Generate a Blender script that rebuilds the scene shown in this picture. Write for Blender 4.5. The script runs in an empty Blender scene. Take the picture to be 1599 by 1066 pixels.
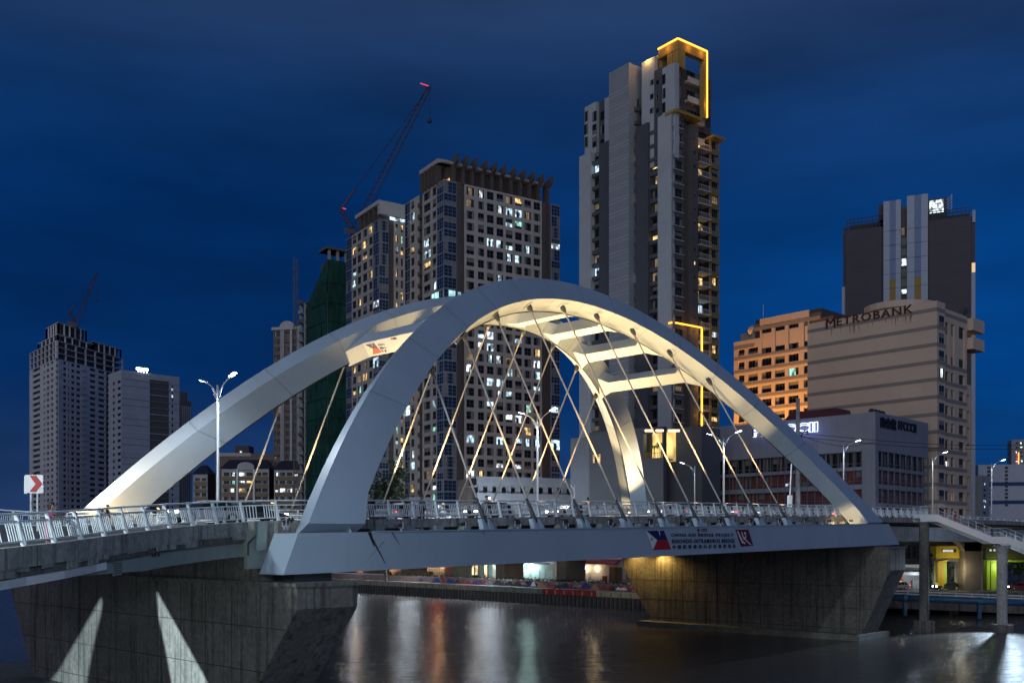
import bpy, bmesh, math, random
from mathutils import Vector, Matrix
RND = random.Random(11)
C = bpy.context.scene.collection
S = bpy.context.scene
# ------------------------------------------------------------------ camera
F, CX, HY, CZ = 1555.0, 799.5, 850.0, 11.0
cd = bpy.data.cameras.new('camera')
cam = bpy.data.objects.new('camera', cd); C.objects.link(cam)
cam.location = (0, 0, CZ); cam.rotation_euler = (math.radians(90), 0, 0)
cd.sensor_width = 36.0; cd.lens = F / 1599.0 * 36.0
cd.shift_y = (HY - 533.0) / 1599.0
cd.clip_start = 0.5; cd.clip_end = 6000
S.camera = cam
# ------------------------------------------------------------------ view
S.view_settings.view_transform = 'Standard'
S.view_settings.look = 'None'
S.view_settings.exposure = 0.0
S.view_settings.gamma = 1.0
S.view_settings.use_curve_mapping = False
S.cycles.max_bounces = 6; S.cycles.diffuse_bounces = 2; S.cycles.glossy_bounces = 3
S.cycles.transmission_bounces = 3; S.cycles.transparent_max_bounces = 6
S.cycles.sample_clamp_indirect = 4.0; S.cycles.sample_clamp_direct = 40.0
S.cycles.use_denoising = True
# ------------------------------------------------------------------ dusk sky
W = bpy.data.worlds.new('World'); S.world = W; W.use_nodes = True
nt = W.node_tree; nt.nodes.clear()
def nd(t, typ, **kw):
    n = t.nodes.new(typ)
    for k, v in kw.items(): setattr(n, k, v)
    return n
o = nd(nt, 'ShaderNodeOutputWorld'); bg = nd(nt, 'ShaderNodeBackground')
tc = nd(nt, 'ShaderNodeTexCoord'); sx = nd(nt, 'ShaderNodeSeparateXYZ')
nt.links.new(tc.outputs['Generated'], sx.inputs[0])
def ramp(t, stops):
    r = nd(t, 'ShaderNodeValToRGB'); e = r.color_ramp.elements
    while len(e) > 1: e.remove(e[-1])
    e[0].position = stops[0][0]; e[0].color = (*stops[0][1], 1)
    for p, c in stops[1:]:
        q = e.new(p); q.color = (*c, 1)
    return r
def mth(t, op, a, b=None, c=None, clamp=False):
    m = nd(t, 'ShaderNodeMath', operation=op); m.use_clamp = clamp
    for i, v in enumerate((a, b, c)):
        if v is None: continue
        if isinstance(v, (int, float)): m.inputs[i].default_value = v
        else: t.links.new(v, m.inputs[i])
    return m.outputs[0]
zl = mth(nt, 'ADD', mth(nt, 'MULTIPLY', sx.outputs[2], 0.5), 0.5)
rl = ramp(nt, [(0.0, (.010, .014, .03)), (.49, (.018, .036, .092)), (.52, (.012, .033, .098)), (.58, (.001, .021, .098)),
               (.66, (.001, .0235, .110)), (.70, (.004, .028, .108)), (.74, (.0155, .0385, .108)), (1.0, (.020, .038, .092))])
rr = ramp(nt, [(0.0, (.010, .014, .03)), (.49, (.010, .040, .125)), (.52, (.003, .040, .150)), (.58, (.0005, .042, .190)),
               (.64, (.001, .034, .150)), (.70, (.006, .032, .120)), (.74, (.0165, .0385, .106)), (1.0, (.020, .038, .092))])
nt.links.new(zl, rl.inputs[0]); nt.links.new(zl, rr.inputs[0])
xm = nd(nt, 'ShaderNodeMapRange'); xm.interpolation_type = 'SMOOTHSTEP'
xm.inputs['From Min'].default_value = -0.25; xm.inputs['From Max'].default_value = 0.5
nt.links.new(sx.outputs[0], xm.inputs['Value'])
mx = nd(nt, 'ShaderNodeMix', data_type='RGBA')
nt.links.new(xm.outputs[0], mx.inputs[0]); nt.links.new(rl.outputs[0], mx.inputs[6]); nt.links.new(rr.outputs[0], mx.inputs[7])
mp = nd(nt, 'ShaderNodeMapping'); mp.inputs['Scale'].default_value = (1.3, 1.3, 6.0); mp.inputs['Rotation'].default_value = (0.05, 0.16, 0)
nt.links.new(tc.outputs['Generated'], mp.inputs[0])
ns = nd(nt, 'ShaderNodeTexNoise'); ns.inputs['Scale'].default_value = 2.2; ns.inputs['Detail'].default_value = 5; ns.inputs['Roughness'].default_value = .5
nt.links.new(mp.outputs[0], ns.inputs['Vector'])
cl = nd(nt, 'ShaderNodeMapRange'); cl.inputs['From Min'].default_value = .30; cl.inputs['From Max'].default_value = .72
cl.inputs['To Min'].default_value = .74; cl.inputs['To Max'].default_value = 1.30
nt.links.new(ns.outputs[0], cl.inputs['Value'])
mm = nd(nt, 'ShaderNodeMix', data_type='RGBA', blend_type='MULTIPLY'); mm.inputs[0].default_value = 1
nt.links.new(mx.outputs[2], mm.inputs[6]); nt.links.new(cl.outputs[0], mm.inputs[7])
nt.links.new(mm.outputs[2], bg.inputs[0]); bg.inputs[1].default_value = 1.14
nt.links.new(bg.outputs[0], o.inputs[0])
# ------------------------------------------------------------------ soft glow of the lit city behind the camera
sd = bpy.data.lights.new('sun', 'SUN'); sd.energy = 0.92; sd.angle = math.radians(70); sd.color = (.93, .95, 1.0)
so = bpy.data.objects.new('sun', sd); C.objects.link(so)
so.rotation_euler = Vector((.26, .95, -.07)).to_track_quat('-Z', 'Y').to_euler()
# ------------------------------------------------------------------ helpers
def P(px, py, Y): return Vector(((px - CX) / F * Y, Y, CZ + (HY - py) / F * Y))
def zpx(py, Y): return CZ + (HY - py) / F * Y
LOC = {}                                   # object -> world location of its origin
class MB:
    def __init__(s): s.v = []; s.f = []; s.m = []; s.mi = 0; s.sm = False
    def add(s, vs, fs):
        b = len(s.v); s.v += [Vector(v) for v in vs]
        for f in fs: s.f.append(tuple(b + i for i in f)); s.m.append(s.mi)
    def hexa(s, c):      # 8 corners: bottom ring 0-3, top ring 4-7
        s.add(c, [(3, 2, 1, 0), (4, 5, 6, 7), (0, 1, 5, 4), (1, 2, 6, 5), (2, 3, 7, 6), (3, 0, 4, 7)])
    def box(s, x0, x1, y0, y1, z0, z1, fr=None):
        c = [(x0, y0, z0), (x1, y0, z0), (x1, y1, z0), (x0, y1, z0), (x0, y0, z1), (x1, y0, z1), (x1, y1, z1), (x0, y1, z1)]
        s.hexa([fr(*q) for q in c] if fr else c)
    def prism(s, poly, a, b):              # poly: list of points in 3D (bottom), a->b offset vectors
        n = len(poly); a = Vector(a); b = Vector(b)
        vs = [Vector(p) + a for p in poly] + [Vector(p) + b for p in poly]
        s.add(vs, [tuple(range(n - 1, -1, -1)), tuple(range(n, 2 * n))] + [(i, (i + 1) % n, n + (i + 1) % n, n + i) for i in range(n)])
    def tube(s, pts, r, n=8, caps=True):
        pts = [Vector(p) for p in pts]; rs = r if isinstance(r, (list, tuple)) else [r] * len(pts)
        rings = []; up = None
        for i, p in enumerate(pts):
            d = (pts[min(i + 1, len(pts) - 1)] - pts[max(i - 1, 0)]).normalized()
            if up is None:
                up = Vector((0, 0, 1)) if abs(d.z) < .95 else Vector((1, 0, 0))
            x = d.cross(up).normalized(); y = x.cross(d).normalized()
            rings.append([p + (x * math.cos(2 * math.pi * k / n) + y * math.sin(2 * math.pi * k / n)) * rs[i] for k in range(n)])
        b = [v for ring in rings for v in ring]; fs = []
        for i in range(len(pts) - 1):
            for k in range(n):
                fs.append((i * n + k, i * n + (k + 1) % n, (i + 1) * n + (k + 1) % n, (i + 1) * n + k))
        if caps: fs += [tuple(range(n - 1, -1, -1)), tuple(range((len(pts) - 1) * n, len(pts) * n))]
        s.add(b, fs)
    def bar(s, p, q, w, h=None, up=(0, 0, 1)):  # rectangular bar from p to q
        h = h or w; p = Vector(p); q = Vector(q); d = (q - p).normalized(); up = Vector(up)
        if abs(d.dot(up)) > .98: up = Vector((1, 0, 0))
        x = d.cross(up).normalized() * w / 2; y = x.cross(d).normalized() * h / 2
        s.hexa([p - x - y, p + x - y, q + x - y, q - x - y, p - x + y, p + x + y, q + x + y, q - x + y])
    def ball(s, c, r, n=8, m=5, sc=(1, 1, 1)):
        c = Vector(c); vs = []; fs = []
        for i in range(m + 1):
            t = math.pi * i / m
            for k in range(n):
                a = 2 * math.pi * k / n
                vs.append(c + Vector((math.sin(t) * math.cos(a) * sc[0], math.sin(t) * math.sin(a) * sc[1], math.cos(t) * sc[2])) * r)
        for i in range(m):
            for k in range(n): fs.append((i * n + k, (i + 1) * n + k, (i + 1) * n + (k + 1) % n, i * n + (k + 1) % n))
        s.add(vs, fs)
    def mesh(s, name, mats, off=Vector((0, 0, 0))):
        me = bpy.data.meshes.new(name)
        me.from_pydata([tuple(v - off) for v in s.v], [], s.f)
        for m in (mats if isinstance(mats, (list, tuple)) else [mats]): me.materials.append(m)
        me.polygons.foreach_set('material_index', s.m)
        if s.sm: me.polygons.foreach_set('use_smooth', [True] * len(s.f))
        me.update()
        return me
    def build(s, name, mats, parent=None, **kw):
        off = LOC.get(parent.name, Vector((0, 0, 0))) if parent else Vector((0, 0, 0))
        ob = bpy.data.objects.new(name, s.mesh(name, mats, off)); C.objects.link(ob)
        if parent: ob.parent = parent; LOC[ob.name] = off.copy()
        else: LOC[ob.name] = Vector((0, 0, 0))
        for k, v in kw.items(): ob[k] = v
        return ob
def thing(name, label, cat, loc=(0, 0, 0), group=None, rz=0):
    e = bpy.data.objects.new(name, None); C.objects.link(e); e.location = loc; e.rotation_euler = (0, 0, rz)
    e.empty_display_size = .1
    e['label'] = label; e['category'] = cat
    if group: e['group'] = group
    LOC[e.name] = Vector(loc); return e
def tag(o, label, cat, group=None):
    o['label'] = label; o['category'] = cat
    if group: o['group'] = group
    return o
def inst(name, mesh, parent, M):           # an object with shared mesh, world matrix M
    ob = bpy.data.objects.new(name, mesh); C.objects.link(ob)
    if parent:
        ob.parent = parent; M = Matrix.Translation(-LOC[parent.name]) @ M
    ob.matrix_basis = M
    return ob
def frame(O, ex, ey, ez):
    O = Vector(O); ex = Vector(ex); ey = Vector(ey); ez = Vector(ez)
    return lambda a, b, c: O + ex * a + ey * b + ez * c
def copy_tree(o, parent=None):
    c = o.copy(); C.objects.link(c)
    if parent: c.parent = parent
    for ch in [q for q in bpy.data.objects if q.parent == o]: copy_tree(ch, c)
    return c
# ------------------------------------------------------------------ materials
MATS = {}
def mat(name, col, rough=.6, metal=0, var=.12, scale=.6, streak=0, stcol=None, bump=0, bscale=8, spec=.4, fine=0, grid=None):
    if name in MATS: return MATS[name]
    m = bpy.data.materials.new(name); m.use_nodes = True; t = m.node_tree; b = t.nodes['Principled BSDF']; MATS[name] = m
    b.inputs['Roughness'].default_value = rough; b.inputs['Metallic'].default_value = metal
    b.inputs['Specular IOR Level'].default_value = spec
    g = nd(t, 'ShaderNodeNewGeometry'); pos = g.outputs['Position']
    n1 = nd(t, 'ShaderNodeTexNoise'); n1.inputs['Scale'].default_value = scale; n1.inputs['Detail'].default_value = 6; n1.inputs['Roughness'].default_value = .62
    t.links.new(pos, n1.inputs['Vector'])
    mr = nd(t, 'ShaderNodeMapRange'); mr.inputs['From Min'].default_value = .28; mr.inputs['From Max'].default_value = .72
    mr.inputs['To Min'].default_value = 1 - var; mr.inputs['To Max'].default_value = 1 + var * .8
    t.links.new(n1.outputs[0], mr.inputs['Value'])
    mix = nd(t, 'ShaderNodeMix', data_type='RGBA', blend_type='MULTIPLY'); mix.inputs[0].default_value = 1
    mix.inputs[6].default_value = (*col, 1); t.links.new(mr.outputs[0], mix.inputs[7]); out = mix.outputs[2]
    if streak:
        mp = nd(t, 'ShaderNodeMapping'); mp.inputs['Scale'].default_value = (2.2, 2.2, .09); t.links.new(pos, mp.inputs[0])
        n2 = nd(t, 'ShaderNodeTexNoise'); n2.inputs['Scale'].default_value = 1.0; n2.inputs['Detail'].default_value = 7; n2.inputs['Roughness'].default_value = .7
        t.links.new(mp.outputs[0], n2.inputs['Vector'])
        r2 = nd(t, 'ShaderNodeMapRange'); r2.inputs['From Min'].default_value = .50; r2.inputs['From Max'].default_value = .68
        r2.inputs['To Min'].default_value = 0; r2.inputs['To Max'].default_value = streak; t.links.new(n2.outputs[0], r2.inputs['Value'])
        m2 = nd(t, 'ShaderNodeMix', data_type='RGBA'); t.links.new(r2.outputs[0], m2.inputs[0]); t.links.new(out, m2.inputs[6])
        m2.inputs[7].default_value = (*(stcol or tuple(c * .3 for c in col)), 1); out = m2.outputs[2]
    if fine:
        n3 = nd(t, 'ShaderNodeTexNoise'); n3.inputs['Scale'].default_value = fine; n3.inputs['Detail'].default_value = 4
        t.links.new(pos, n3.inputs['Vector'])
        r3 = nd(t, 'ShaderNodeMapRange'); r3.inputs['From Min'].default_value = .3; r3.inputs['From Max'].default_value = .7
        r3.inputs['To Min'].default_value = .72; r3.inputs['To Max'].default_value = 1.2; t.links.new(n3.outputs[0], r3.inputs['Value'])
        m3 = nd(t, 'ShaderNodeMix', data_type='RGBA', blend_type='MULTIPLY'); m3.inputs[0].default_value = 1
        t.links.new(out, m3.inputs[6]); t.links.new(r3.outputs[0], m3.inputs[7]); out = m3.outputs[2]
    t.links.new(out, b.inputs['Base Color'])
    if bump:
        n4 = nd(t, 'ShaderNodeTexNoise'); n4.inputs['Scale'].default_value = bscale; n4.inputs['Detail'].default_value = 5
        t.links.new(pos, n4.inputs['Vector'])
        bp = nd(t, 'ShaderNodeBump'); bp.inputs['Strength'].default_value = bump; bp.inputs['Distance'].default_value = .05
        t.links.new(n4.outputs[0], bp.inputs['Height']); t.links.new(bp.outputs[0], b.inputs['Normal'])
    return m
def emis(name, col, st, var=0, scale=1.2):
    if name in MATS: return MATS[name]
    m = bpy.data.materials.new(name); m.use_nodes = True; t = m.node_tree; b = t.nodes['Principled BSDF']; MATS[name] = m
    b.inputs['Base Color'].default_value = (*[c * .3 for c in col], 1); b.inputs['Emission Color'].default_value = (*col, 1)
    b.inputs['Emission Strength'].default_value = st; b.inputs['Roughness'].default_value = .5
    if var:
        g = nd(t, 'ShaderNodeNewGeometry'); v = nd(t, 'ShaderNodeTexNoise'); v.inputs['Scale'].default_value = scale; v.inputs['Detail'].default_value = 1
        mp = nd(t, 'ShaderNodeMapping'); mp.inputs['Scale'].default_value = (1, 1, .55); t.links.new(g.outputs['Position'], mp.inputs[0]); t.links.new(mp.outputs[0], v.inputs['Vector'])
        r = nd(t, 'ShaderNodeMapRange'); r.inputs['From Min'].default_value = .38; r.inputs['From Max'].default_value = .62
        r.inputs['To Min'].default_value = st * (1 - var); r.inputs['To Max'].default_value = st * (1 + var * .6)
        t.links.new(v.outputs[0], r.inputs['Value']); t.links.new(r.outputs[0], b.inputs['Emission Strength'])
    return m
def lamp(name, loc, energy, col, kind='POINT', aim=None, angle=60, blend=.5, size=.15, parent=None):
    l = bpy.data.lights.new(name, kind); l.energy = energy; l.color = col; l.shadow_soft_size = size
    if kind == 'SPOT': l.spot_size = math.radians(angle); l.spot_blend = blend
    ob = bpy.data.objects.new(name, l); C.objects.link(ob); loc = Vector(loc)
    q = (Vector(aim) - loc).to_track_quat('-Z', 'Y') if aim is not None else Vector((0, 0, -1)).to_track_quat('-Z', 'Y')
    M = Matrix.Translation(loc) @ q.to_matrix().to_4x4()
    if parent: ob.parent = parent; M = Matrix.Translation(-LOC[parent.name]) @ M
    ob.matrix_basis = M
    return ob
def text_mesh(txt, w, h, mat_, ex=.05, bold=0.0, gap=1.0):
    cu = bpy.data.curves.new('lettering', 'FONT'); cu.body = txt; cu.size = 1; cu.extrude = .02; cu.offset = bold; cu.resolution_u = 2; cu.space_character = gap
    ob = bpy.data.objects.new('lettering', cu); C.objects.link(ob)
    dg = bpy.context.evaluated_depsgraph_get(); dg.update()
    me = bpy.data.meshes.new_from_object(ob.evaluated_get(dg))
    bpy.data.objects.remove(ob); bpy.data.curves.remove(cu)
    xs = [v.co.x for v in me.vertices]; ys = [v.co.y for v in me.vertices]
    if not xs: return me
    x0, x1, y0, y1 = min(xs), max(xs), min(ys), max(ys)
    for v in me.vertices:
        v.co.x = (v.co.x - x0) / (x1 - x0) * w; v.co.y = (v.co.y - y0) / (y1 - y0) * h; v.co.z = v.co.z / .02 * ex
    me.materials.clear(); me.materials.append(mat_)
    return me
def axes_matrix(O, x, y, z):
    return Matrix((( x[0], y[0], z[0], O[0]), (x[1], y[1], z[1], O[1]), (x[2], y[2], z[2], O[2]), (0, 0, 0, 1)))
# ================================================================== palette
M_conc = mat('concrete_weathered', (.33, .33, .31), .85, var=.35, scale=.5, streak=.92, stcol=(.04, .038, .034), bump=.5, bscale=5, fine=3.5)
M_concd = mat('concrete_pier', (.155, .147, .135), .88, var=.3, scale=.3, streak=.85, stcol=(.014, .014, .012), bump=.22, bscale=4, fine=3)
M_conc2 = mat('concrete_pale', (.36, .36, .35), .85, var=.2, scale=.4, streak=.35, bump=.3, bscale=6, fine=4)
M_steel = mat('white_painted_steel', (.37, .455, .54), .42, var=.09, scale=.22, streak=.2, stcol=(.30, .36, .42), spec=.45)
M_rail = mat('railing_paint', (.66, .72, .74), .45, var=.08, scale=1.5)
M_girder = mat('grey_green_steel', (.26, .31, .30), .5, var=.12, scale=.5, streak=.3)
M_dark = mat('dark_metal', (.03, .032, .036), .5, var=.1)
M_sleeve = mat('cable_sleeve', (.06, .07, .085), .4, var=.1)
M_cable = mat('cable_sheath', (.68, .64, .56), .35, var=.03, spec=.6)
M_galv = mat('galvanised_steel', (.55, .57, .60), .38, metal=.3, var=.06)
M_asphalt = mat('asphalt', (.05, .05, .052), .8, var=.2, scale=2, bump=.3, bscale=30)
M_black = mat('black_lettering', (.012, .012, .016), .5, var=0)
M_navy = mat('navy_print', (.012, .018, .10), .45, var=.05)
M_red = mat('red_print', (.42, .012, .014), .45, var=.05)
M_maroon = mat('maroon_print', (.13, .008, .016), .45, var=.05)
M_white = mat('white_paint', (.78, .78, .78), .5, var=.04)
M_lamp = emis('led_lamp_glow', (.82, .92, 1.0), 60)
M_lampw = emis('warm_lamp_glow', (1.0, .72, .36), 25)
# ================================================================== bridge frame
TH = 0.7598
BD = Vector((math.sin(TH), math.cos(TH), 0)); BN = Vector((-math.cos(TH), math.sin(TH), 0))
B0 = Vector((-9.595, 60.0, 11.9725)); UZ = Vector((0, 0, 1))
def br(u, v, z=0): return B0 + BD * u + BN * v + UZ * (z + .0175 * u)
def zd(u):                                   # top of the deck edge, above the girder top line
    return .58 + .0138 * u - .000113 * u * u
def gt(u): return -.22 + .004 * u             # top line of the tie girder
LEAN = .5685; WID = 35.28; UC = 36.86
def arch(side, u, h, dep=0):                 # side 0 near, 1 far; dep: depth of the box towards the deck
    s = 1 if side == 0 else -1
    nb = (BN * s - UZ * LEAN).normalized()
    base = br(u, 0 if side == 0 else WID, 0)
    return base + (BN * (LEAN * s) + UZ) * h + nb * dep
def r_out(x): return 23.395 + 4.338 * x**2 + .4687 * x**4 + .2162 * x**6
def r_in(x): return 21.388 + 3.701 * x**2 + .489 * x**4 + .2108 * x**6
def prof(x, r): return UC - math.sin(x) * r, math.cos(x) * r
BR = thing('arch_bridge', 'white basket handle arch bridge over the river, lit cream from below', 'bridge', tuple(br(36, 16, 0)))
DEP = 1.784
for side in (0, 1):
    mb = MB(); N = 56; ring = []
    for i in range(N + 1):
        x = (math.pi / 2 - .008) * (1 - 2 * i / N)
        a, b = prof(x, r_out(x)); c, d = prof(x, r_in(x))
        k = min(1, max(0, (2.6 - min(b, d)) / 2.6)); c += (1 if x > 0 else -1) * k * k * .8   # fillet at the springing
        ring.append([arch(side, a, max(b, -.3), 0), arch(side, a, max(b, -.3), DEP), arch(side, c, max(d, -.3), DEP), arch(side, c, max(d, -.3), 0)])
    vs = [p for r in ring for p in r]; fs = []
    for i in range(N):
        for k in range(4): fs.append((4 * i + k, 4 * i + (k + 1) % 4, 4 * i + 4 + (k + 1) % 4, 4 * i + 4 + k))
    fs += [(3, 2, 1, 0), tuple(4 * N + k for k in range(4))]
    mb.add(vs, fs if side == 0 else [tuple(reversed(f)) for f in fs])
    mb.build('arch_rib', M_steel, BR)
    for x_ in [1.28 - .213 * i for i in range(13)]:     # weld seams round the box
        sm = MB(); dx_ = .0022
        c4 = [[arch(side, *prof(x_ + q, r_out(x_ + q) + .018), -.018), arch(side, *prof(x_ + q, r_out(x_ + q) + .018), DEP + .018), arch(side, *prof(x_ + q, r_in(x_ + q) - .018), DEP + .018), arch(side, *prof(x_ + q, r_in(x_ + q) - .018), -.018)] for q in (-dx_, dx_)]
        sm.add(c4[0] + c4[1], [(k, (k + 1) % 4, 4 + (k + 1) % 4, 4 + k) for k in range(4)]); sm.build('weld_seam', mat('seam_paint', (.29, .35, .41), .5, var=.15, scale=2), BR)
    ch = MB(); ch.tube([arch(side, *(lambda q: (q[0], q[1]))(prof(x_, r_in(x_) - .03)), DEP + .02) for x_ in [1.42 * (1 - 2 * i / 40) for i in range(41)]], .055, 5); ch.build('edge_tube', M_dark, BR)  # thin dark tube along the lower inner edge of the rib
    # box-shaped tie girder: sloping ends
    s = 1 if side == 0 else -1; v0 = 0 if side == 0 else WID
    g = MB(); e = .012
    def gp(u, v, z): return br(u, v0 + s * v, z)
    ca = [gp(-4.9, -e, -2.6), gp(81.0, -e, -2.36), gp(81.0, 2.45, -2.36), gp(-4.9, 2.45, -2.6), gp(-3.9, -e, gt(-4)), gp(77.9, -e, gt(78)), gp(77.9, 2.45, gt(78)), gp(-3.9, 2.45, gt(-4))]
    g.hexa(ca); g.build('tie_girder', M_steel, BR)
    tr = MB(); tr.bar(gp(1.5, -.03, gt(0) + .03), gp(72.5, -.03, gt(72) + .03), .1, .07); tr.build('girder_lip', M_steel, BR)
# cross beams between the ribs, their box turned with the arch
def fw(u):                                   # rib section at u: normal direction and radii, on the leaned plane
    x = math.asin(max(-1, min(1, (UC - u) / 23.0)))
    for _ in range(20): x = math.asin(max(-1, min(1, (UC - u) / (.5 * (r_out(x) + r_in(x))))))
    return x
for k in range(7):
    uc = 36.9 + 5.9 * (k - 3) + (-.3 if k == 0 else 0)
    mb = MB(); st = []
    for (t, wd) in ((0, 1.6), (.05, 1.2), (.13, .68), (.87, .68), (.95, 1.2), (1, 1.6)):
        skew = 0 * (1 - t)                # near end lies a little towards the near bank
        u = uc + skew; x = fw(u); xm_ = x
        ro, ri = r_out(x), r_in(x)
        sec = []
        for (dx, rr_) in ((+wd, ri + .12), (-wd, ri + .12), (-wd, ri + .12 + (1.5 if k == 0 else 1.12)), (+wd, ri + .12 + (1.5 if k == 0 else 1.12))):
            a, b = prof(x, rr_); tu, tv = -math.cos(x), -math.sin(x)   # tangent towards -u
            uu = a + tu * dx; hh = b + tv * dx
            A = arch(0, uu, hh, DEP - .05); B = arch(1, uu, hh, DEP - .05)
            sec.append(A.lerp(B, t))
        st.append(sec)
    vs = [p for r in st for p in r]; fs = []
    for i in range(len(st) - 1):
        for q in range(4): fs.append((4 * i + q, 4 * i + (q + 1) % 4, 4 * i + 4 + (q + 1) % 4, 4 * i + 4 + q))
    fs += [(3, 2, 1, 0), tuple(4 * (len(st) - 1) + q for q in range(4))]
    mb.add(vs, fs); mb.build('cross_beam', M_steel, BR)
    if k == 0:
        a = st[2]; b = st[3]; SB = (a[0], a[3], b[0], b[3])   # -tangent face: near low, near high, far low, far high
# hangers
feet = [6.95, 12.5, 17.8, 23.3, 28.8, 34.2, 39.5, 45.0, 50.4, 55.9, 61.3, 66.6]
topu = feet
for side in (0, 1):
    s = 1 if side == 0 else -1; v0 = 0 if side == 0 else WID
    for uf, ut in zip(feet, topu):
        x = fw(ut)
        a, b = prof(x, r_in(x))
        top = arch(side, a, b, DEP * .5); foot = br(uf, v0 + s * 1.0, gt(uf) + .05)
        d = (top - foot).normalized()
        mb = MB(); mb.sm = True; mb.tube([foot + d * 1.9, top], .075 if side == 0 else .085, 7); cb = mb.build('hanger_cable', M_cable, BR)
        sl = MB(); sl.sm = True; sl.tube([foot + d * .55, foot + d * 1.7, foot + d * 2.6], [.17, .15, .09], 8); sl.build('sleeve', M_sleeve, cb)
        fk = MB()
        for q in (-1, 1):
            p0 = br(uf + q * .30, v0 + s * 1.0, gt(uf))
            fk.prism([p0 + BD * -.26, p0 + BD * .26, p0 + BD * .10 + d * .9, p0 - BD * .10 + d * .9], BN * -.22, BN * .22)
        fk.build('anchor_fork', M_steel, cb)
        sk = MB(); sk.sm = True; sk.tube([top + d * .1, top - d * .35, top - d * .8], [.24, .26, .12], 8); sk.build('socket', M_sleeve, cb)
        pl = MB(); tg = Vector((0, 0, 0)); 
        tv = (arch(side, a + math.cos(x) * .55, b + math.sin(x) * .55, DEP * .5) - top)
        nbv = (arch(side, a, b, 1) - arch(side, a, b, 0))
        c0 = top - (arch(side, *prof(x, r_in(x) + 1), 0) - arch(side, a, b, 0)) * .02
        pl.prism([c0 - tv - nbv * .42, c0 + tv - nbv * .42, c0 + tv + nbv * .42, c0 - tv + nbv * .42], d * -.03, d * .02); pl.build('collar_plate', M_steel, cb)
# name panel on the near girder
def sign_panel(O, xr, up, out, scale, parent, sv=None):
    """O lower-left corner; unit vectors; scale metres of text-block height (3 rows)."""
    def put(txt, x, y, w, h, m, b=.012):
        me = text_mesh(txt, w, h, m, .012, b, 1.22)
        inst('lettering', me, parent, axes_matrix(O + xr * x + up * (y * kv) + out * .03, xr, up * kv, out))
    s = scale; sv = sv or s; up0 = up; upn = up; kv = sv / s
    put('CHINA AID BRIDGE PROJECT', 2.85 * s, 1.05 * s, 7.5 * s, .42 * s, M_black)
    put('BINONDO-INTRAMUROS BRIDGE', 2.95 * s, .48 * s, 7.6 * s, .42 * s, M_black)
    put('中 国 援 菲 律 宾 马 尼 拉 桥 梁 项 目', 3.0 * s, -.08 * s, 7.6 * s, .40 * s, M_black, .012)
    put('CHINA AID', 6.35 * s, 1.62 * s, .75 * s, .10 * s, M_maroon, .004); put('中国援助', 6.35 * s, 1.78 * s, .7 * s, .14 * s, M_maroon, .004)
    fl = lambda x, y: O + xr * (x * s) + up * (y * sv)
    def poly(name, pts, m, o=.02):
        mb = MB(); mb.prism([fl(*p) for p in pts], out * (o - .015), out * o); mb.build(name, m, parent)
    poly('flag_panel', [(.2, 1.75), (2.05, 1.75), (2.45, .85), (1.35, .85)], M_navy)
    poly('flag_panel', [(1.35, .84), (2.45, .84), (2.85, -.1), (.9, -.1)], M_red)
    poly('flag_panel', [(.15, 1.7), (1.28, .85), (.85, .0), (.6, .75)], M_white, .014)
    mb = MB(); sun = [fl(.72 + .2 * math.cos(q * math.pi / 8) * (1 if q % 2 else .5), .95 + .2 * math.sin(q * math.pi / 8) * (1 if q % 2 else .5)) for q in range(16)]
    mb.prism(sun, out * .016, out * .024); mb.build('flag_sun', mat('gold_print', (.5, .36, .05), .5), parent)
    poly('flag_panel', [(1.45, 1.75), (1.53, 1.75), (1.66, 1.3), (1.6, 1.3)], M_white, .027)
    for (q, ln) in ((0, .24), (math.pi / 2, .3), (math.pi / 4, .14), (-math.pi / 4, .14)):
        mb = MB(); c = fl(6.05, 1.76); dd = (xr * math.cos(q) + up * math.sin(q)); nn = (up * math.cos(q) - xr * math.sin(q))
        mb.prism([c - dd * ln * s, c - nn * .05 * s, c + dd * ln * s, c + nn * .05 * s], out * .005, out * .02); mb.build('aid_emblem', M_maroon, parent)
    poly('ribbon_panel', [(10.75, 1.75), (12.5, 1.75), (13.2, -.02), (11.5, -.1)], M_maroon)
    for pts in ([(10.95, 1.6), (11.1, 1.6), (11.75, .5), (12.1, .3), (12.0, .18), (11.6, .35)], [(11.9, 1.5), (12.15, 1.45), (12.2, .9), (12.05, .75), (12.9, .1), (12.8, .05), (11.85, .75), (12.0, .95)],
                [(11.5, 1.5), (11.62, 1.5), (11.95, .75), (11.85, .7)]):
        poly('ribbon', pts, M_white, .03)
    poly('ribbon', [(12.0, 1.35), (12.1, 1.3), (12.1, .95), (11.95, 1.0)], M_navy, .033)
up_g = UZ; GX = (br(60, 0, 0) - br(30, 0, 0)).normalized()
sign_panel(br(29.7, -.012, -1.86), GX, UZ, -BN, 1.31, BR, .86)
# name panel on the lowest cross beam
na, nb_, fa, fb = SB
xr = (na - fa).normalized(); upv = (fb - fa).normalized(); outv = xr.cross(upv).normalized()
sign_panel(fa + upv * .28 + xr * .1, xr, upv, outv, .62, BR, .60)
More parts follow.
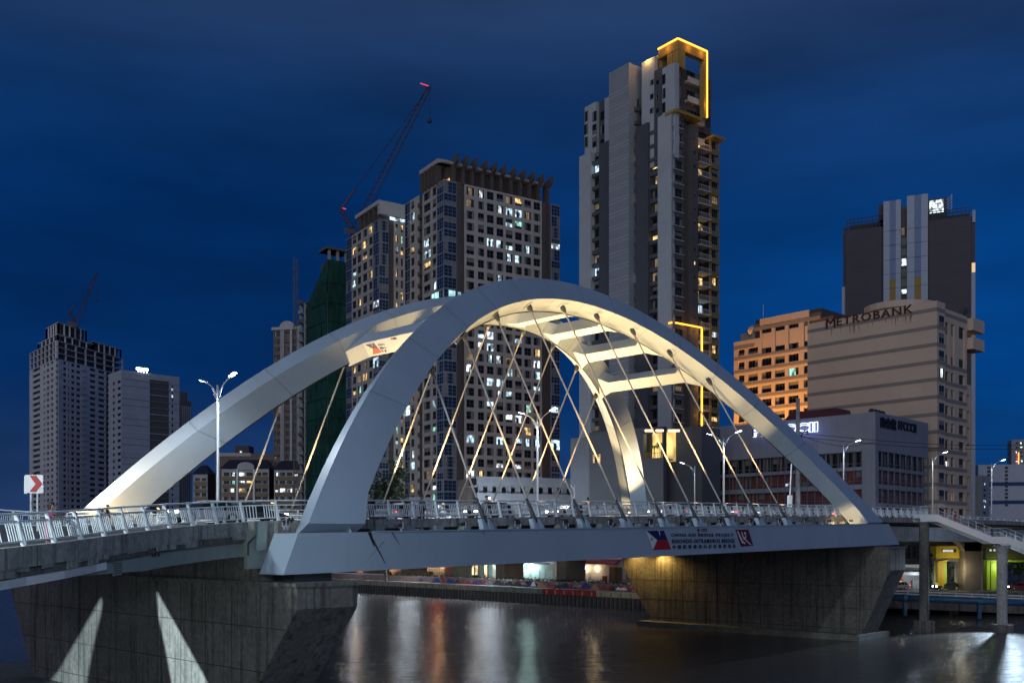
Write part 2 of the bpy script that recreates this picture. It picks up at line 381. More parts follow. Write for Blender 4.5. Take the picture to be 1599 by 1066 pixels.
# deck: slab, edge beams, road, median
dk = MB(); us = list(range(-1, 190, 5))
for a, b in zip(us[:-1], us[1:]):
    for (v0_, v1_, zt, zb) in ((3.05, 32.35, -.12, -.85),):
        dk.hexa([br(a, v0_, zd(a) + zb), br(b, v0_, zd(b) + zb), br(b, v1_, zd(b) + zb), br(a, v1_, zd(a) + zb),
                 br(a, v0_, zd(a) + zt), br(b, v0_, zd(b) + zt), br(b, v1_, zd(b) + zt), br(a, v1_, zd(a) + zt)])
dk.build('deck_slab', M_asphalt, BR)
for (va, vb) in ((2.78, 3.2), (32.1, 32.5)):
    eb = MB()
    for a, b in zip(us[:-1], us[1:]):
        eb.hexa([br(a, va, zd(a) - .62), br(b - .02, va, zd(b) - .62), br(b - .02, vb, zd(b) - .62), br(a, vb, zd(a) - .62), br(a, va, zd(a)), br(b - .02, va, zd(b)), br(b - .02, vb, zd(b)), br(a, vb, zd(a))])
    eb.build('edge_beam', M_conc, BR)
lb = MB()
for k in range(27):                          # floor-beam ends between girder and slab
    u = 4 + 2.6 * k; lb.box(u - .35, u + .35, 2.3, 3.0, gt(u) + .02, gt(u) + .36, lambda a, b, c: br(a, b, c))
lb.build('floor_beam_end', M_girder, BR, kind='stuff')
for k in range(15):
    u = 5 + 5 * k; fb_ = MB(); fb_.box(u - .4, u + .4, 2.4, WID - 2.4, -1.6, zd(u) - .86, lambda a, b, c: br(a, b, c)); fb_.build('floor_beam', M_steel, BR)
# viaduct girders beyond the arch, towards the far bank
for vv in (3.4, 10, 17, 24, 30):
    g = MB(); g.hexa([br(81, vv, -2.0), br(188, vv, -3.6), br(188, vv + 1.2, -3.6), br(81, vv + 1.2, -2.0), br(81, vv, -.1), br(188, vv, zd(188) - .86), br(188, vv + 1.2, zd(188) - .86), br(81, vv + 1.2, -.1)])
    g.build('deck_girder', M_conc2, BR)
# weathering drips on the near girder, flat stains
dr = MB()
for (u0, z0, u1, z1, w) in ((1.2, -.24, 2.5, -2.2, .20), (1.25, -.23, 1.6, -1.1, .30), (3.0, -.23, 3.7, -1.1, .10), (2.4, -.8, .9, -2.1, .05), (11, -.22, 11.2, -.6, .06), (13.6, -.2, 13.8, -.5, .05), (16.4, -.2, 16.6, -.55, .05)):
    a = br(u0, -.03, z0); b = br(u1, -.03, z1)
    dr.add([a - BD * w / 2, a + BD * w / 2, b + BD * w * .12, b - BD * w * .12], [(0, 1, 2, 3)])
dr.build('rust_drip', mat('grime', (.035, .036, .04), .8, var=.4, scale=3), BR)
# ================================================================== piers
def pier(u0, u1, vt0, vt1, vb0, vb1, ztop, zcap, label, foot):
    """hull-shaped river pier: wide cap, ends raking in towards the water"""
    c = br((u0 + u1) / 2, 16, 0); rt = thing('bridge_pier', label, 'bridge pier', (c.x, c.y, 0))
    def q(u, v, z): p = br(u, v, 0); return Vector((p.x, p.y, z))
    mb = MB()
    prof_ = [(vt0, ztop), (vt0, zcap), (vb0, 0.0), (vb0 + .3, -3), (vb1 - .3, -3), (vb1, 0.0), (vt1, zcap), (vt1, ztop)]
    mb.prism([q(u0, v, z) for v, z in prof_], Vector((0, 0, 0)), BD * (u1 - u0)); mb.build('pier_wall', M_concd, rt)
    hd = MB(); hd.box(u0 + .15, u1 - .1, 3.2, 37 if u0 < 0 else 34, ztop, br((u0 + u1) / 2, 0, -1.35).z, lambda a, b, c_: q(a, b, c_)); hd.build('pier_head', M_concd, rt)
    if u0 < 0:
        hd = MB(); hd.box(u0 + .1, u1 - .1, -1.6, 3.19, ztop, br((u0 + u1) / 2, 0, -2.0).z, lambda a, b, c_: q(a + .0, b + .0, c_)) if False else None
    cp = MB()
    cp.prism([q(u0 - .12, v, z) for v, z in ((vt0 - .1, ztop + .003), (vt0 - .1, ztop - .22), (vt1 + .1, ztop - .22), (vt1 + .1, ztop + .003))], Vector((0, 0, 0)), BD * (u1 - u0 + .24)); cp.build('pier_cap', M_concd, rt)
    # formwork joints: thin proud fins of mortar on the broad face, and vertical board marks
    jt = MB()
    for k, z in enumerate((6.2, 3.6, 1.2)):
        jt.box(vb0 + (vt0 - vb0) * z / zcap + .05, vb1 + (vt1 - vb1) * z / zcap - .05, -.02, .0, z - .025, z + .025, lambda a, b, c_: q(u0 + b, a, c_))
    v = vb0 + .4
    while v < vb1:
        jt.box(v - .02, v + .02, -.018, .0, .1, ztop - .3, lambda a, b, c_: q(u0 + b, a, c_)); v += 3.1
    jt.build('formwork_joint', mat('joint_dark', (.035, .035, .032), .9, var=.2), rt, kind='stuff')
    ft = MB(); fu0, fu1, fv0, fv1, fz = foot
    ft.box(fu0, fu1, fv0, fv1, -4, fz, lambda a, b, c_: q(a, b, c_)); ft.build('footing', mat('footing_concrete', (.17, .18, .15), .85, var=.3, scale=.5, fine=3), rt)
    for (va, vb) in ((0.2, 2.3), (WID - 2.3, WID - .2)):
        pd = MB(); zg = br((u0 + u1) / 2, 0, -2.58 + .003 * (u0 + u1) / 2).z
        pd.box(u0 + 1.0, u1 - .6, va, vb, ztop, zg + .02, lambda a, b, c_: q(a, b, c_)); pd.build('bearing_pad', M_dark, rt)
    return rt
PN = pier(-5, -.8, -1.5, 40.7, 4.9, 35.4, 8.85, 7.4, 'stained concrete pier under the near end of the arch, two pale light triangles on it', (-10.5, 3, 5, 47, .35))
PF = pier(74.5, 78.7, -1.6, 36.3, 2.0, 31.0, br(75, 0, -2.42).z - .06, 8.1, 'brown stained concrete pier under the far end of the arch, amber lit at its top', (72.6, 81, 1.2, 32.4, .7))
# ================================================================== water
def water_mat():
    m = bpy.data.materials.new('river_water'); m.use_nodes = True; t = m.node_tree; b = t.nodes['Principled BSDF']
    b.inputs['Base Color'].default_value = (.080, .070, .068, 1); b.inputs['Roughness'].default_value = .12; b.inputs['IOR'].default_value = 1.33
    b.inputs['Specular IOR Level'].default_value = .55
    g = nd(t, 'ShaderNodeNewGeometry')
    prev = None
    for sc, dist, st, rot, stretch in ((.8, .55, .6, .15, (.35, 1, 1)), (1.9, .22, .8, .1, (.35, 1.1, 1)), (4.2, .07, .8, -.1, (.4, 1.2, 1)), (8, .02, .8, .1, (.5, 1.3, 1)), (.12, .8, .3, .2, (1, .5, 1))):
        mp = nd(t, 'ShaderNodeMapping'); mp.inputs['Scale'].default_value = stretch; mp.inputs['Rotation'].default_value = (0, 0, rot)
        t.links.new(g.outputs['Position'], mp.inputs[0])
        n = nd(t, 'ShaderNodeTexNoise'); n.inputs['Scale'].default_value = sc; n.inputs['Detail'].default_value = 4; t.links.new(mp.outputs[0], n.inputs['Vector'])
        bp = nd(t, 'ShaderNodeBump'); bp.inputs['Strength'].default_value = st; bp.inputs['Distance'].default_value = dist
        t.links.new(n.outputs[0], bp.inputs['Height'])
        if prev: t.links.new(prev, bp.inputs['Normal'])
        prev = bp.outputs[0]
    t.links.new(prev, b.inputs['Normal'])
    return m
wt = MB(); wt.add([(-1500, -300, 0), (1500, -300, 0), (1500, 3000, 0), (-1500, 3000, 0)], [(0, 1, 2, 3)])
wo = wt.build('river_water', water_mat()); wo['kind'] = 'structure'
# ================================================================== approach walkway on the near bank
APN = [(-18.4, 24, 10.25), (-18.6, 30, 10.52), (-18.5, 36, 10.85), (-18.3, 41, 11.13), (-18.1, 47, 11.54), (-17.45, 52.5, 11.93), (-15.9, 57.6, 12.28)]
b1 = br(-1.0, 2.9, zd(-1.0)); b2 = br(-4.2, 2.9, zd(-4) - .02)
APN = [Vector(p) for p in APN] + [b2, b1]
def catmull(pts, step):
    out = []
    for i in range(len(pts) - 1):
        p0 = pts[max(i - 1, 0)]; p1 = pts[i]; p2 = pts[i + 1]; p3 = pts[min(i + 2, len(pts) - 1)]
        n = max(2, int((p2 - p1).length / step))
        for k in range(n):
            t = k / n
            out.append(.5 * ((2 * p1) + (p2 - p0) * t + (2 * p0 - 5 * p1 + 4 * p2 - p3) * t * t + (3 * p1 - p0 - 3 * p2 + p3) * t**3))
    out.append(pts[-1]); return out
APC = catmull(APN, .5)
def side_of(path):                            # outward horizontal normals (towards the camera side)
    ns_ = []
    for i in range(len(path)):
        d = path[min(i + 1, len(path) - 1)] - path[max(i - 1, 0)]; d.z = 0; d.normalize(); ns_.append(Vector((d.y, -d.x, 0)))
    return ns_
APS = side_of(APC)
def ribbon(path, nrm, o0, o1, z0, z1, a=0, b=None, zf=None):
    """swept rectangular section along a path: offsets o (outward), heights relative to the path"""
    mb = MB(); b = b or len(path); vs = []; fs = []
    for i in range(a, b):
        k = (i - a) / max(1, b - a - 1); f0 = zf(k) if zf else 0
        vs += [path[i] + nrm[i] * o0 + UZ * (z0 + f0), path[i] + nrm[i] * o1 + UZ * (z0 + f0), path[i] + nrm[i] * o1 + UZ * z1, path[i] + nrm[i] * o0 + UZ * z1]
    n = b - a
    for i in range(n - 1):
        for k in range(4): fs.append((4 * i + k, 4 * i + (k + 1) % 4, 4 * i + 4 + (k + 1) % 4, 4 * i + 4 + k))
    fs += [(3, 2, 1, 0), tuple(4 * (n - 1) + k for k in range(4))]
    mb.add(vs, fs); return mb
AP = thing('approach_ramp', 'curved concrete approach ramp with stained edge, joining the near end of the bridge', 'ramp', (-18, 45, 11))
NA = len(APC)
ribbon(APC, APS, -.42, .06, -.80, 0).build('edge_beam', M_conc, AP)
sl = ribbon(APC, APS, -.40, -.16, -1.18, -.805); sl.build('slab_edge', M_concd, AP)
# ragged mortar band along the slab edge
rg = MB(); R2 = random.Random(5)
for i in range(6, NA - 3, 2):
    if R2.random() < .75:
        z0 = -.80 - R2.uniform(.10, .36); nrm = APS[i]
        for j in (i, i + 1):
            pass
        a = APC[i]; b = APC[min(i + 2, NA - 1)]
        rg.hexa([a + nrm * -.05 + UZ * z0, a + nrm * -.005 + UZ * z0, b + nrm * -.005 + UZ * (z0 + R2.uniform(-.05, .05)), b + nrm * -.05 + UZ * z0, a + nrm * -.05 + UZ * -.79, a + nrm * -.005 + UZ * -.79, b + nrm * -.005 + UZ * -.79, b + nrm * -.05 + UZ * -.79])
rg.build('mortar_seam', M_conc, AP, kind='stuff')
jn = MB()
for i in range(5, NA - 3, 6):
    a = APC[i]; nrm = APS[i]; d_ = (APC[i + 1] - APC[i]).normalized(); jn.hexa([a + nrm * o_ + d_ * w_ + UZ * z_ for z_ in (-.79, -.02) for o_, w_ in ((.05, -.025), (.066, -.025), (.066, .025), (.05, .025))])
jn.build('edge_joint', M_concd, AP, kind='stuff')
# white formwork boards under the edge, one by one, then the steel girder
for k, i in enumerate(range(4, 41, 2)):
    mb = ribbon(APC, APS, -.40, -.12, -1.52, -1.19, i, i + 3); mb2 = MB(); mb2.v = mb.v; mb2.f = mb.f; mb2.m = mb.m
    mb2.build('formwork_board', (M_white, mat('board_grey', (.55, .58, .60), .6, var=.1, scale=2))[(k * 7 // 3) % 2], AP)
gd = ribbon(APC, APS, -1.0, -.55, -2.05, -1.18, 34, NA - 3, lambda k: .0 + .55 * (1 - min(1, k * 2.2))); gd.build('girder', M_girder, AP)
# deck surface between the two edges of the ramp
FAR = [Vector(p) for p in [(-46, 24, 10.2), (-45.5, 40, 11.0), (-44, 55, 11.9), (-41.5, 68, 12.5)]] + [br(-6, 32.3, zd(-6) - .05), br(-1.0, 32.3, zd(-1))]
FARC = catmull(FAR, (1.0)); m_ = 40
def resample(p, n):
    L = [0]
    for a, b in zip(p[:-1], p[1:]): L.append(L[-1] + (b - a).length)
    out = []
    for k in range(n + 1):
        t = L[-1] * k / n; i = max(j for j in range(len(L)) if L[j] <= t + 1e-9); i = min(i, len(p) - 2)
        out.append(p[i].lerp(p[i + 1], (t - L[i]) / max(1e-6, L[i + 1] - L[i])))
    return out
a_ = resample(APC, m_); b_ = resample(FARC, m_)
ds = MB(); vs = []
for k in range(m_ + 1):
    pa = a_[k] + (b_[k] - a_[k]).normalized() * .45
    vs += [pa + UZ * -.12, b_[k] + UZ * -.12, b_[k] + UZ * -.9, pa + UZ * -.9]
fs = []
for i in range(m_):
    for k in range(4): fs.append((4 * i + k, 4 * i + (k + 1) % 4, 4 * i + 4 + (k + 1) % 4, 4 * i + 4 + k))
ds.add(vs, fs + [(3, 2, 1, 0), tuple(4 * m_ + k for k in range(4))]); ds.build('deck_slab', M_asphalt, AP)
FARS = side_of(FARC)
ribbon(FARC, FARS, -.1, .3, -.7, .0).build('edge_beam', M_conc, AP)
# girder end, expansion joint plates at the bridge abutment
j = MB(); i = NA - 7
j.box(-.35, .35, 0, .06, -1.75, -.02, lambda a, b, c: br(-4.6 + a, 2.75 - b, zd(-4) + c)); j.build('joint_plate', M_girder, AP)
jd = MB(); jd.bar(br(-5.0, 2.7, .5), br(-5.0, 2.7, -.4), .09, .09); jd.bar(br(-5.0, 2.7, -.4), br(-5.5, 2.68, -.8), .09, .09); jd.bar(br(-5.5, 2.68, -.8), br(-5.5, 2.68, -1.5), .09, .09); jd.build('drain_pipe', M_dark, AP)
ab = MB(); ab.box(-5.4, -3.0, 2.95, 3.3, -2.3, -.07, lambda a, b, c: br(a, b, c)); ab.build('end_plate', M_girder, AP)
st_ = MB(); nrm = APS[NA - 9]
for k in range(26):
    for r in range(2): pass
def on_path(i, off, z): return APC[i] + APS[i] * off + UZ * z
# bolt plate and its bolts
i0 = 45; tg = (APC[i0 + 1] - APC[i0 - 1]).normalized(); O = on_path(i0, -.545, -1.98)
bp_ = MB(); bp_.prism([O, O + tg * .95, O + tg * .95 + UZ * .62, O + UZ * .62], Vector((0, 0, 0)), APS[i0] * .02); bpo = bp_.build('splice_plate', M_girder, AP)
bt = MB()
for r in range(5):
    for c_ in range(7):
        p = O + tg * (.1 + .125 * c_) + UZ * (.08 + .115 * r) + APS[i0] * .02
        bt.hexa([p + tg * x + UZ * z + APS[i0] * y for z in (0, .05) for x, y in ((0, 0), (.05, 0), (.05, .03), (0, .03))])
bt.build('bolt', M_dark, bpo, kind='stuff')
i1 = 53; tg = (APC[i1 + 2] - APC[i1 - 1]); tg.normalize()
me = text_mesh('R-ZL-10', .78, .17, M_black, .01, .01); inst('lettering', me, AP, axes_matrix(on_path(i1, -.54, -1.42), tg, UZ, APS[i1]))
# ================================================================== railings
def rail_thing(name, label, path, nrm, spacing, group, single_balusters, lean=.30, hh=1.2, start=0.):
    L = [0]
    for a, b in zip(path[:-1], path[1:]): L.append(L[-1] + (b - a).length)
    def at(t):
        t = min(max(t, 0), L[-1] - 1e-4); i = 0; lo, hi = 0, len(L) - 1
        while hi - lo > 1:
            mid = (lo + hi) // 2
            if L[mid] <= t: lo = mid
            else: hi = mid
        k = (t - L[lo]) / max(1e-6, L[lo + 1] - L[lo]); return path[lo].lerp(path[lo + 1], k), nrm[lo].lerp(nrm[lo + 1], k).normalized()
    rt = thing(name, label, 'railing', tuple(at(0)[0]), group)
    def pt(t, h, off=0):                     # height on the railing: leans inward with height
        p, n = at(t); return p + n * (-.12 - lean * h / hh + off) + UZ * h
    pm = MB(); x = lambda: None
    lb_ = MB()
    # shared post mesh in local axes: x along, y outward, z up
    pm.hexa([(-.06, -.17, 0), (.06, -.17, 0), (.06, .06, 0), (-.06, .06, 0), (-.05, -.17 - lean, hh), (.05, -.17 - lean, hh), (.05, -.03 - lean, hh), (-.05, -.03 - lean, hh)])
    pmesh = pm.mesh('post', M_rail)
    bmb = MB(); bmb.hexa([(-.020, -.125 - lean * .12, .2), (.020, -.125 - lean * .12, .2), (.020, -.085 - lean * .12, .2), (-.020, -.085 - lean * .12, .2), (-.020, -.12 - lean * .72, .92), (.020, -.12 - lean * .72, .92), (.020, -.08 - lean * .72, .92), (-.020, -.08 - lean * .72, .92)])
    bmesh_ = bmb.mesh('baluster', M_rail)
    many = MB(); t = start; posts = []
    while t < L[-1]:
        p, n = at(t); d = Vector((-n.y, n.x, 0)); inst('post', pmesh, rt, axes_matrix(p, d, n, UZ)); posts.append(t); t += spacing
    for a, b in zip(posts[:-1], posts[1:]):
        nb = 13
        for k in range(1, nb):
            if abs(k - nb / 2) < .6: continue
            tt = a + (b - a) * k / nb; p, n = at(tt); d = Vector((-n.y, n.x, 0)); M = axes_matrix(p, d, n, UZ)
            if single_balusters: inst('baluster', bmesh_, rt, M)
            else: many.add([M @ v for v in bmb.v], bmb.f)
    if not single_balusters: many.build('baluster', M_rail, rt, kind='stuff')
    for nm, h, r in (('handrail', hh + .02, .05), ('upper_rail', .94, .04), ('lower_rail', .18, .038)):
        mb = MB(); mb.sm = True; n = max(2, int(L[-1] / .8)); mb.tube([pt(L[-1] * k / n, h, .02) for k in range(n + 1)], r, 7); mb.build(nm, M_rail, rt)
    return rt
rail_thing('ramp_railing', 'white steel railing with leaning posts along the curved near ramp', APC, APS, 2.3, 'bridge railings', True)
us2 = [-.9 + .8 * k for k in range(int(100 / .8))]
NP = [br(u, 2.9, zd(u)) for u in us2]
rail_thing('bridge_railing', 'white picket railing along the near walkway behind the near tie girder', NP, [-BN] * len(NP), 2.1, 'bridge railings', False, lean=.25)
FP = [br(u, 32.4, zd(u)) for u in us2 + [99.2 + .8 * k for k in range(90)]]
rail_thing('bridge_railing', 'white picket railing along the far walkway behind the road', FP, [BN] * len(FP), 2.1, 'bridge railings', False, lean=.25)
rail_thing('ramp_railing', 'white railing on the outer far edge of the near ramp, beyond the chevron sign', FARC, [-n for n in FARS], 2.3, 'bridge railings', False)
# kerb-side guard rails on the deck (white, low)
for lab, v in (('low white guard rail between the near walkway and the road', 6.4), ('low white guard rail between the road and the far walkway', 28.6)):
    rt = thing('guard_rail', lab, 'guard rail', tuple(br(2, v, zd(2) - .12)), 'guard rails along the road')
    mb = MB()
    for k in range(52):
        u = 2 + 3.2 * k; mb.box(u - .1, u + .1, v - .1, v + .1, zd(u) - .13, zd(u) + .72, lambda a, b, c: br(a, b, c))
    mb.build('post', M_white, rt, kind='stuff')
    for h in (.25, .65):
        mb = MB(); mb.tube([br(2 + 3.2 * k, v - .05, zd(2 + 3.2 * k) + h) for k in range(52)], .10, 6); mb.build('beam', M_white, rt)
# chevron sign on the ramp
SG = thing('chevron_sign', 'white square sign with a red arrow chevron pointing right, on two grey posts', 'sign', (-25.2, 52.5, 11.4))
fs_ = frame((-25.2, 52.5, 11.4), (.985, .17, 0), (-.17, .985, 0), (0, 0, 1))
mb = MB(); 
for x in (-.16, .16): mb.tube([fs_(x, .04, 0), fs_(x, .04, 2.9)], .055, 8)
mb.build('post', M_galv, SG)
mb = MB(); mb.hexa([fs_(*q) for q in [(-.46, -.02, 2.32), (.46, -.02, 2.32), (.46, .0, 2.32), (-.46, .0, 2.32), (-.46, -.02, 3.28), (.46, -.02, 3.28), (.46, .0, 3.28), (-.46, .0, 3.28)]]); mb.build('sign_board', M_white, SG)
mb = MB(); mb.hexa([fs_(*q) for q in [(-.5, .03, 2.28), (-.36, .03, 2.28), (-.36, .06, 2.28), (-.5, .06, 2.28), (-.5, .03, 3.2), (-.36, .03, 3.2), (-.36, .06, 3.2), (-.5, .06, 3.2)]]); mb.build('back_board', M_white, SG)
mb = MB(); mb.prism([fs_(x, -.025, 2.8 + z) for x, z in ((-.22, .44), (.12, .44), (.42, 0), (.12, -.42), (-.22, -.42), (.08, 0))], fs_(0, -.004, 0) - fs_(0, 0, 0), fs_(0, .003, 0) - fs_(0, 0, 0)); mb.build('chevron', M_red, SG)
# ================================================================== street lamps
def make_lamp(arms, H=10.2, on=True):
    rt = thing('street_lamp', 'lamp', 'street lamp', (0, 0, 0), 'street lamps with curved arms')
    mb = MB(); mb.sm = True; mb.tube([(0, 0, 0), (0, 0, .4), (0, 0, H - .9), (0, 0, H)], [.16, .13, .095, .085], 8); mb.build('pole', M_galv, rt)
    for s in arms:
        a = MB(); a.sm = True; a.tube([(s * .05, 0, H - .9), (s * .35, 0, H - .45), (s * .8, 0, H - .05), (s * 1.35, 0, H + .25), (s * 1.75, 0, H + .40)], [.065, .06, .05, .045, .04], 6)
        a.tube([(s * .05, 0, H - 1.3), (s * .35, 0, H - .75), (s * .7, 0, H - .2)], .035, 6); ao = a.build('arm', M_galv, rt)
        hd = MB(); hd.hexa([(s * 1.62, -.16, H + .38), (s * 2.45, -.17, H + .62), (s * 2.45, .17, H + .62), (s * 1.62, .16, H + .38), (s * 1.62, -.12, H + .46), (s * 2.42, -.12, H + .70), (s * 2.42, .12, H + .70), (s * 1.62, .12, H + .46)]); ho = hd.build('lamp_head', M_galv, rt)
        gl = MB(); gl.add([(s * 1.72, -.14, H + .395), (s * 2.42, -.15, H + .598), (s * 2.42, .15, H + .598), (s * 1.72, .14, H + .395)], [(0, 1, 2, 3)]); gl.build('led_panel', M_lamp, ho)
    return rt
lamp2 = make_lamp((-1, 1)); lamp1 = make_lamp((1,))
def place_lamp(src, first, loc, rz, label, pw=0):
    o = src if first else copy_tree(src)
    o.location = loc; o.rotation_euler = (0, 0, rz); o['label'] = label; LOC[o.name] = Vector(loc)
    return o
RZL = math.radians(0)
def lamp_light(loc, rz, arms, pw, col=(.80, .91, 1.0), H=10.2):
    for s in arms:
        p = Vector(loc) + Vector((math.cos(rz) * s * 2.1, math.sin(rz) * s * 2.1, H + .35))
        lamp('lamp_light', p, pw, col, 'SPOT', p - UZ * 1 + Vector((math.cos(rz) * s * .25, math.sin(rz) * s * .25, 0)), 165, .4, .25)
RZB = math.atan2(-BN.y, -BN.x)                # +x arm towards the near side
for k, (u, lab) in enumerate(((1.15, 'double-armed street lamp in front of the lower far arch, alone against blue sky'),
                              (36.1, 'double-armed street lamp at mid-span behind the crossing cables'),
                              (70.5, 'double-armed street lamp by the white office block, near arm almost touching the arch'))):
    p = br(u, 17.6, zd(u) - .1); place_lamp(lamp2, k == 0, p, RZB, lab); lamp_light(p, RZB, (-1, 1), 3600)
for k, (u, lab) in enumerate(((103.6, 'single-armed street lamp before the red-windowed office block'), (138, 'single-armed street lamp before the beige bank tower'), (168, 'single-armed street lamp against open blue sky near the white and blue building'))):
    p = br(u, 17.6, 1.75)
    place_lamp(lamp1, k == 0, p, RZB + .25, lab); lamp_light(p, RZB + .25, (1,), 3600)
lampS = make_lamp((1,), 8.6)
for k, (x, yb, yt, Y, rz, lab) in enumerate(((1085, 800, 727, 165, math.pi, 'shorter street lamp facing left in front of the office block'), (897, 800, 756, 190, math.pi, 'small street lamp with a bright head before the white parking podium'))):
    p = P(x, yt, Y) - UZ * 8.6; place_lamp(lampS, k == 0, p, rz - .3, lab); lamp_light(p, rz - .3, (1,), 1800, H=8.6)
# near-bank street lamps beside the camera, out of the frame: they light the railings, ramp and near arch foot
place_lamp(lampS, False, (-24.5, 26, 10.2), 0, 'street lamp on the near ramp close to the viewer'); lamp_light((-24.5, 26, 10.2), 0, (1,), 3200, H=8.6)
HM = thing('high_mast_lamp', 'tall mast lamp on the near bank, left of the viewer', 'street lamp', (-36, 16, 0))
mb = MB(); mb.tube([(-36, 16, 0), (-36, 16, 25)], [.3, .15], 8); mb.build('pole', M_galv, HM)
mb = MB(); mb.box(-36.8, -35.2, 15.2, 16.8, 24.6, 25); mb.build('lamp_head', M_galv, HM); lamp('lamp_light', (-36, 16, 24.4), 78000, (.80, .95, 1.0), 'SPOT', (-14, 60, 10), 110, .4, .5, HM)
HM = thing('high_mast_lamp', 'tall mast lamp on the near bank, right of the viewer', 'street lamp', (9, -10, 0))
mb = MB(); mb.tube([(9, -10, 0), (9, -10, 19)], [.3, .15], 8); mb.build('pole', M_galv, HM)
mb = MB(); mb.box(8.2, 9.8, -10.8, -9.2, 18.6, 19); mb.build('lamp_head', M_galv, HM); lamp('lamp_light', (9, -10, 18.4), 52000, (.72, .90, 1.0), 'SPOT', (-22, 42, 9), 46, .8, .5, HM)

# ================================================================== arch floodlights
WARM = (1.0, .63, .26)
fmb = MB(); fmb.box(-.24, .24, -.10, .10, .0, .34); fmbh = fmb.mesh('flood_housing', M_dark)
fgl = MB(); fgl.add([(-.20, -.10, .343), (.20, -.10, .343), (.20, .10, .343), (-.20, .10, .343)], [(0, 1, 2, 3)]); fglm = fgl.mesh('flood_glass', emis('flood_glass_glow', WARM, 2))
fgln = fgl.mesh('flood_glass', M_dark)
fst = MB(); fst.bar((-.27, 0, -.25), (-.27, 0, .15), .04); fst.bar((.27, 0, -.25), (.27, 0, .15), .04); fst.bar((-.27, 0, -.25), (.27, 0, -.25), .04); fst.bar((0, 0, -.45), (0, 0, -.25), .08); fstm = fst.mesh('flood_bracket', M_galv)
def flood(p, aim, pw, angle, label, col=WARM, group='floodlights on the tie girders'):
    p = Vector(p); rt = thing('floodlight', label, 'floodlight', tuple(p - UZ * .45), group)
    d = (Vector(aim) - p).normalized(); x = d.cross(UZ).normalized(); y = d.cross(x)
    inst('housing', fmbh, rt, axes_matrix(p, x, y, d)); inst('lens', fglm if pw else fgln, rt, axes_matrix(p, x, y, d))
    inst('bracket', fstm, rt, axes_matrix(p, Vector((x.x, x.y, 0)).normalized(), UZ.cross(Vector((x.x, x.y, 0)).normalized()), UZ))
    if pw: lamp('flood_beam', p + d * .42, pw, col, 'SPOT', aim, angle, .6, .12)
ORD = ('first', 'second', 'third', 'fourth', 'fifth', 'sixth', 'seventh', 'eighth', 'ninth', 'tenth', 'eleventh', 'twelfth', 'last')
for i, u in enumerate((4.3, 9.8, 15.2, 20.5, 26.0, 31.5, 36.9, 42.3, 47.7, 53.2, 58.6, 64.0, 69.3)):
    x = fw(min(max(u, 6), 67)); a, b = prof(x, r_in(x))
    tgt = arch(0, a, b, DEP * 1.0); dist = (tgt - br(u, 1.9, .3)).length
    flood(br(u, .62, gt(u) + .45), tgt, 30 * dist**2 * (1.0 if u < 65 else .25) * (i > 1), 54, 'black floodlight on the near girder, %s along from the near arch foot' % ORD[i] , group='floodlights on the near tie girder')
    tgt = arch(1, a, b + .5, DEP * 1.6)
    flood(br(u, 32.35, zd(u) + 1.62), tgt, 36 * dist**2, 84, 'black floodlight on the far railing behind the road, %s along from the near bank' % ORD[i], group='floodlights on the far railing')
for q, (u, v, lab) in enumerate(((-3.7, 1.7, 'twin floodlight on the stub left of the near arch foot'), (-3.2, 2.1, 'twin floodlight touching the near arch foot'))):
    flood(br(u, v, .42), br(u + 4, v - .6, 3.4), 0, 80, lab, group='twin floodlights at the near arch foot')
flood(br(-7.0, WID - .6, 1.2), br(2, WID - 3.0, 9), 9000, 70, 'floodlight at the foot of the far arch, aimed along its outer edge', (.72, .88, 1.0), group='floodlights at the far arch foot')
flood(br(66.5, WID - 9.5, 1.9), br(66.5, WID - 6.0, 9.5), 8500, 92, 'floodlight at the road edge aimed at the descending leg of the far arch', group='floodlights at the far arch foot')
flood(br(-5.5, WID - 4.8, 1.2), br(3, WID - 2.4, 7), 9000, 80, 'floodlight at the foot of the far arch, aimed at its inner face', group='floodlights at the far arch foot')
# amber lamp under the far end of the girder
A0 = br(73.2, 29.5, -2.5); 
flood(A0 + UZ * -.5, br(74.5, 29.0, -8.5), 1100, 150, 'amber lamp under the deck lighting the far pier', (1.0, .62, .16), 'amber lamps under the deck')
flood(br(72.8, 34, -3.0), br(74.5, 33, -8.5), 800, 150, 'amber lamp under the middle of the deck lighting the far pier', (1.0, .62, .16), 'amber lamps under the deck')
# ================================================================== buildings: helpers
GZ = 3.0                                      # level of the far bank
class Face:
    def __init__(s, O, ang, nsign):
        s.O = Vector(O); s.ex = Vector((math.sin(ang), math.cos(ang), 0)); s.n = Vector((s.ex.y, -s.ex.x, 0)) * nsign
    def t(s, px):                             # distance along the face seen at pixel column px
        k = (px - CX) / F
        return (k * s.O.y - s.O.x) / (s.ex.x - k * s.ex.y)
    def p(s, t, o, z): q = s.O + s.ex * t + s.n * o; return Vector((q.x, q.y, z))
    def z(s, py, px): q = s.O + s.ex * s.t(px); return CZ + (HY - py) / F * q.y
    def box(s, mb, t0, t1, o0, o1, z0, z1): mb.box(t0, t1, o0, o1, z0, z1, s.p)
    def shift(s, t, o): f = Face.__new__(Face); f.O = s.O + s.ex * t + s.n * o; f.ex = s.ex; f.n = s.n; return f
    def M(s, t, o, z, flip=False):            # right-handed matrix: x along the face (viewer's right), y outward... z up
        x = s.n.cross(UZ) * -1
        return axes_matrix(s.p(t, o, z), x, s.n, UZ) if x.cross(s.n).dot(UZ) > 0 else axes_matrix(s.p(t, o, z), -x, s.n, UZ)
    def M_text(s, px, py, o=.05):             # local x reads left to right, y up, z outward
        x = UZ.cross(s.n).normalized(); return axes_matrix(s.p(s.t(px), o, s.z(py, px)), x, UZ, s.n)
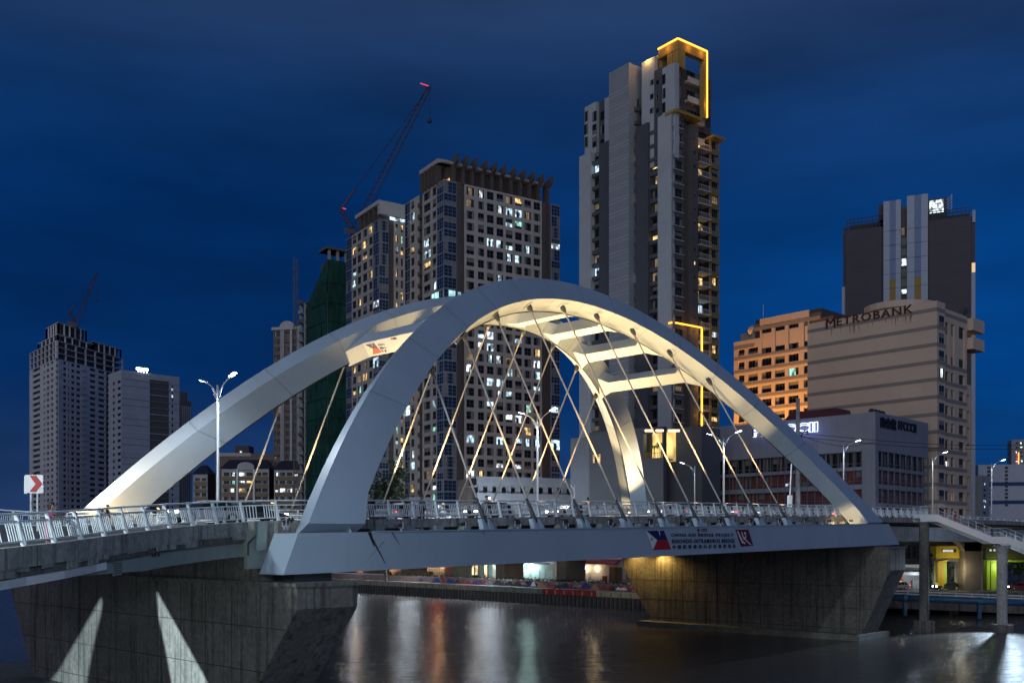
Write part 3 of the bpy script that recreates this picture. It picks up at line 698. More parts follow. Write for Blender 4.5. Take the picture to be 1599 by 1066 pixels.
def corner(px, Y, aL, aR, zb=GZ):
    O = Vector(((px - CX) / F * Y, Y, zb))
    L = Face(O, math.radians(aL), -1); Rr = Face(O, math.radians(aR), 1)
    if L.n.y > 0: L.n *= -1
    if Rr.n.y > 0: Rr.n *= -1
    return O, L, Rr
def body(mb, L, Rr, tL, tR, z0, z1, inset=0.0, l0=0.0, r0=0.0):
    q = lambda a, b: L.O + L.ex * a + Rr.ex * b
    pl = [q(l0 + 0, r0 + 0), q(tL, r0 + 0), q(tL, tR), q(l0 + 0, tR)]
    if inset: pl[0] -= L.n * inset + Rr.n * inset; pl[1] -= L.n * inset; pl[3] -= Rr.n * inset
    pl = [Vector((p.x, p.y, 0)) for p in pl]
    mb.prism(pl, UZ * z0, UZ * z1)
# window panes
G_dark = mat('window_glass_dark', (.014, .015, .018), .25, var=.4, scale=.3, spec=.22)
M_curt = mat('curtain_pale', (.20, .19, .18), .9, var=.3, scale=1.5)
M_blind = mat('blind_dark', (.05, .045, .045), .8, var=.3, scale=1.5)
G_navy = mat('window_glass_blue', (.018, .034, .070), .15, var=.4, scale=.3, spec=.35)
G_brown = mat('window_glass_brown', (.22, .055, .045), .14, var=.5, scale=.5, spec=.5)
LIT = {'cool': emis('window_light_cool', (.62, .86, 1.0), 1.25, .9, 1.05), 'white': emis('window_light_white', (.85, .95, 1.0), 1.25, .9, 1.05),
       'warm': emis('window_light_warm', (1.0, .66, .26), 1.0, .9, 1.05), 'green': emis('window_light_green', (.42, .95, .78), .8, .9, 1.05),
       'dim': emis('window_light_dim', (.9, .62, .34), .18, .6, .9), 'cyan': emis('window_light_cyan', (.50, .95, 1.0), 1.3, .35, .9)}
def win_geo(mb, w, h, cols, rows, fw_=.07, M=None, base=0, var=0):
    """frame (slot base) and panes (slot base+1) as a shallow box; x along, y out, z up; origin at the lower middle"""
    T = (lambda q: M @ Vector(q)) if M else (lambda q: Vector(q))
    def bx(x0, x1, y0, y1, z0, z1): mb.hexa([T(q) for q in [(x0, y0, z0), (x1, y0, z0), (x1, y1, z0), (x0, y1, z0), (x0, y0, z1), (x1, y0, z1), (x1, y1, z1), (x0, y1, z1)]])
    mb.mi = base
    bx(-w / 2, -w / 2 + fw_, 0, .07, 0, h); bx(w / 2 - fw_, w / 2, 0, .07, 0, h); bx(-w / 2 + fw_, w / 2 - fw_, 0, .065, 0, fw_); bx(-w / 2 + fw_, w / 2 - fw_, 0, .065, h - fw_, h)
    for k in range(1, cols): x = -w / 2 + w * k / cols; bx(x - fw_ * .4, x + fw_ * .4, .0, .06, fw_, h - fw_)
    for k in range(1, rows): z = h * (.0 + k / rows); bx(-w / 2 + fw_, w / 2 - fw_, .0, .055, z - fw_ * .4, z + fw_ * .4)
    mb.mi = base + 1
    mb.add([T(q) for q in [(-w / 2 + fw_ * .5, .02, fw_ * .5), (w / 2 - fw_ * .5, .02, fw_ * .5), (w / 2 - fw_ * .5, .02, h - fw_ * .5), (-w / 2 + fw_ * .5, .02, h - fw_ * .5)]], [(0, 3, 2, 1)])
    if var:
        x0, x1, z0, z1 = [(0, 0, 0, 0), (-.5, -.12, 0, 1), (.15, .5, 0, 1), (-.5, .5, .55, 1), (-.5, -.25, 0, 1), (-.5, .5, 0, .38), (-.1, .25, 0, .7)][var]
        mb.mi = base + 2; f2 = fw_ * .5
        q = [(x0 * (w - 2 * f2), z0 * (h - 2 * f2) + f2), (x1 * (w - 2 * f2), z1 * (h - 2 * f2) + f2)]
        mb.add([T(v) for v in [(q[0][0], .032, q[0][1]), (q[1][0], .032, q[0][1]), (q[1][0], .032, q[1][1]), (q[0][0], .032, q[1][1])]], [(0, 3, 2, 1)])
        if var == 4: mb.add([T(v) for v in [(.22 * w, .032, f2), (.46 * w, .032, f2), (.46 * w, .032, h - f2), (.22 * w, .032, h - f2)]], [(0, 3, 2, 1)])
    mb.mi = 0
WM = {}
def add_windows(root, cells, frame_mat, glass, lit, rnd, limit=300, name='window', grid=(2, 2), fw_=.07):
    """cells: (face, t0, t1, o, z0, z1[, forced light]); lit: [(light, probability)...]"""
    stuff = {}
    for i, c in enumerate(cells):
        f, t0, t1, o_, z0, z1 = c[:6]; g = glass; force = c[6] if len(c) > 6 else None
        if force: g = LIT.get(force, glass)
        elif force is None:
            r = rnd.random(); acc = 0
            for nm, pr in lit:
                acc += pr
                if r < acc: g = LIT[nm]; break
        w = round(t1 - t0, 2); h = round(z1 - z0, 2); M = f.M((t0 + t1) / 2, o_, z0); lt = g is not glass; var = rnd.choice((0, 1, 2, 3, 4, 5, 6)) if lt else rnd.choice((0, 0, 0, 1, 2, 3, 4, 5)); cm = M_blind if lt else M_curt
        if i < limit:
            key = (w, h, grid, fw_, frame_mat.name, g.name, var)
            if key not in WM:
                mb = MB(); win_geo(mb, w, h, grid[0], grid[1], fw_, var=var); WM[key] = mb.mesh('window', [frame_mat, g, cm])
            inst(name, WM[key], root, M)
        else:
            if g.name not in stuff: stuff[g.name] = (MB(), g)
            win_geo(stuff[g.name][0], w, h, grid[0], grid[1], fw_, M, 0, var)
    for mb, g in stuff.values(): mb.build(name, [frame_mat, g, M_blind if g is not glass else M_curt], root, kind='stuff')
def skin(mb, f, cols, rows, T0, T1, Z0, Z1, d=.35):
    """wall skin of thickness d with rectangular openings cols x rows; returns the cells"""
    cols = sorted(cols); rows = sorted(rows); z = Z0
    for (a, b) in rows: f.box(mb, T0, T1, -d, 0, z, a); z = b
    if z < Z1: f.box(mb, T0, T1, -d, 0, z, Z1)
    t = T0; piers_ = []
    for (a, b) in cols: piers_.append((t, a)); t = b
    piers_.append((t, T1))
    for (a, b) in rows:
        for (p, q) in piers_:
            if q - p > .01: f.box(mb, p, q, -d, -.004, a, b)
    return [(f, c0, c1, -d + .02, r0, r1) for (r0, r1) in reversed(rows) for (c0, c1) in cols]
def tt(f, *px): return [tuple(sorted((f.t(a), f.t(b)))) for a, b in px]
def levels(ztop, n, pitch, lo, hi): return [(ztop - (k + 1) * pitch + lo, ztop - (k + 1) * pitch + hi) for k in range(n)]
M_beige = mat('beige_render', (.43, .395, .36), .8, var=.12, scale=.3, streak=.2)
M_cream = mat('pale_render', (.48, .47, .46), .8, var=.1, scale=.3, streak=.15)
M_brownw = mat('dark_brown_render', (.095, .078, .072), .8, var=.15, scale=.4)
M_greyw = mat('grey_render', (.30, .32, .34), .8, var=.1, scale=.2, streak=.2)
M_dgrey = mat('dark_grey_render', (.085, .092, .105), .8, var=.12, scale=.3)
M_fr = mat('window_frame_grey', (.22, .24, .27), .5, var=.1)
M_frw = mat('window_frame_pale', (.45, .47, .50), .5, var=.1)
M_frd = mat('window_frame_dark', (.11, .11, .12), .5, var=.1)
M_ochre = mat('ochre_render', (.33, .22, .06), .75, var=.1)
# ================================================================== grid tower (centre) and its twin
def grid_tower(px, Y, pL, pR, ytop, label, colsL, colsR, glassL, glassR, darkL, darkR, seed, nrow, lit):
    rn = random.Random(seed)
    O, L, Rr = corner(px, Y, -32.7, 57.3); tL, tR = L.t(pL), Rr.t(pR); zt = CZ + (HY - ytop) / F * Y
    rt = thing('apartment_tower', label, 'apartment tower', tuple(O), 'grid fronted apartment towers')
    pitch = 3.1; d = .45
    core = MB(); body(core, L, Rr, tL, tR, GZ, zt - .3, d); core.build('core_wall', M_brownw, rt)
    rows = levels(zt - .3, nrow, pitch, .75, 2.85); z0 = rows[-1][0] - .75
    cells = []
    gl = []
    w = MB(); wm = []
    # grid wall on the right face
    cR = tt(Rr, *colsR); T0, T1 = cR[0][0] - .5, cR[-1][1] + .5
    cells += skin(w, Rr, cR, rows, T0, T1, z0, zt)
    w.build('grid_wall', M_beige, rt)
    cL = tt(L, *colsL)
    for grp in darkL:
        w = MB()                          # spandrel walls between the glass bays on the left face
        a, b = sorted((L.t(grp[0]), L.t(grp[1]))); inner = [c for c in cL if c[0] >= a - .01 and c[1] <= b + .01]
        cells += skin(w, L, inner, rows, a, b, z0, zt); w.build('spandrel_wall', M_beige, rt)
    add_windows(rt, cells, M_frd, G_dark, lit, rn, 300, 'window', (2, 2))
    # glazed bays: one panel per floor, framed
    gc = []
    for f, lst in ((L, glassL), (Rr, glassR)):
        for (a, b) in tt(f, *lst):
            for k in range(nrow):
                zb = zt - .3 - (k + 1) * pitch
                gc.append((f, a, b, -.12, zb + .25, zb + pitch))
    spn = MB()
    for f, lst in ((L, glassL), (Rr, glassR)):
        for (a, b) in tt(f, *lst):
            f.box(spn, a + .02, b - .02, -d, -.125, z0, zt - .3)
            for k in range(nrow + 1): f.box(spn, a, b, -.12, .06, zt - .3 - k * pitch, zt - .3 - k * pitch + .25)
    spn.build('spandrel', mat('bay_spandrel', (.20, .23, .29), .6, var=.1), rt)
    add_windows(rt, gc, mat('bay_frame_blue', (.20, .25, .34), .5), G_navy, [('cool', .03), ('white', .02), ('green', .01)], rn, 260, 'glazed_bay', (3, 3), .09)
    # balconies in the dark recesses of the left face
    bm = MB(); bm.box(-1.1, 1.1, -.4, .5, 0, .16); bm.box(-1.1, 1.1, .42, .5, .16, 1.05); bmsh = bm.mesh('balcony', M_brownw)
    return rt, O, L, Rr, tL, tR, zt, pitch, rows, bmsh, rn
LITB = [('cool', .11), ('white', .06), ('warm', .03), ('green', .02), ('dim', .06)]
B_ = grid_tower(693, 258, 629, 875, 280, 'tall beige grid apartment tower crowned with dark fins, behind the arch crown',
    [(641, 647), (661, 672), (674.5, 681)], [(728.5, 741), (746.5, 756.5), (760.5, 771.5), (775.5, 786.5), (790, 801), (804.5, 815.5), (819, 830), (833.5, 844)],
    [(629.3, 640), (682, 692.7)], [(693.3, 713), (861, 874.5)], [(640.2, 653.5), (659.5, 681.8)], [(721, 728)], 3, 30, LITB)
rt, O, L, Rr, tL, tR, zt, pitch, rows, bmsh, rn = B_
for k in range(28): inst('balcony', bmsh, rt, L.M(L.t(656.5), -.2, zt - .3 - (k + 1) * pitch))
sl_ = MB(); a, b = Rr.t(713.2), Rr.t(720.8); Rr.box(sl_, a, b, -.45, -.05, GZ, zt); a, b = Rr.t(847.5), Rr.t(853); Rr.box(sl_, a, b, -.45, -.1, GZ, zt); sl_.build('side_strip', M_brownw, rt)
# crown: parapet room, fins, slab
cr = MB(); body(cr, L, Rr, tL * .62, Rr.t(846), zt - .29, zt + 4.4, 2.2); cr.build('roof_room', M_brownw, rt)
slb = MB(); Rr.box(slb, -.4, Rr.t(850), -3.2, -.35, zt + 4.7, zt + 5.3); slb.build('roof_slab', M_beige, rt)
slb = MB(); L.box(slb, 1.4, L.t(660), -3.2, 1.0, zt + 4.7, zt + 5.7); slb.build('roof_slab', M_beige, rt)
for k in range(5):
    fm = MB(); t = L.t(662) + (L.t(690) - L.t(662)) * k / 5; L.box(fm, t, t + .5, -.9, .9, zt - .2, zt + 4.7); fm.build('crown_fin', M_brownw, rt)
for k, x in enumerate((710.6, 725, 739.5, 755.5, 769.7, 784, 800, 814.5, 828.7, 843, 857)):
    t = Rr.t(x); fm = MB()
    pf = [(-2.6, zt - .1), (-.2, zt - .1), (-.2, zt + 4), (1.6, zt + 5.0), (1.6, zt + 6.9), (-2.6, zt + 5.8)]
    fm.prism([Rr.p(t, o_, z) for o_, z in pf], Rr.ex * -.33, Rr.ex * .33); fm.build('crown_fin', M_brownw, rt)
gl = MB(); L.box(gl, .6, L.t(664), -2.1, -1.9, zt + .2, zt + .9); gl.build('terrace_light', emis('terrace_glow', (1, .55, .2), .8, .6, .6), rt)
gl = MB(); Rr.box(gl, Rr.t(698), Rr.t(730), -2.15, -1.95, zt + .2, zt + .8); gl.build('terrace_light', MATS['terrace_glow'], rt)
# corner flat with cold bright lights (behind the far arch)
kz = int((CZ + (HY - 452) / F * 258 - GZ) / 1)
zf = zt - .3 - (int((zt - .3 - zpx(455, 258)) / pitch) + 1) * pitch
add_windows(rt, [(L, *sorted((L.t(674.5), L.t(692.5))), .07, zf + .5, zf + 2.9, 'cyan'), (Rr, Rr.t(700), Rr.t(711), .07, zf + .3, zf + 2.9, 'cyan'), (Rr, Rr.t(714.5), Rr.t(720), .0, zf + 1.2, zf + 2.8, 'cyan')], M_frw, G_dark, [], rn, 9, 'window', (4, 2), .1)
E_ = grid_tower(592, 272, 540, 632, 341, 'slimmer blue glass apartment tower left of the finned tower', [(549.5, 556), (557.5, 563.5), (566, 573), (575.5, 581.5)], [(618, 622), (626, 630)],
    [(540.3, 549), (582.5, 591.7)], [(592.3, 607)], [(549.2, 564.3), (564.6, 582.2)], [], 8, 28, [('warm', .13), ('cool', .08), ('green', .05), ('dim', .05)])
rt, O, L, Rr, tL, tR, zt, pitch, rows, bmsh, rn = E_
cr = MB(); body(cr, L, Rr, tL * .66, tR, zt - .29, zt + 4.6, 1.0); cr.build('roof_room', M_brownw, rt)
pr = MB(); L.box(pr, .0, tL * .68, -1.2, .3, zt + 4.0, zt + 5.0); Rr.box(pr, .0, tR, -1.0, .25, zt + 1.3, zt + 5.0); pr.build('parapet', M_cream, rt)
gl = MB(); Rr.box(gl, Rr.t(608), tR, .26, .34, zt + .1, zt + .9); gl.build('terrace_light', LIT['cool'], rt)
for k in range(5):
    fm = MB(); t = tL * .66 * (k + .3) / 5; L.box(fm, t, t + .4, -.9, .1, zt - .2, zt + 4.0); fm.build('crown_fin', M_brownw, rt)
# ================================================================== tower under construction, wrapped in green net
rn = random.Random(21)
O, L, Rr = corner(511, 312, -35, 55); tL, tR = L.t(466.5), Rr.t(546); zt = zpx(385, 312)
rt = thing('unfinished_tower', 'unfinished concrete tower wrapped in dark green safety net', 'unfinished tower', tuple(O))
core = MB(); body(core, L, Rr, tL, tR, GZ, zt - 14, 1.8); core.build('core_wall', M_dgrey, rt)
core = MB(); body(core, L, Rr, tL * .45, tR, zt - 14, zt - 3, 2.4); core.build('core_wall', M_dgrey, rt)
ln = int((zt - 14 - GZ) / 3.1)
for k in range(ln):
    z = zt - 14 - 3.1 * k; fs_ = MB(); body(fs_, L, Rr, tL, tR, z - .35, z, .25); fs_.build('floor_slab', M_concd, rt)
    if k % 1 == 0:
        bl = MB(); L.box(bl, tL - 3.0, tL - .6, -.2, .5, z, z + (1.1 if rn.random() < .7 else .3)); bl.build('balcony', M_conc2 if rn.random() < .6 else M_concd, rt)
cl = MB()
for t in (tL - .5, tL - 4.2, tL * .5, .8): L.box(cl, t - .4, t + .4, -.9, -.2, GZ, zt - 14)
for t in (tR * .35, tR * .7): Rr.box(cl, t - .4, t + .4, -.9, -.2, GZ, zt - 14)
cl.build('column', M_conc2, rt, kind='stuff')
NETM = mat('green_safety_net', (.010, .070, .049), .85, var=.5, scale=.10, streak=.3, stcol=(.006, .045, .03), fine=1.1, bump=.8, bscale=1.2)
tn = L.t(479)
for f, a, b in ((L, -.05, tn), (Rr, -.05, tR)):
    n = max(2, int((b - a) / 3.2))
    for k in range(n):                         # net sheets, each slack and a little out of line
        t0 = a + (b - a) * k / n; t1 = a + (b - a) * (k + 1) / n; zz = GZ
        top = zt - 4 - (12 * ((t0 + t1) / 2 / tn) if f is L else 0)
        mb = MB(); m2 = 14; vs = []
        for i in range(m2 + 1):
            for j in range(4): top = zt - 4 - (12 * (t0 + (t1 - t0) * j / 3) / tn if f is L else 0); vs.append(f.p(t0 + (t1 - t0) * j / 3, .25 + rn.uniform(-.05, .10) + .12 * math.sin(i * 2.9 + j * 1.3), zz + (top - zz) * i / m2))
        mb.add(vs, [(4 * i + j, 4 * i + j + 1, 4 * i + j + 5, 4 * i + j + 4) for i in range(m2) for j in range(3)])
        mb.build('safety_net', NETM, rt)
        for z_ in range(int(GZ) + 6, int(top) - 2, 6):
            rp = MB(); f.box(rp, t0, t1, .5, .58, z_ - .09, z_ + .09); rp.build('net_rope', mat('net_rope', (.008, .05, .036), .8), rt)
rf = MB(); Rr.box(rf, -.3, tR, -6, .4, zt - .7, zt); L.box(rf, 0, L.t(499), -5, .4, zt - .7, zt); rf.build('roof_slab', M_concd, rt)
for t in (1.0, tR * .5, tR - 1):
    cc = MB(); Rr.box(cc, t - .35, t + .35, -1.2, -.3, zt - 6, zt - .7); cc.build('column', M_conc2, rt)
hs = thing('hoist_mast', 'thin lattice hoist mast rising beside the netted tower', 'hoist mast', tuple(L.p(tL + 1.4, .5, GZ)))
hm = MB(); ztm = zpx(390, 322)
for x, y in ((-.5, -.5), (.5, -.5), (.5, .5), (-.5, .5)): hm.bar(L.p(tL + 1.4 + x, .5 + y, GZ), L.p(tL + 1.4 + x, .5 + y, ztm), .14)
z = GZ
while z < ztm - 1.5: hm.bar(L.p(tL + .9, 1, z), L.p(tL + 1.9, 1, z + 1.4), .1); hm.bar(L.p(tL + .9, 1, z), L.p(tL + 1.9, 1, z), .1); z += 1.5
hm.build('lattice', M_concd, hs)
# ================================================================== tower cranes
M_crane = mat('crane_paint', (.06, .05, .075), .6, var=.1)
def crane(name_label, foot, Yc, jib_tip, aframe, pend, mast_base_y, red, wj):
    """luffing tower crane; all points are (px, py) on a plane at depth Yc"""
    p = lambda q, dy=0: P(q[0], q[1], Yc + dy)
    rt = thing('tower_crane', name_label, 'tower crane', tuple(P(foot[0], mast_base_y, Yc)))
    def lattice(nm, a, b, w0, w1, n, side, thick=.16):
        mb = MB(); d = (b - a).normalized(); x = d.cross(Vector((0, 1, 0))).normalized(); y = Vector((0, 1, 0))
        ch = []
        for i in range(n + 1):
            t = i / n; w = w0 * (1 - t) + w1 * t; c = a.lerp(b, t); ch.append([c - x * w - y * w, c + x * w - y * w, c + x * w + y * w, c - x * w + y * w])
        for k in range(4): mb.tube([r[k] for r in ch], thick, 4)
        for i in range(n):
            mb.bar(ch[i][0], ch[i + 1][1], thick * 1.1); mb.bar(ch[i][3], ch[i + 1][2], thick * 1.1); mb.bar(ch[i][0], ch[i][1], thick); mb.bar(ch[i][1], ch[i + 1][2], thick)
        mb.build(nm, M_crane, rt)
    lattice('mast', P(foot[0], mast_base_y, Yc), P(foot[0], foot[1], Yc), .9, .9, 7, 0)
    lattice('jib', p(foot), p(jib_tip), 1.0 * wj, .55 * wj, 26, 0, .09)
    lattice('a_frame', p(foot), p(aframe), .8 * wj, .4 * wj, 6, 0)
    cb = MB(); cb.hexa([p((foot[0] - 16 * wj, foot[1] + 3), -1.3), p((foot[0] + 5 * wj, foot[1] + 3), -1.3), p((foot[0] + 5 * wj, foot[1] + 3), 1.3), p((foot[0] - 16 * wj, foot[1] + 3), 1.3), p((foot[0] - 16 * wj, foot[1] - 6), -1.3), p((foot[0] + 2 * wj, foot[1] - 3), -1.3), p((foot[0] + 2 * wj, foot[1] - 3), 1.3), p((foot[0] - 16 * wj, foot[1] - 6), 1.3)]); cb.build('machinery_deck', M_crane, rt)
    rp = MB(); rp.tube([p(aframe), p(pend), p((pend[0] * .35 + jib_tip[0] * .65, pend[1] * .35 + jib_tip[1] * .65)), p(jib_tip)], .13, 4); rp.tube([p(jib_tip), p((jib_tip[0] - .3, jib_tip[1] + 52 * wj))], .07, 4); rp.build('hoist_rope', M_crane, rt)
    lk = MB(); lk.bar(p(aframe), p(pend), .5); lk.build('strut', M_crane, rt)
    hk = MB(); hk.ball(p((jib_tip[0] - .3, jib_tip[1] + 54 * wj)), .8 * wj); hk.build('hook_block', M_crane, rt)
    if red:
        em = emis('red_marker_glow', (1.0, .06, .16), .9)
        for a, b in red:
            r = MB(); r.bar(p(a, -1.3), p(b, -1.3), .26); r.build('warning_light', em, rt)
    return rt
crane('large luffing tower crane leaning steeply above the netted tower', (553, 362), 316, (671, 135), (532, 327), (554, 297), 412, [((656.5, 130.5), (669, 134.5)), ((535, 325), (540, 326.5))], 1.0)
crane('small luffing tower crane on the grey tower far across the river', (118, 507), 530, (152, 426), (108, 487), (118, 475), 540, [], .8)
# ================================================================== far beige block with arched crown, and the low apartment rows
rn = random.Random(4)
O, L, Rr = corner(468, 420, -78, 12); tL = L.t(427); zt = zpx(514, 420)
rt = thing('beige_tower', 'beige apartment tower with an arched white crown beside the green net', 'apartment tower', tuple(O))
w = MB(); body(w, L, Rr, tL, 14, GZ, zt, .4); w.build('core_wall', M_brownw, rt)
w = MB(); rws = levels(zt, 22, 3.25, .8, 2.6); cols = tt(L, (457, 464), (446, 452.5), (433, 439), (428, 431.5)); cells = skin(w, L, cols, rws, 0, tL, rws[-1][0] - .8, zt, .4); w.build('wall', mat('brown_pink_render', (.19, .145, .13), .8, var=.1), rt)
pl = MB()
for x in (466, 455, 442, 440.5): t = L.t(x); L.box(pl, t - .5, t + .5, 0, .5, GZ, zt + .3)
L.box(pl, -.4, tL + .6, -.3, .8, zt, zt + 1.2); pl.build('pilaster', M_cream, rt)
ar = MB(); c0 = L.t(449); pts = [(c0 + 3.4 * math.cos(q * math.pi / 10), zt + 1.2 + 2.5 * math.sin(q * math.pi / 10)) for q in range(11)]
ar.prism([L.p(t, 0, z) for t, z in pts], L.n * -.8, L.n * .6); ar.build('arched_crown', M_cream, rt)
add_windows(rt, cells, M_fr, G_dark, [('dim', .04)], rn, 300, 'window', (3, 2))
rt = thing('low_apartment_block', 'plain brown block with a small roof room behind the low white rows', 'apartment block', tuple(P(420, 800, 440)))
w = MB(); w.box(P(336, 0, 440).x, P(462, 0, 440).x, 440, 455, GZ, zpx(708, 440)); w.build('wall', mat('brown_pink_render2', (.20, .15, .13), .8, var=.12), rt)
w = MB(); w.box(P(366, 0, 440).x, P(388, 0, 440).x, 441, 449, zpx(708, 440), zpx(695, 440)); w.build('roof_room', M_brownw, rt)
w = MB(); w.box(P(338, 0, 440).x, P(392, 0, 440).x, 439.7, 440, zpx(712, 440), zpx(707, 440)); w.build('cornice', M_cream, rt)
for x in (416, 418 + 1, 424): 
    pass
for i, x in enumerate((417, 425)):
    for yy in (718, 727): 
        q = MB(); q.box(P(x - 2.5, 0, 440).x, P(x + 2.5, 0, 440).x, 439.8, 440, zpx(yy + 5, 440), zpx(yy, 440)); q.build('window', G_dark, rt)
q = MB(); q.box(P(374, 0, 440).x, P(377, 0, 440).x, 440.7, 441, zpx(706, 440), zpx(703.5, 440)); q.build('window', LIT['white'], rt)
def lowblock(x0, x1, yroof, Y, ys, label, wins, lits, arch_x=None, base=(.30, .29, .28)):
    rt = thing('low_apartment_block', label, 'apartment block', tuple(P((x0 + x1) / 2, 850, Y)), 'low white apartment rows')
    X = lambda x: P(x, 0, Y).x
    w = MB(); w.box(X(x0), X(x1), Y + .3, Y + 12, GZ, zpx(yroof, Y)); w.build('core_wall', M_brownw, rt)
    f = Face((X(x1), Y, GZ), math.radians(-90), -1); f.n = Vector((0, -1, 0))
    sk = MB(); rws = [(zpx(y1, Y), zpx(y0, Y)) for y0, y1 in ys]; cols = [tuple(sorted((f.t(a), f.t(b)))) for a, b in wins]
    cells = skin(sk, f, cols, rws, 0, X(x1) - X(x0), GZ, zpx(yroof, Y), .3); sk.build('wall', M_cream, rt)
    out = []
    for c in cells:
        m = (c[0].p((c[1] + c[2]) / 2, 0, (c[4] + c[5]) / 2)); px = CX + m.x / m.y * F; py = HY - (m.z - CZ) / m.y * F
        lf = [l for (lx, ly, l) in lits if abs(lx - px) < 5 and abs(ly - py) < 5]
        out.append(c[:6] + ((lf[0],) if lf else ('none',)))
    add_windows(rt, out, M_fr, G_dark, [], RND, 300, 'window', (2, 1))
    bands = MB()
    for (y0, y1), (y2, y3) in zip(ys[:-1], ys[1:]): f.box(bands, .3, X(x1) - X(x0) - .3, 0, .25, zpx(y2 - .5, Y), zpx(y1 + .5, Y))
    bands.build('balcony_band', mat('tan_render', (.26, .20, .13), .8, var=.1), rt)
    rf = MB(); zr = zpx(yroof, Y); xa, xb = X(x0) - .6, X(x1) + .6
    rf.hexa([(xa, Y - .6, zr), (xb, Y - .6, zr), (xb, Y + 12, zr), (xa, Y + 12, zr), (xa + 2.5, Y + 4.5, zr + 4), (xb - 2.5, Y + 4.5, zr + 4), (xb - 2.5, Y + 7, zr + 4), (xa + 2.5, Y + 7, zr + 4)]); rf.build('roof', mat('dark_roof_sheet', (.03, .032, .045), .6, var=.2), rt)
    if arch_x:
        a, b = X(arch_x[0]), X(arch_x[1]); c = (a + b) / 2; r = (b - a) / 2
        g = MB(); g.prism([Vector((c + r * math.cos(q * math.pi / 10), Y, zr + .8 + r * .55 * math.sin(q * math.pi / 10))) for q in range(11)] + [Vector((c - r, Y, zr - .5)), Vector((c + r, Y, zr - .5))], Vector((0, -.7, 0)), Vector((0, .5, 0))); g.build('gable', M_cream, rt)
        for x in (a, b):
            pc = MB(); pc.box(x - .35, x + .35, Y - .75, Y - .02, GZ, zr - .3); pc.build('pilaster', M_white, rt)
    return rt
ys = [(737, 743), (750, 755.5), (762, 768), (775, 781), (787, 793)]
lowblock(302, 324, 740, 405, [(746, 751), (758, 763), (769, 775), (781, 787)], 'small end block of the low white rows, left of the grey lamp post', [(304.5, 312), (315, 322)], [])
lowblock(346, 420, 731.5, 402, ys, 'low white apartment row with an arched gable and several lit rooms', [(349.5, 358), (360, 368.5), (373, 382), (385, 395), (398.5, 408), (409.5, 418)],
         [(365, 740, 'white'), (378, 740, 'white'), (365, 752, 'green'), (378, 752, 'white'), (390, 752, 'warm'), (365, 765, 'white'), (378, 765, 'warm')], (371, 397))
lowblock(428, 466, 733, 402, ys, 'low white apartment row partly behind the second glowing cable', [(430, 434), (437, 445), (448, 456), (459, 465)], [(462, 740, 'white'), (441, 765, 'white'), (452, 765, 'white'), (462, 765, 'cool'), (432, 741, 'white'), (432, 765, 'white')])
# ================================================================== left group across the river
rn = random.Random(31)
M_rc = mat('bare_concrete', (.60, .58, .60), .85, var=.18, scale=.15, streak=.3)
O, L, Rr = corner(88, 513, -41, 16); tL, tR = L.t(46), Rr.t(192); zt = zpx(531, 513)
rt = thing('concrete_tower', 'bare grey concrete tower with open top floors and a crane, far left', 'unfinished tower', tuple(O))
w = MB(); body(w, L, Rr, tL, tR, GZ, zt - 9.3, .8, 0, 0); w.build('core_wall', M_brownw, rt)
cells = []
w = MB(); rws = levels(zt - 9.3, 26, 3.1, 1.0, 2.5); z0 = rws[-1][0] - 1
cells += skin(w, L, tt(L, (50.5, 62.5), (67.5, 70.2), (72.3, 76.5), (79, 83)), rws, 1.5, tL, z0, zt - 9.3, .8)
cells += skin(w, Rr, tt(Rr, (99, 104), (106.5, 109), (111.5, 117), (119.5, 126), (140.5, 150), (154, 164)), rws, 1.5, Rr.t(166), z0, zt - 9.3, .8)
w.build('wall', M_rc, rt)
cv = MB(); cc = L.p(1.5, 0, 0) ; 
for k in range(26):                            # rounded corner bands
    z = zt - 9.3 - 3.1 * k; a = L.p(1.6, -.1, 0); b = O; c = Rr.p(2.6, -.1, 0)
    poly = [Vector((p.x, p.y, 0)) for p in ((a * (1 - t)**2 + b * 2 * t * (1 - t) + c * t * t) for t in [i / 6 for i in range(7)])] + [Vector((q.x, q.y, 0)) for q in (Rr.p(3.4, -2, 0), L.p(2.2, -2, 0))]
    cv.prism(poly, UZ * (z - 3.1), UZ * (z - 1.2))
cv.build('corner_band', M_rc, rt, kind='stuff')
st = MB()
for c in cells:
    if c[0] is L and c[1] > L.t(63.5): c[0].box(st, c[1], c[2], -.78, -.7, c[4], c[5])
    elif c[0] is Rr: c[0].box(st, c[1], c[2], -.78, -.7, c[4], c[5])
st.build('window', G_dark, rt, kind='stuff')
for x0, x1, xs in ((127, 135, 0), (167, 190.5, 1)):
    a, b = Rr.t(x0), Rr.t(x1); bb = MB()
    for k in range(27):
        z = zt - 9.3 - 3.1 * k
        for j in range(2 if xs else 1):
            t0 = a + (b - a) * (j / (2 if xs else 1)); t1 = t0 + (b - a) / (2 if xs else 1) * .86
            Rr.box(bb, t0, t1, -.6, .9, z - 3.1, z - 2.9); Rr.box(bb, t0, t1, .75, .9, z - 2.9, z - 2.1)
    bb.build('balcony', M_rc, rt, kind='stuff')
for k in range(3):                             # open frame floors
    z = zt - 9.3 + 3.1 * k
    s_ = MB(); body(s_, L, Rr, tL, tR, z - .25, z + .12); s_.build('floor_slab', M_rc, rt)
    cc = MB()
    for f, tm in ((L, tL), (Rr, tR)):
        for t in [tm * q / 7 for q in range(8)]: f.box(cc, max(0, t - .35), t + .35, -.9, -.1, z + .12, z + 2.85)
    cc.build('column', M_rc, rt, kind='stuff')
s_ = MB(); body(s_, L, Rr, tL, tR, zt - .25, zt + .1); s_.build('floor_slab', M_rc, rt)
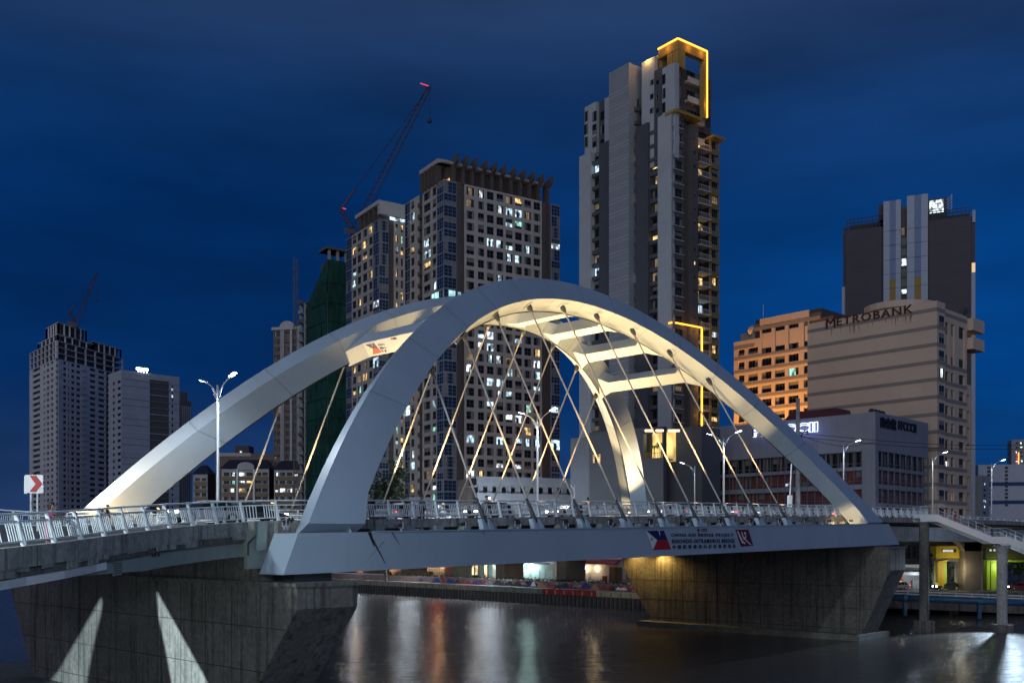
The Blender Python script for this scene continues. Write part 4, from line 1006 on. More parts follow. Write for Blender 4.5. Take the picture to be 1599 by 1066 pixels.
in_ = MB(); body(in_, L, Rr, tL * .9, tR * .95, zt - 9.2, zt - .3, 3.0); in_.build('core_wall', M_brownw, rt)
for (l0, l1, r0, r1, z0, z1) in ((2, tL * .75, 2, tR * .55, .1, 4.0), (3, tL * .5, 3, tR * .45, 4.0, 10.5), (2, tL * .7, tR * .55, tR * .98, .1, 5.5)):
    q = lambda a, b: L.O + L.ex * a + Rr.ex * b
    cc = MB(); s_ = MB()
    for k in range(6):
        for (a, b) in ((l0 + (l1 - l0) * k / 5, r0), (l0, r0 + (r1 - r0) * k / 5), (l0 + (l1 - l0) * k / 5, r1), (l1, r0 + (r1 - r0) * k / 5)):
            p = q(a, b); cc.box(p.x - .35, p.x + .35, p.y - .35, p.y + .35, zt + z0, zt + z1 - .4)
    s_.prism([Vector((q(a, b).x, q(a, b).y, 0)) for a, b in ((l0 - .5, r0 - .5), (l1, r0 - .5), (l1, r1), (l0 - .5, r1))], UZ * (zt + z1 - .4), UZ * (zt + z1))
    cc.build('column', M_rc, rt, kind='stuff'); s_.build('floor_slab', M_rc, rt)
    cw = MB(); cw.prism([Vector((q(a, b).x, q(a, b).y, 0)) for a, b in ((l0 + 3, r0 + 3), (l1 - 1, r0 + 3), (l1 - 1, r1 - 1), (l0 + 3, r1 - 1))], UZ * (zt + z0), UZ * (zt + z1 - .5)); cw.build('core_wall', M_brownw, rt)
O, L, Rr = corner(189.5, 486, -42, 44); tL, tR = L.t(169.5), Rr.t(280); zt = zpx(577, 486)
rt = thing('striped_tower', 'grey striped tower with a dark centre bay and white roof floodlights', 'apartment tower', tuple(O))
w = MB(); body(w, L, Rr, tL, tR, GZ, zt, .3); w.build('core_wall', M_dgrey, rt)
rws = levels(zt - 4, 20, 3.2, .9, 2.3)
w = MB(); cells = skin(w, L, tt(L, (183.5, 188.5), (176, 179)), rws, 0, tL, GZ, zt, .3)
cells += skin(w, Rr, tt(Rr, (268, 270.5)), rws, Rr.t(264.2), tR, GZ, zt, .3)
Rr.box(w, 0, Rr.t(234), -.3, 0, GZ, zt); Rr.box(w, Rr.t(234), Rr.t(264.2), -.3, 0, zt - 3, zt); w.build('wall', mat('blue_grey_render', (.36, .39, .47), .8, var=.1, scale=.2), rt)
st = MB()
for c in cells: c[0].box(st, c[1], c[2], -.28, -.2, c[4], c[5])
st.build('window', G_dark, rt, kind='stuff')
ln_ = MB(); ln2 = MB()
for k in range(24):
    z = zt - 1.2 - 3.2 * k; Rr.box(ln2 if k % 3 else ln_, 0, tR, -.2, .08, z, z + .3); L.box(ln_, 0, tL, 0, .08, z, z + .25)
ln_.build('stripe', M_cream, rt, kind='stuff'); ln2.build('stripe', mat('tan_stripe', (.27, .22, .15), .8), rt, kind='stuff')
for i, x in enumerate((217, 221, 225, 230)):
    f_ = MB(); q = Rr.p(Rr.t(x), -.5, zt); f_.bar(q, q + UZ * 1.2, .3); f_.box(q.x - .8, q.x + .8, q.y - .9, q.y - .4, q.z + 1.1, q.z + 2.1); f_.build('roof_floodlight', emis('roof_flood_glow', (.8, .93, 1), 14), rt)
for z in (zt - 7.5, zt - 10.7):
    f_ = MB(); Rr.box(f_, Rr.t(268), Rr.t(270), .02, .1, z, z + 1.3); f_.build('window', LIT['white'], rt)
O, L, Rr = corner(283, 560, -42, 48); zt = zpx(611, 560)
rt = thing('dark_tower', 'dim dark slab tower half hidden behind the far arch', 'apartment tower', tuple(O))
w = MB(); body(w, L, Rr, 10, Rr.t(299), GZ, zt - 5, 0); body(w, L, Rr, 8, Rr.t(293), zt - 5, zt, 0); w.build('wall', M_dgrey, rt)
w = MB()
for k in range(5): t = Rr.t(285 + 3 * k); Rr.box(w, t - .3, t + .3, 0, .4, GZ, zt - 8)
w.build('rib', M_greyw, rt, kind='stuff')
for k, (x, y0) in enumerate(((430, 746), (300, 760))):
    pass
# ================================================================== tall dark and grey tower with the amber portal
rn = random.Random(77)
YC = 212; O, L, Rr = corner(1051, YC, -37.5, 52.5); tL, tR = L.t(904.5), Rr.t(1123)
rt = thing('portal_tower', 'tallest dark and pale grey tower outlined by an amber light strip at its top', 'apartment tower', tuple(O))
pit = 3.0
zC = lambda py, px: (L.z(py, px) if px <= 1051 else Rr.z(py, px))
zt = zC(172, 1051)
core = MB(); body(core, L, Rr, tL, tR, GZ, zC(245, 905), 3.0); body(core, L, Rr, L.t(957), tR, GZ, zt - 1, 3.0); core.build('core_wall', M_brownw, rt)
G1 = mat('pale_grey_panel', (.40, .425, .45), .75, var=.08, scale=.2, streak=.12); G2 = mat('dark_grey_panel', (.075, .08, .094), .75, var=.1, scale=.3)
def strip(a, b, o1, ytop, m, o0=-3.0, nm='wall_panel'):
    mb = MB(); t0, t1 = sorted((L.t(a), L.t(b))); zz = L.z(ytop, b); L.box(mb, t0, t1, o0, o1, GZ, zz); mb.build(nm, m, rt); return t0, t1, zz
def lines(t0, t1, o, z1, pair, m=M_cream):
    mb = MB(); k = 1
    while z1 - k * pit > 20:
        z = z1 - k * pit
        L.box(mb, t0, t1, o, o + .05, z, z + .10)
        if pair: L.box(mb, t0, t1, o, o + .05, z + .75, z + .85)
        k += 1
    mb.build('trim_line', m, rt, kind='stuff')
a = strip(904.5, 922, 0, 237, G1); lines(a[0], a[1], 0, a[2] - 1, True)
a = strip(936, 953, .1, 218, G2)
a = strip(957, 988, 1.2, 100, mat('mid_grey_panel', (.25, .27, .305), .75, var=.08, scale=.2)); lines(a[0], a[1], 1.2, a[2] - 3, True); TS = a
a = strip(993, 1012, .1, 191, G2)
a = strip(1027, 1051, 0, 172, G1, -.46); lines(a[0], a[1], 0, a[2], False)
recs = []
def recess(f, x0, x1, depth, ztop_, nm='ledge'):
    t0, t1 = sorted((f.t(x0), f.t(x1))); k = 1; mb = MB()
    while ztop_ - k * pit > 16:
        z = ztop_ - k * pit; mb = MB(); f.box(mb, t0, t1, -3, -depth + .9, z - .25, z + .55); mb.build(nm, M_dgrey, rt); recs.append((f, t0 + .1, t1 - .1, -depth, z + .6, z + pit - .35)); k += 1
recess(L, 922.3, 935.7, 1.3, L.z(232, 930)); recess(L, 1012.3, 1026.7, 1.3, L.z(184, 1020)); recess(L, 988.4, 992.6, 1.2, L.z(150, 990)); recess(L, 953.3, 956.7, 1.2, L.z(215, 955))
add_windows(rt, recs, M_frd, G_dark, [('warm', .09), ('dim', .10), ('cool', .02)], rn, 290, 'window', (2, 1))
# right face
w = MB(); wc = []
k = 1; zr = zt - 1
rowsR = levels(zr, 30, pit, .85, 2.55)
wc += skin(w, Rr, [(Rr.t(1054.5), Rr.t(1066.5))], rowsR, 0, Rr.t(1067.5), GZ, zt, .5)
Rr.box(w, Rr.t(1067.5), Rr.t(1079), -2.5, -1.2, GZ, zt - 1); Rr.box(w, Rr.t(1079), Rr.t(1091), -2.5, -.1, GZ, zt - 1.5); w.build('wall', mat('umber_render', (.10, .088, .085), .8, var=.12, scale=.3), rt)
w = MB(); rowsE = levels(zr - 2.2, 29, pit, 1.0, 2.8); wc2 = skin(w, Rr, [(Rr.t(1111), Rr.t(1122.5))], rowsE, Rr.t(1109.5), tR, GZ, zr - 2, .5); w.build('ochre_wall', mat('dark_ochre_render', (.21, .15, .06), .8, var=.12), rt)
add_windows(rt, [c for pr in zip(wc, wc2) for c in pr], M_frd, G_dark, [('warm', .12), ('white', .06), ('dim', .06)], rn, 200, 'window', (4, 2))
tr_ = MB()
for k in range(30): z = zr - (k + 1) * pit + .55; Rr.box(tr_, .1, Rr.t(1067.5), 0, .22, z, z + .14)
tr_.build('window_sill', M_cream, rt, kind='stuff')
tiny = []
for k in range(28):
    z = zr - 2 - (k + 1) * pit + 1.2; tiny.append((Rr, Rr.t(1083.5), Rr.t(1086.5), -.08, z, z + .8))
add_windows(rt, tiny, M_frd, G_dark, [('warm', .14)], rn, 300, 'window', (1, 1), .05)
a, b = Rr.t(1091.5), Rr.t(1109); w_ = b - a
bm = MB(); bm.box(-w_ / 2, w_ / 2, -2.2, .35, 0, .2)
for k in range(8): x = -w_ / 2 + w_ * k / 7; bm.box(x - .025, x + .025, .26, .32, .2, 1.15)
bm.box(-w_ / 2, w_ / 2, .24, .34, 1.15, 1.24); bmesh2 = bm.mesh('balcony', M_cream)
bw = []
ltb = {0: 'warm', 6: 'warm', 10: 'warm', 11: 'warm', 12: 'cool', 15: 'white', 16: 'white', 17: 'dim', 24: 'cool'}
for k in range(29):
    z = zr - 2.2 - (k + 1) * pit; inst('balcony', bmesh2, rt, Rr.M((a + b) / 2, 0, z)); bw.append((Rr, a + .2, b - .2, -2.1, z + .22, z + 2.7, ltb.get(k)))
add_windows(rt, bw, M_frd, G_dark, [('warm', .05), ('dim', .1)], rn, 300, 'window', (3, 1))
sb = MB(); Rr.box(sb, Rr.t(1091), Rr.t(1109.5), -3, -2.3, GZ, zr - 2); sb.build('balcony_wall', M_brownw, rt)
cn = MB(); Rr.box(cn, -.2, Rr.t(1091), -2.2, 1.1, zt - .6, zt); Rr.box(cn, Rr.t(1109), tR + .8, -2.2, 1.1, zr - 2, zr - 1.5); cn.build('cornice', M_ochre, rt)
# upper set-back block
U = Face(L.p(.3, -.6, GZ) - Rr.n * 1.2, math.radians(-37.5), -1); U.n = L.n; UR = Face(U.O, math.radians(52.5), 1); UR.n = Rr.n
zu = UR.z(97, 1075)
up = MB(); body(up, U, UR, U.t(1001), UR.t(1115), zt - 1, zu - 1.5, .9); up.build('upper_wall', M_brownw, rt)
for (x0, x1, yt, m, o1) in ((1002, 1022, 88, G1, .0), (1022, 1036, 104, G2, .1), (1036, 1055.5, 98, G1, .35)):
    mb = MB(); t0, t1 = sorted((U.t(x0), U.t(x1))); U.box(mb, t0, t1, -1, o1, zt - 10, U.z(yt, x1)); mb.build('wall_panel', m, rt)
tw = []
for k in range(3):
    for x in (1018.5, 1027.5, 1038.5): t = U.t(x); z = U.z(133 + 22 * k, x); tw.append((U, t - .5, t + .5, .12 if x < 1037 else .37, z, z + (1.1 if x < 1037 else 2.2)))
add_windows(rt, tw, M_frd, G_dark, [], rn, 99, 'window', (1, 1))
bm = MB(); wq = UR.t(1100) - UR.t(1074); bm.box(-wq / 2, wq / 2, -1, 1.0, 0, .5); bm.box(-wq / 2, wq / 2, .85, 1.0, .5, 1.3); bq = bm.mesh('balcony', M_cream)
uw = []
for k in range(4):
    z = zu - 4.4 - 4.2 * k; inst('balcony', bq, rt, UR.M(UR.t(1087), -.9, z))
    uw += [(UR, UR.t(1076), UR.t(1098), -.88, z + .6, z + 3.1), (UR, UR.t(1057.5), UR.t(1068), -.88, z + .6, z + 3.1), (UR, UR.t(1107), UR.t(1114), -.88, z + .6, z + 3.1)]
add_windows(rt, uw, M_frd, G_dark, [], rn, 99, 'window', (4, 1))
# left set-back block
V = L.shift(0, -2.0); mb = MB(); t0, t1 = sorted((V.t(913), V.t(931))); V.box(mb, t0, t1, -2, 0, GZ, V.z(168, 913)); t0, t1 = sorted((V.t(944.5), V.t(957))); V.box(mb, t0, t1, -2, .1, GZ, V.z(148, 957)); mb.build('wall_panel', G1, rt)
mb = MB(); t0, t1 = sorted((V.t(931), V.t(944.5))); V.box(mb, t0, t1, -2, -.9, GZ, V.z(155, 938)); mb.build('wall_panel', G2, rt)
vw = []
for k in range(3):
    for x in (915.5, 928.5): t = V.t(x); z = V.z(190 + 20 * k, x); vw.append((V, t - .7, t + .7, .03, z, z + 2.4))
    vw.append((V, *sorted((V.t(933), V.t(943))), -.87, V.z(186 + 22 * k, 938), V.z(186 + 22 * k, 938) + 2.2))
add_windows(rt, vw, M_frd, G_dark, [], rn, 99, 'window', (1, 1))
# machine room and amber portal
mr_ = MB(); t0, t1 = sorted((U.t(998), U.t(1016))); U.box(mr_, t0, t1, -6, -2.2, zt + 5, U.z(94, 1005)); mr_.build('machine_room', M_cream, rt)
ex_ = MB(); t0, t1 = sorted((U.t(1014), U.t(1026))); U.box(ex_, t0, t1, -5, -1.5, zt + 8, U.z(83, 1020)); ex_.build('machine_room', M_ochre, rt)
AMB = emis('amber_strip_glow', (1.0, .40, .035), 3.4)
pz = UR.z(60, 1058.6) ; PU = U.shift(0, 1.0)
c_ = Vector(P(1058.6, 60, (U.O.y - 1.0))); 
PL = Face((c_.x, c_.y, GZ), math.radians(-37.5), -1); PL.n = L.n; PR_ = Face((c_.x, c_.y, GZ), math.radians(52.5), 1); PR_.n = Rr.n
zp = c_.z; pl1 = PL.t(1028); pr1 = PR_.t(1104)
fr_ = MB(); PL.box(fr_, -.0, pl1, -1.2, 0, zp - 2.2, zp); PR_.box(fr_, 1.2, pr1, -1.2, 0, zp - 2.2, zp - .003); fr_.build('portal_frame', M_ochre, rt)
fr_ = MB()
for f, t in ((PL, PL.t(1049)), (PL, .05), (PR_, PR_.t(1063))): f.box(fr_, t, t + 1.5, -1.3, -.1, zu - 3, zp - 2.2)
fr_.build('portal_post', M_ochre, rt)
fr_ = MB(); PR_.box(fr_, pr1 - 1.0, pr1, -1.2, 0, PR_.z(186, 1104), zp - 2.2); fr_.build('portal_post', M_ochre, rt)
ls = MB(); PL.box(ls, -.05, pl1, .02, .22, zp - .25, zp + .05); PR_.box(ls, 0, pr1, .02, .22, zp - .25, zp + .04); PR_.box(ls, pr1 - .2, pr1 + .05, .02, .22, PR_.z(184, 1103), zp - .25); ls.build('light_strip', AMB, rt)
for t, f in ((pl1 * .5, PL), (pr1 * .35, PR_), (pr1 * .8, PR_)):
    lamp('strip_light', f.p(t, .8, zp - 1.0), 85, (1, .46, .08), size=.6, parent=rt)
lamp('strip_light', PR_.p(pr1 - .8, 1.0, zp - 12), 75, (1, .46, .08), size=.6, parent=rt); lamp('strip_light', PR_.p(pr1 - .8, 1.0, zp - 20), 75, (1, .46, .08), size=.6, parent=rt)
lamp('roof_light', U.p((U.t(1016) + U.t(1008)) / 2, .6, zt + 14), 380, (1, .52, .12), size=.5, parent=rt)
z1, z2 = Rr.z(504.5, 1056), Rr.z(665, 1093)
ls = MB(); Rr.box(ls, .4, Rr.t(1093.5), .25, .5, z1 - .15, z1 + .1); L.box(ls, .0, L.t(1046), .25, .5, z1 - .15, z1 + .1); Rr.box(ls, Rr.t(1093), Rr.t(1094.5), .26, .52, z2, z1 - .16); ls.build('light_strip', AMB, rt)
for k in range(4): lamp('strip_light', Rr.p(Rr.t(1093), 1.0, z1 - 1 - 6 * k), 110, (1, .50, .10), size=.5, parent=rt)
lamp('strip_light', Rr.p(Rr.t(1075), 1.0, z1 - .6), 110, (1, .50, .10), size=.5, parent=rt)
# ================================================================== podium of that tower with the lit palm terrace
YP = 196; O, L, Rr = corner(1036, YP, -50, 40); 
rt = thing('tower_podium', 'dark grey podium with a bright yellow palm terrace and a small lit window', 'podium', tuple(O))
zt = L.z(668, 1004); tl = L.t(890)
w = MB(); a1, a2 = L.t(1034), L.t(1004.5); zl, zh = L.z(716, 1004.5), L.z(677, 1004.5)
sk = skin(w, L, [(a1, a2)], [(zl, zh)], 0, L.t(920), GZ, zt, 1.2); w.build('wall', M_dgrey, rt)
w = MB(); L.box(w, L.t(920), tl, -1.2, -.2, GZ, L.z(684, 890)); w.build('wall', mat('blue_grey_wall', (.16, .175, .20), .8, var=.1), rt)
bk = MB(); L.box(bk, -6, L.t(921), -12, -4.5, GZ, zt); bk.build('back_wall', M_dgrey, rt)
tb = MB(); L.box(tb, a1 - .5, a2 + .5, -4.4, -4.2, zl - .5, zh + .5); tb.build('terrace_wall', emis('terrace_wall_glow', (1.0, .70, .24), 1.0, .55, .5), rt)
tf = MB(); L.box(tf, a1, a2, -4.2, -1.21, zl - .3, zl - .02); tf.build('terrace_floor', M_cream, rt)
rl = MB(); L.box(rl, a1, a2, -.2, -.1, zl + 1.0, zl + 1.1)
for k in range(12): t = a1 + (a2 - a1) * k / 11; L.box(rl, t - .03, t + .03, -.2, -.1, zl, zl + 1.0)
rl.build('terrace_railing', M_ochre, rt)
lamp('terrace_lamp', L.p((a1 + a2) / 2, -2.0, zh - .8), 260, (1, .74, .34), size=.4, parent=rt)
wl = MB(); add_windows(rt, [(L, *sorted((L.t(925), L.t(938.5))), .02, L.z(723, 930), L.z(708.5, 930), 'warm')], M_frd, G_dark, [], rn, 9, 'window', (3, 4), .12)
for x in (1010, 1016, 1027, 1033, 1046, 1052, 1058):
    f_ = MB(); q = P(x, 672, YP - 6); f_.box(q.x - .35, q.x + .35, q.y - .3, q.y, q.z - .2, q.z + .15); f_.build('roof_lamp', emis('roof_lamp_glow', (1, .66, .3), 5), rt)
def palm(loc, h, label, seed, sc=1.0):
    r = random.Random(seed); rt = thing('palm_tree', label, 'palm tree', tuple(loc), 'palms on the lit terrace'); loc = Vector(loc)
    t = MB(); t.sm = True; t.tube([loc, loc + Vector((.1, 0, h * .5)), loc + Vector((.0, 0, h))], [.16 * sc, .12 * sc, .09 * sc], 6); t.build('trunk', mat('palm_bark', (.09, .065, .04), .9), rt)
    top = loc + UZ * h
    for k in range(13):
        a = 2 * math.pi * k / 13 + r.uniform(-.2, .2); el = r.uniform(.1, 1.0); ln = r.uniform(1.3, 1.9) * sc; fr = MB(); prev = None
        d = Vector((math.cos(a), math.sin(a), 0)); s_ = Vector((-d.y, d.x, 0))
        for i in range(7):
            u = i / 6; c = top + d * (ln * u * math.cos(el * .6)) + UZ * (ln * (math.sin(el) * u - 1.0 * u * u)); w_ = (.26 * sc) * math.sin(math.pi * min(1, .15 + u * .85))
            cur = [c - s_ * w_ - UZ * w_ * .5, c, c + s_ * w_ - UZ * w_ * .5]
            if prev: fr.add(prev + cur, [(0, 1, 4, 3), (1, 2, 5, 4)])
            prev = cur
        fr.build('frond', mat('palm_leaf', (.05, .10, .015), .6, var=.4, scale=3), rt)
palm(L.p(L.t(1013), -1.9, zl), 2.6, 'shorter palm left in the bright yellow terrace', 1, .85)
palm(L.p(L.t(1025), -1.7, zl), 3.0, 'taller palm right in the bright yellow terrace', 2, .95)
# ================================================================== office block with red-brown windows and letter signs
rn = random.Random(9)
YF = 186; O, L, Rr = corner(1367, YF, -45.6, 44.4); tL, tR = L.t(1031), Rr.t(1449.5); zt = L.z(643, 1363)
rt = thing('office_block', 'wide pale office block with rows of red-brown windows and roof letters', 'office block', tuple(O))
w = MB(); body(w, L, Rr, tL, tR, GZ, zt - 1, 1.0); w.build('core_wall', M_brownw, rt)
fp = 3.55; zw = [zt - 7.2 - fp * k for k in range(8)]
M_ofw = mat('office_panel', (.255, .265, .305), .7, var=.1, scale=.3, streak=.2)
rws = [(z - 2.65, z) if k else (z - 2.9, z) for k, z in enumerate(zw) if z - 2.7 > GZ]
for f, tm, x0 in ((L, tL, 2.9), (Rr, tR, .6)):
    w = MB(); z = zt
    for (b, a) in rws: f.box(w, 0 if f is L else .001, tm, -1, 0, a, z); z = b
    f.box(w, 0 if f is L else .001, tm, -1, 0, GZ, z); w.build('wall_band', M_ofw, rt)
pl = MB(); L.box(pl, -.15, 2.4, -1, .35, GZ, zt + .004); pl.build('corner_pillar', M_ofw, rt)
bays = []; mull = MB(); band = MB()
for f, tm, n, s0 in ((L, tL, 29, 2.6), (Rr, tR, 9, .3)):
    for (b, a) in rws:
        for k in range(n):
            t0 = s0 + (tm - s0) * k / n; t1 = s0 + (tm - s0) * (k + 1) / n; bays.append((f, t0 + .06, t1 - .06, -.9, b + .02, a - .02))
        f.box(band, s0, tm, .0, .12, b + .6, b + .68)
    for k in range(n + 1):
        t = s0 + (tm - s0) * k / n; f.box(mull, t - .05, t + .05, -.2, .06, GZ, zw[0] + .1)
mull.build('mullion', mat('mullion_grey', (.17, .175, .21), .5), rt, kind='stuff'); band.build('window_bar', MATS['mullion_grey'], rt, kind='stuff')
add_windows(rt, [b for b in bays if b[4] < zw[0] - 3], M_frd, G_brown, [], rn, 230, 'window', (3, 1), .06)
add_windows(rt, [b for b in bays if b[4] >= zw[0] - 3], M_frd, G_dark, [], rn, 60, 'window', (2, 1), .06)
jt = MB()
for f, tm in ((L, tL), (Rr, tR)):
    for (b, a), (b2, a2_) in zip(rws[:1], rws[1:2]):
        n = int(tm / 1.25)
        for k in range(n): f.box(jt, 2.6 + 1.25 * k if f is L else .3 + 1.25 * k, (2.66 if f is L else .36) + 1.25 * k, .0, .03, a2_ + .05, b - .05)
jt.build('panel_joint', M_frd, rt, kind='stuff')
rfm = MB(); q0 = L.p(L.t(1290), -4, zt); rfm.prism([L.p(L.t(1205), -3, zt - .5), L.p(L.t(1300), -3, zt - .5), L.p(L.t(1285), -5.5, zt + 2.3), L.p(L.t(1215), -5.5, zt + 2.3)], Vector((0, 0, 0)), L.n * -6); rfm.build('roof', mat('maroon_roof', (.11, .028, .035), .7, var=.15), rt)
SGN = emis('blue_white_letter_glow', (.62, .72, 1.0), 2.6)
h = 14 / F * 200
me = text_mesh('FFCCCII', L.t(1176) - L.t(1277.5), 2.0, SGN, .06, .05); inst('lettering', me, rt, L.M_text(1176, 682.5, .12))
me = text_mesh('FFCCCII', L.t(1176.5) - L.t(1277.0), 1.8, M_navy, .06, -.012); inst('lettering', me, rt, L.M_text(1176.5, 682.2, .38))
for x in (1190, 1212, 1236, 1250, 1264, 1276): lamp('sign_light', L.p(L.t(x), 1.1, L.z(672, x)), 42, (.22, .26, 1.0), size=.5, parent=rt)
me = text_mesh('商會館', Rr.t(1398) - Rr.t(1373.5), 2.1, M_black, .15, .02); inst('lettering', me, rt, Rr.M_text(1373.5, 667, .1))
me = text_mesh('FFCCCII', Rr.t(1429.5) - Rr.t(1402), 1.75, M_black, .15, .02); inst('lettering', me, rt, Rr.M_text(1402, 670.5, .1))
tk = MB(); q = Rr.p(Rr.t(1385), -3, zt)
for k in range(4): tk.ball(Rr.p(Rr.t(1377) + 1.6 * k, -2, zt + .5), .6)
tk.build('roof_tank', M_dark, rt)
# ================================================================== beige bank tower, its orange lit wing
YM = 206; O, L, Rr = corner(1463, YM, -42.6, 47.4); tL = L.t(1261); zt = L.z(469, 1463)
rt = thing('bank_tower', 'beige striped bank tower with big dark red letters and rust streaks', 'bank tower', tuple(O))
M_mb = mat('tan_stucco', (.60, .47, .37), .8, var=.07, scale=.12, streak=.10, stcol=(.33, .24, .18)); M_mg = mat('grey_band', (.27, .225, .20), .8, var=.08)
fpM = 3.62
w = MB(); body(w, L, Rr, tL, Rr.t(1476), GZ, zt, 0); w.build('wall', M_mb, rt)
bn = MB()
for k in range(13):
    z = zt - 1.05 - .75 - fpM * (k if k == 0 else k) + (0 if k else 0)
    L.box(bn, 0, tL, .0, .06, z - .35, z + .42); Rr.box(bn, 0, Rr.t(1476), 0, .06, z - .35, z + .42)
bn.build('stripe', M_mg, rt)
cells = [(Rr, Rr.t(1466), Rr.t(1473.5), .02, zt - 2.9 - 2.0 - fpM * k, zt - 2.9 - fpM * k + .0) for k in range(13)]
# projecting window bays on the right face
R2_ = Rr.shift(Rr.t(1476), -1.6); tb = R2_.t(1517)
w = MB(); q = [Rr.p(Rr.t(1476) - .5, -1.6, 0), Rr.p(Rr.t(1516.5), -1.6, 0), Rr.p(Rr.t(1516.5), -22, 0), Rr.p(Rr.t(1476) - .5, -22, 0)]
zside = Rr.z(600, 1525)
colsP = [(1478.5, 1488.5), (1492, 1497), (1504, 1513)]
w2 = MB(); rows_ = [(zt - 2.9 - 2.0 - fpM * k - fpM, zt - 2.9 - fpM * k - fpM + .0) for k in range(1, 12)]
cc = [tuple(sorted((Rr.t(a), Rr.t(b)))) for a, b in colsP]
Fp = Rr.shift(0, -.9)
cells2 = skin(w2, Fp, cc, [(zt - 12.2, zt - 3.4)] + [r for r in rows_ if r[1] < zt - 13], Rr.t(1476), Rr.t(1516.5), GZ, zt - .6, .5); w2.build('wall', M_mb, rt)
w3 = MB(); body(w3, L.shift(0, 0), Rr, 20, Rr.t(1516.3), GZ, zt - .7, 1.5, 2.0); w3.build('core_wall', M_brownw, rt)
bn = MB()
for k in range(13):
    z = zt - 1.8 - fpM * k
    if not (1 <= k <= 2): Fp.box(bn, Rr.t(1476), Rr.t(1516.5), 0, .05, z - .35, z + .42)
bn.build('stripe', M_mg, rt)
z_ = cells2[-3:] if False else []
tall = [c for c in cells2 if c[5] - c[4] > 5]; cells2 = [c for c in cells2 if c[5] - c[4] <= 5]
for (f, a, b, o_, z0, z1) in tall:
    pan = MB(); f.box(pan, a + .1, b - .1, -.45, -.3, z0 + 2.0, z1 - 2.4); pan.build('spandrel', M_mb, rt)
    cells2 += [(f, a, b, o_, z0, z0 + 1.9), (f, a, b, o_, z1 - 2.3, z1)]
# lower side block
S3 = Rr.shift(0, -1.5); w4 = MB(); rws3 = [r for r in rows_ if r[1] < zside - 1]
c3 = skin(w4, S3, [tuple(sorted((Rr.t(1517.5), Rr.t(1525.5))))], rws3, Rr.t(1516.6), Rr.t(1528), GZ, zside, 1.0); w4.build('wall', M_mb, rt)
w5 = MB(); S3.box(w5, Rr.t(1516.6), Rr.t(1527.8), -12, -1.0, GZ, zside - .3); w5.build('core_wall', M_brownw, rt)
add_windows(rt, cells + cells2 + c3, M_frd, G_dark, [('dim', .04), ('white', .03)], rn, 300, 'window', (2, 1))
for y0, y1 in ((497, 516), (527, 545)):
    bl = MB(); Rr.box(bl, Rr.t(1517.5), Rr.t(1535), -3, .3, Rr.z(y1, 1520), Rr.z(y0, 1520)); bl.build('balcony_block', M_mb, rt)
cn = MB(); cn.sm = False; c0 = L.p(L.t(1372), -10.5, 0); pts = [(math.cos(q * math.pi / 12), math.sin(q * math.pi / 12)) for q in range(25)]
cn.prism([Vector((c0.x + 8 * a, c0.y + 7 * b, 0)) for a, b in pts[:-1]], UZ * (zt + 1.2), UZ * (zt + 2.6)); cn.prism([Vector((c0.x + 7 * a, c0.y + 6 * b, 0)) for a, b in pts[:-1]], UZ * (zt - .5), UZ * (zt + 1.2)); cn.build('rotunda', M_mb, rt)
BK = mat('rusted_red_letters', (.085, .022, .022), .6, var=.3, scale=1.5)
zz = lambda x: 0
xm0, xm1 = 1290.5, 1306.5
me = text_mesh('M', L.t(xm0) - L.t(xm1 - 1.5), 2.3, BK, .14, .0); M0 = L.M_text(xm0, 513.5, .2); inst('lettering', me, rt, M0)
zb = L.z(513.5, xm0) + .25
me = text_mesh('ETROBANK', L.t(1307.5) - L.t(1425.5), 1.75, BK, .14, .0, 1.15); Mx = L.M_text(1307.5, 512, .2); Mx[2][3] = zb; inst('lettering', me, rt, Mx)
rs = MB(); 
for k in range(26):
    t = L.t(1425) + (L.t(1292) - L.t(1425)) * rn.random(); w_ = rn.uniform(.05, .16); l_ = rn.uniform(.6, 2.6); z = zb - .05
    rs.add([L.p(t - w_, .012, z), L.p(t + w_, .012, z), L.p(t + w_ * .3, .012, z - l_), L.p(t - w_ * .3, .012, z - l_)], [(0, 1, 2, 3)])
rs.build('rust_drip', mat('rust_stain', (.25, .13, .075), .9, var=.4, scale=2), rt)
bush = MB()
for k in range(60): p = Rr.p(Rr.t(1513) + rn.gauss(0, .8), -1.0 + rn.gauss(0, .4), zt - .6 + abs(rn.gauss(.6, .6))); s_ = rn.uniform(.15, .3); bush.add([p, p + Vector((s_, 0, s_)), p + Vector((0, s_, s_ * 1.5))], [(0, 1, 2)])
tag(bush.build('roof_bush', mat('dark_leaf', (.035, .05, .03), .7, var=.4, scale=4)), 'small dark bush on the roof edge of the beige bank tower', 'bush')
# wing
YW = 252; O, L, Rr = corner(1300, YW, -42.6, 47.4); rt = thing('bank_wing', 'orange lit beige office wing with window rows, left of the striped bank tower', 'office wing', tuple(O))
zt = L.z(480, 1281); t0 = L.t(1281); t1 = L.t(1178); t2 = L.t(1146); zl_ = L.z(532, 1160); pitw = 3.62
w = MB(); L.box(w, 0, t0 - .01, -12, -.5, GZ, zt - 2.5); L.box(w, t0, t1, -18, -.5, GZ, zt); L.box(w, t1 + .01, t2, -16, -.5, GZ, zl_); w.build('core_wall', M_brownw, rt)
w = MB(); zz0 = L.z(558, 1200); rwsW = [(zz0 - 2.05 - pitw * k, zz0 - pitw * k) for k in range(-1 + 1, 9)]
colsW = [(1255, 1262), (1231, 1247), (1210, 1225.5), (1189, 1204.5), (1168, 1183.5), (1152.5, 1162.5)]
cw = [tuple(sorted((L.t(a), L.t(b)))) for a, b in colsW]
zt2 = L.z(503, 1215); zt1 = L.z(548, 1215)
cellsW = skin(w, L, [c for c in cw], rwsW, L.t(1263), t2, GZ, zt1 - .3, .5)
upc = cw[:4]
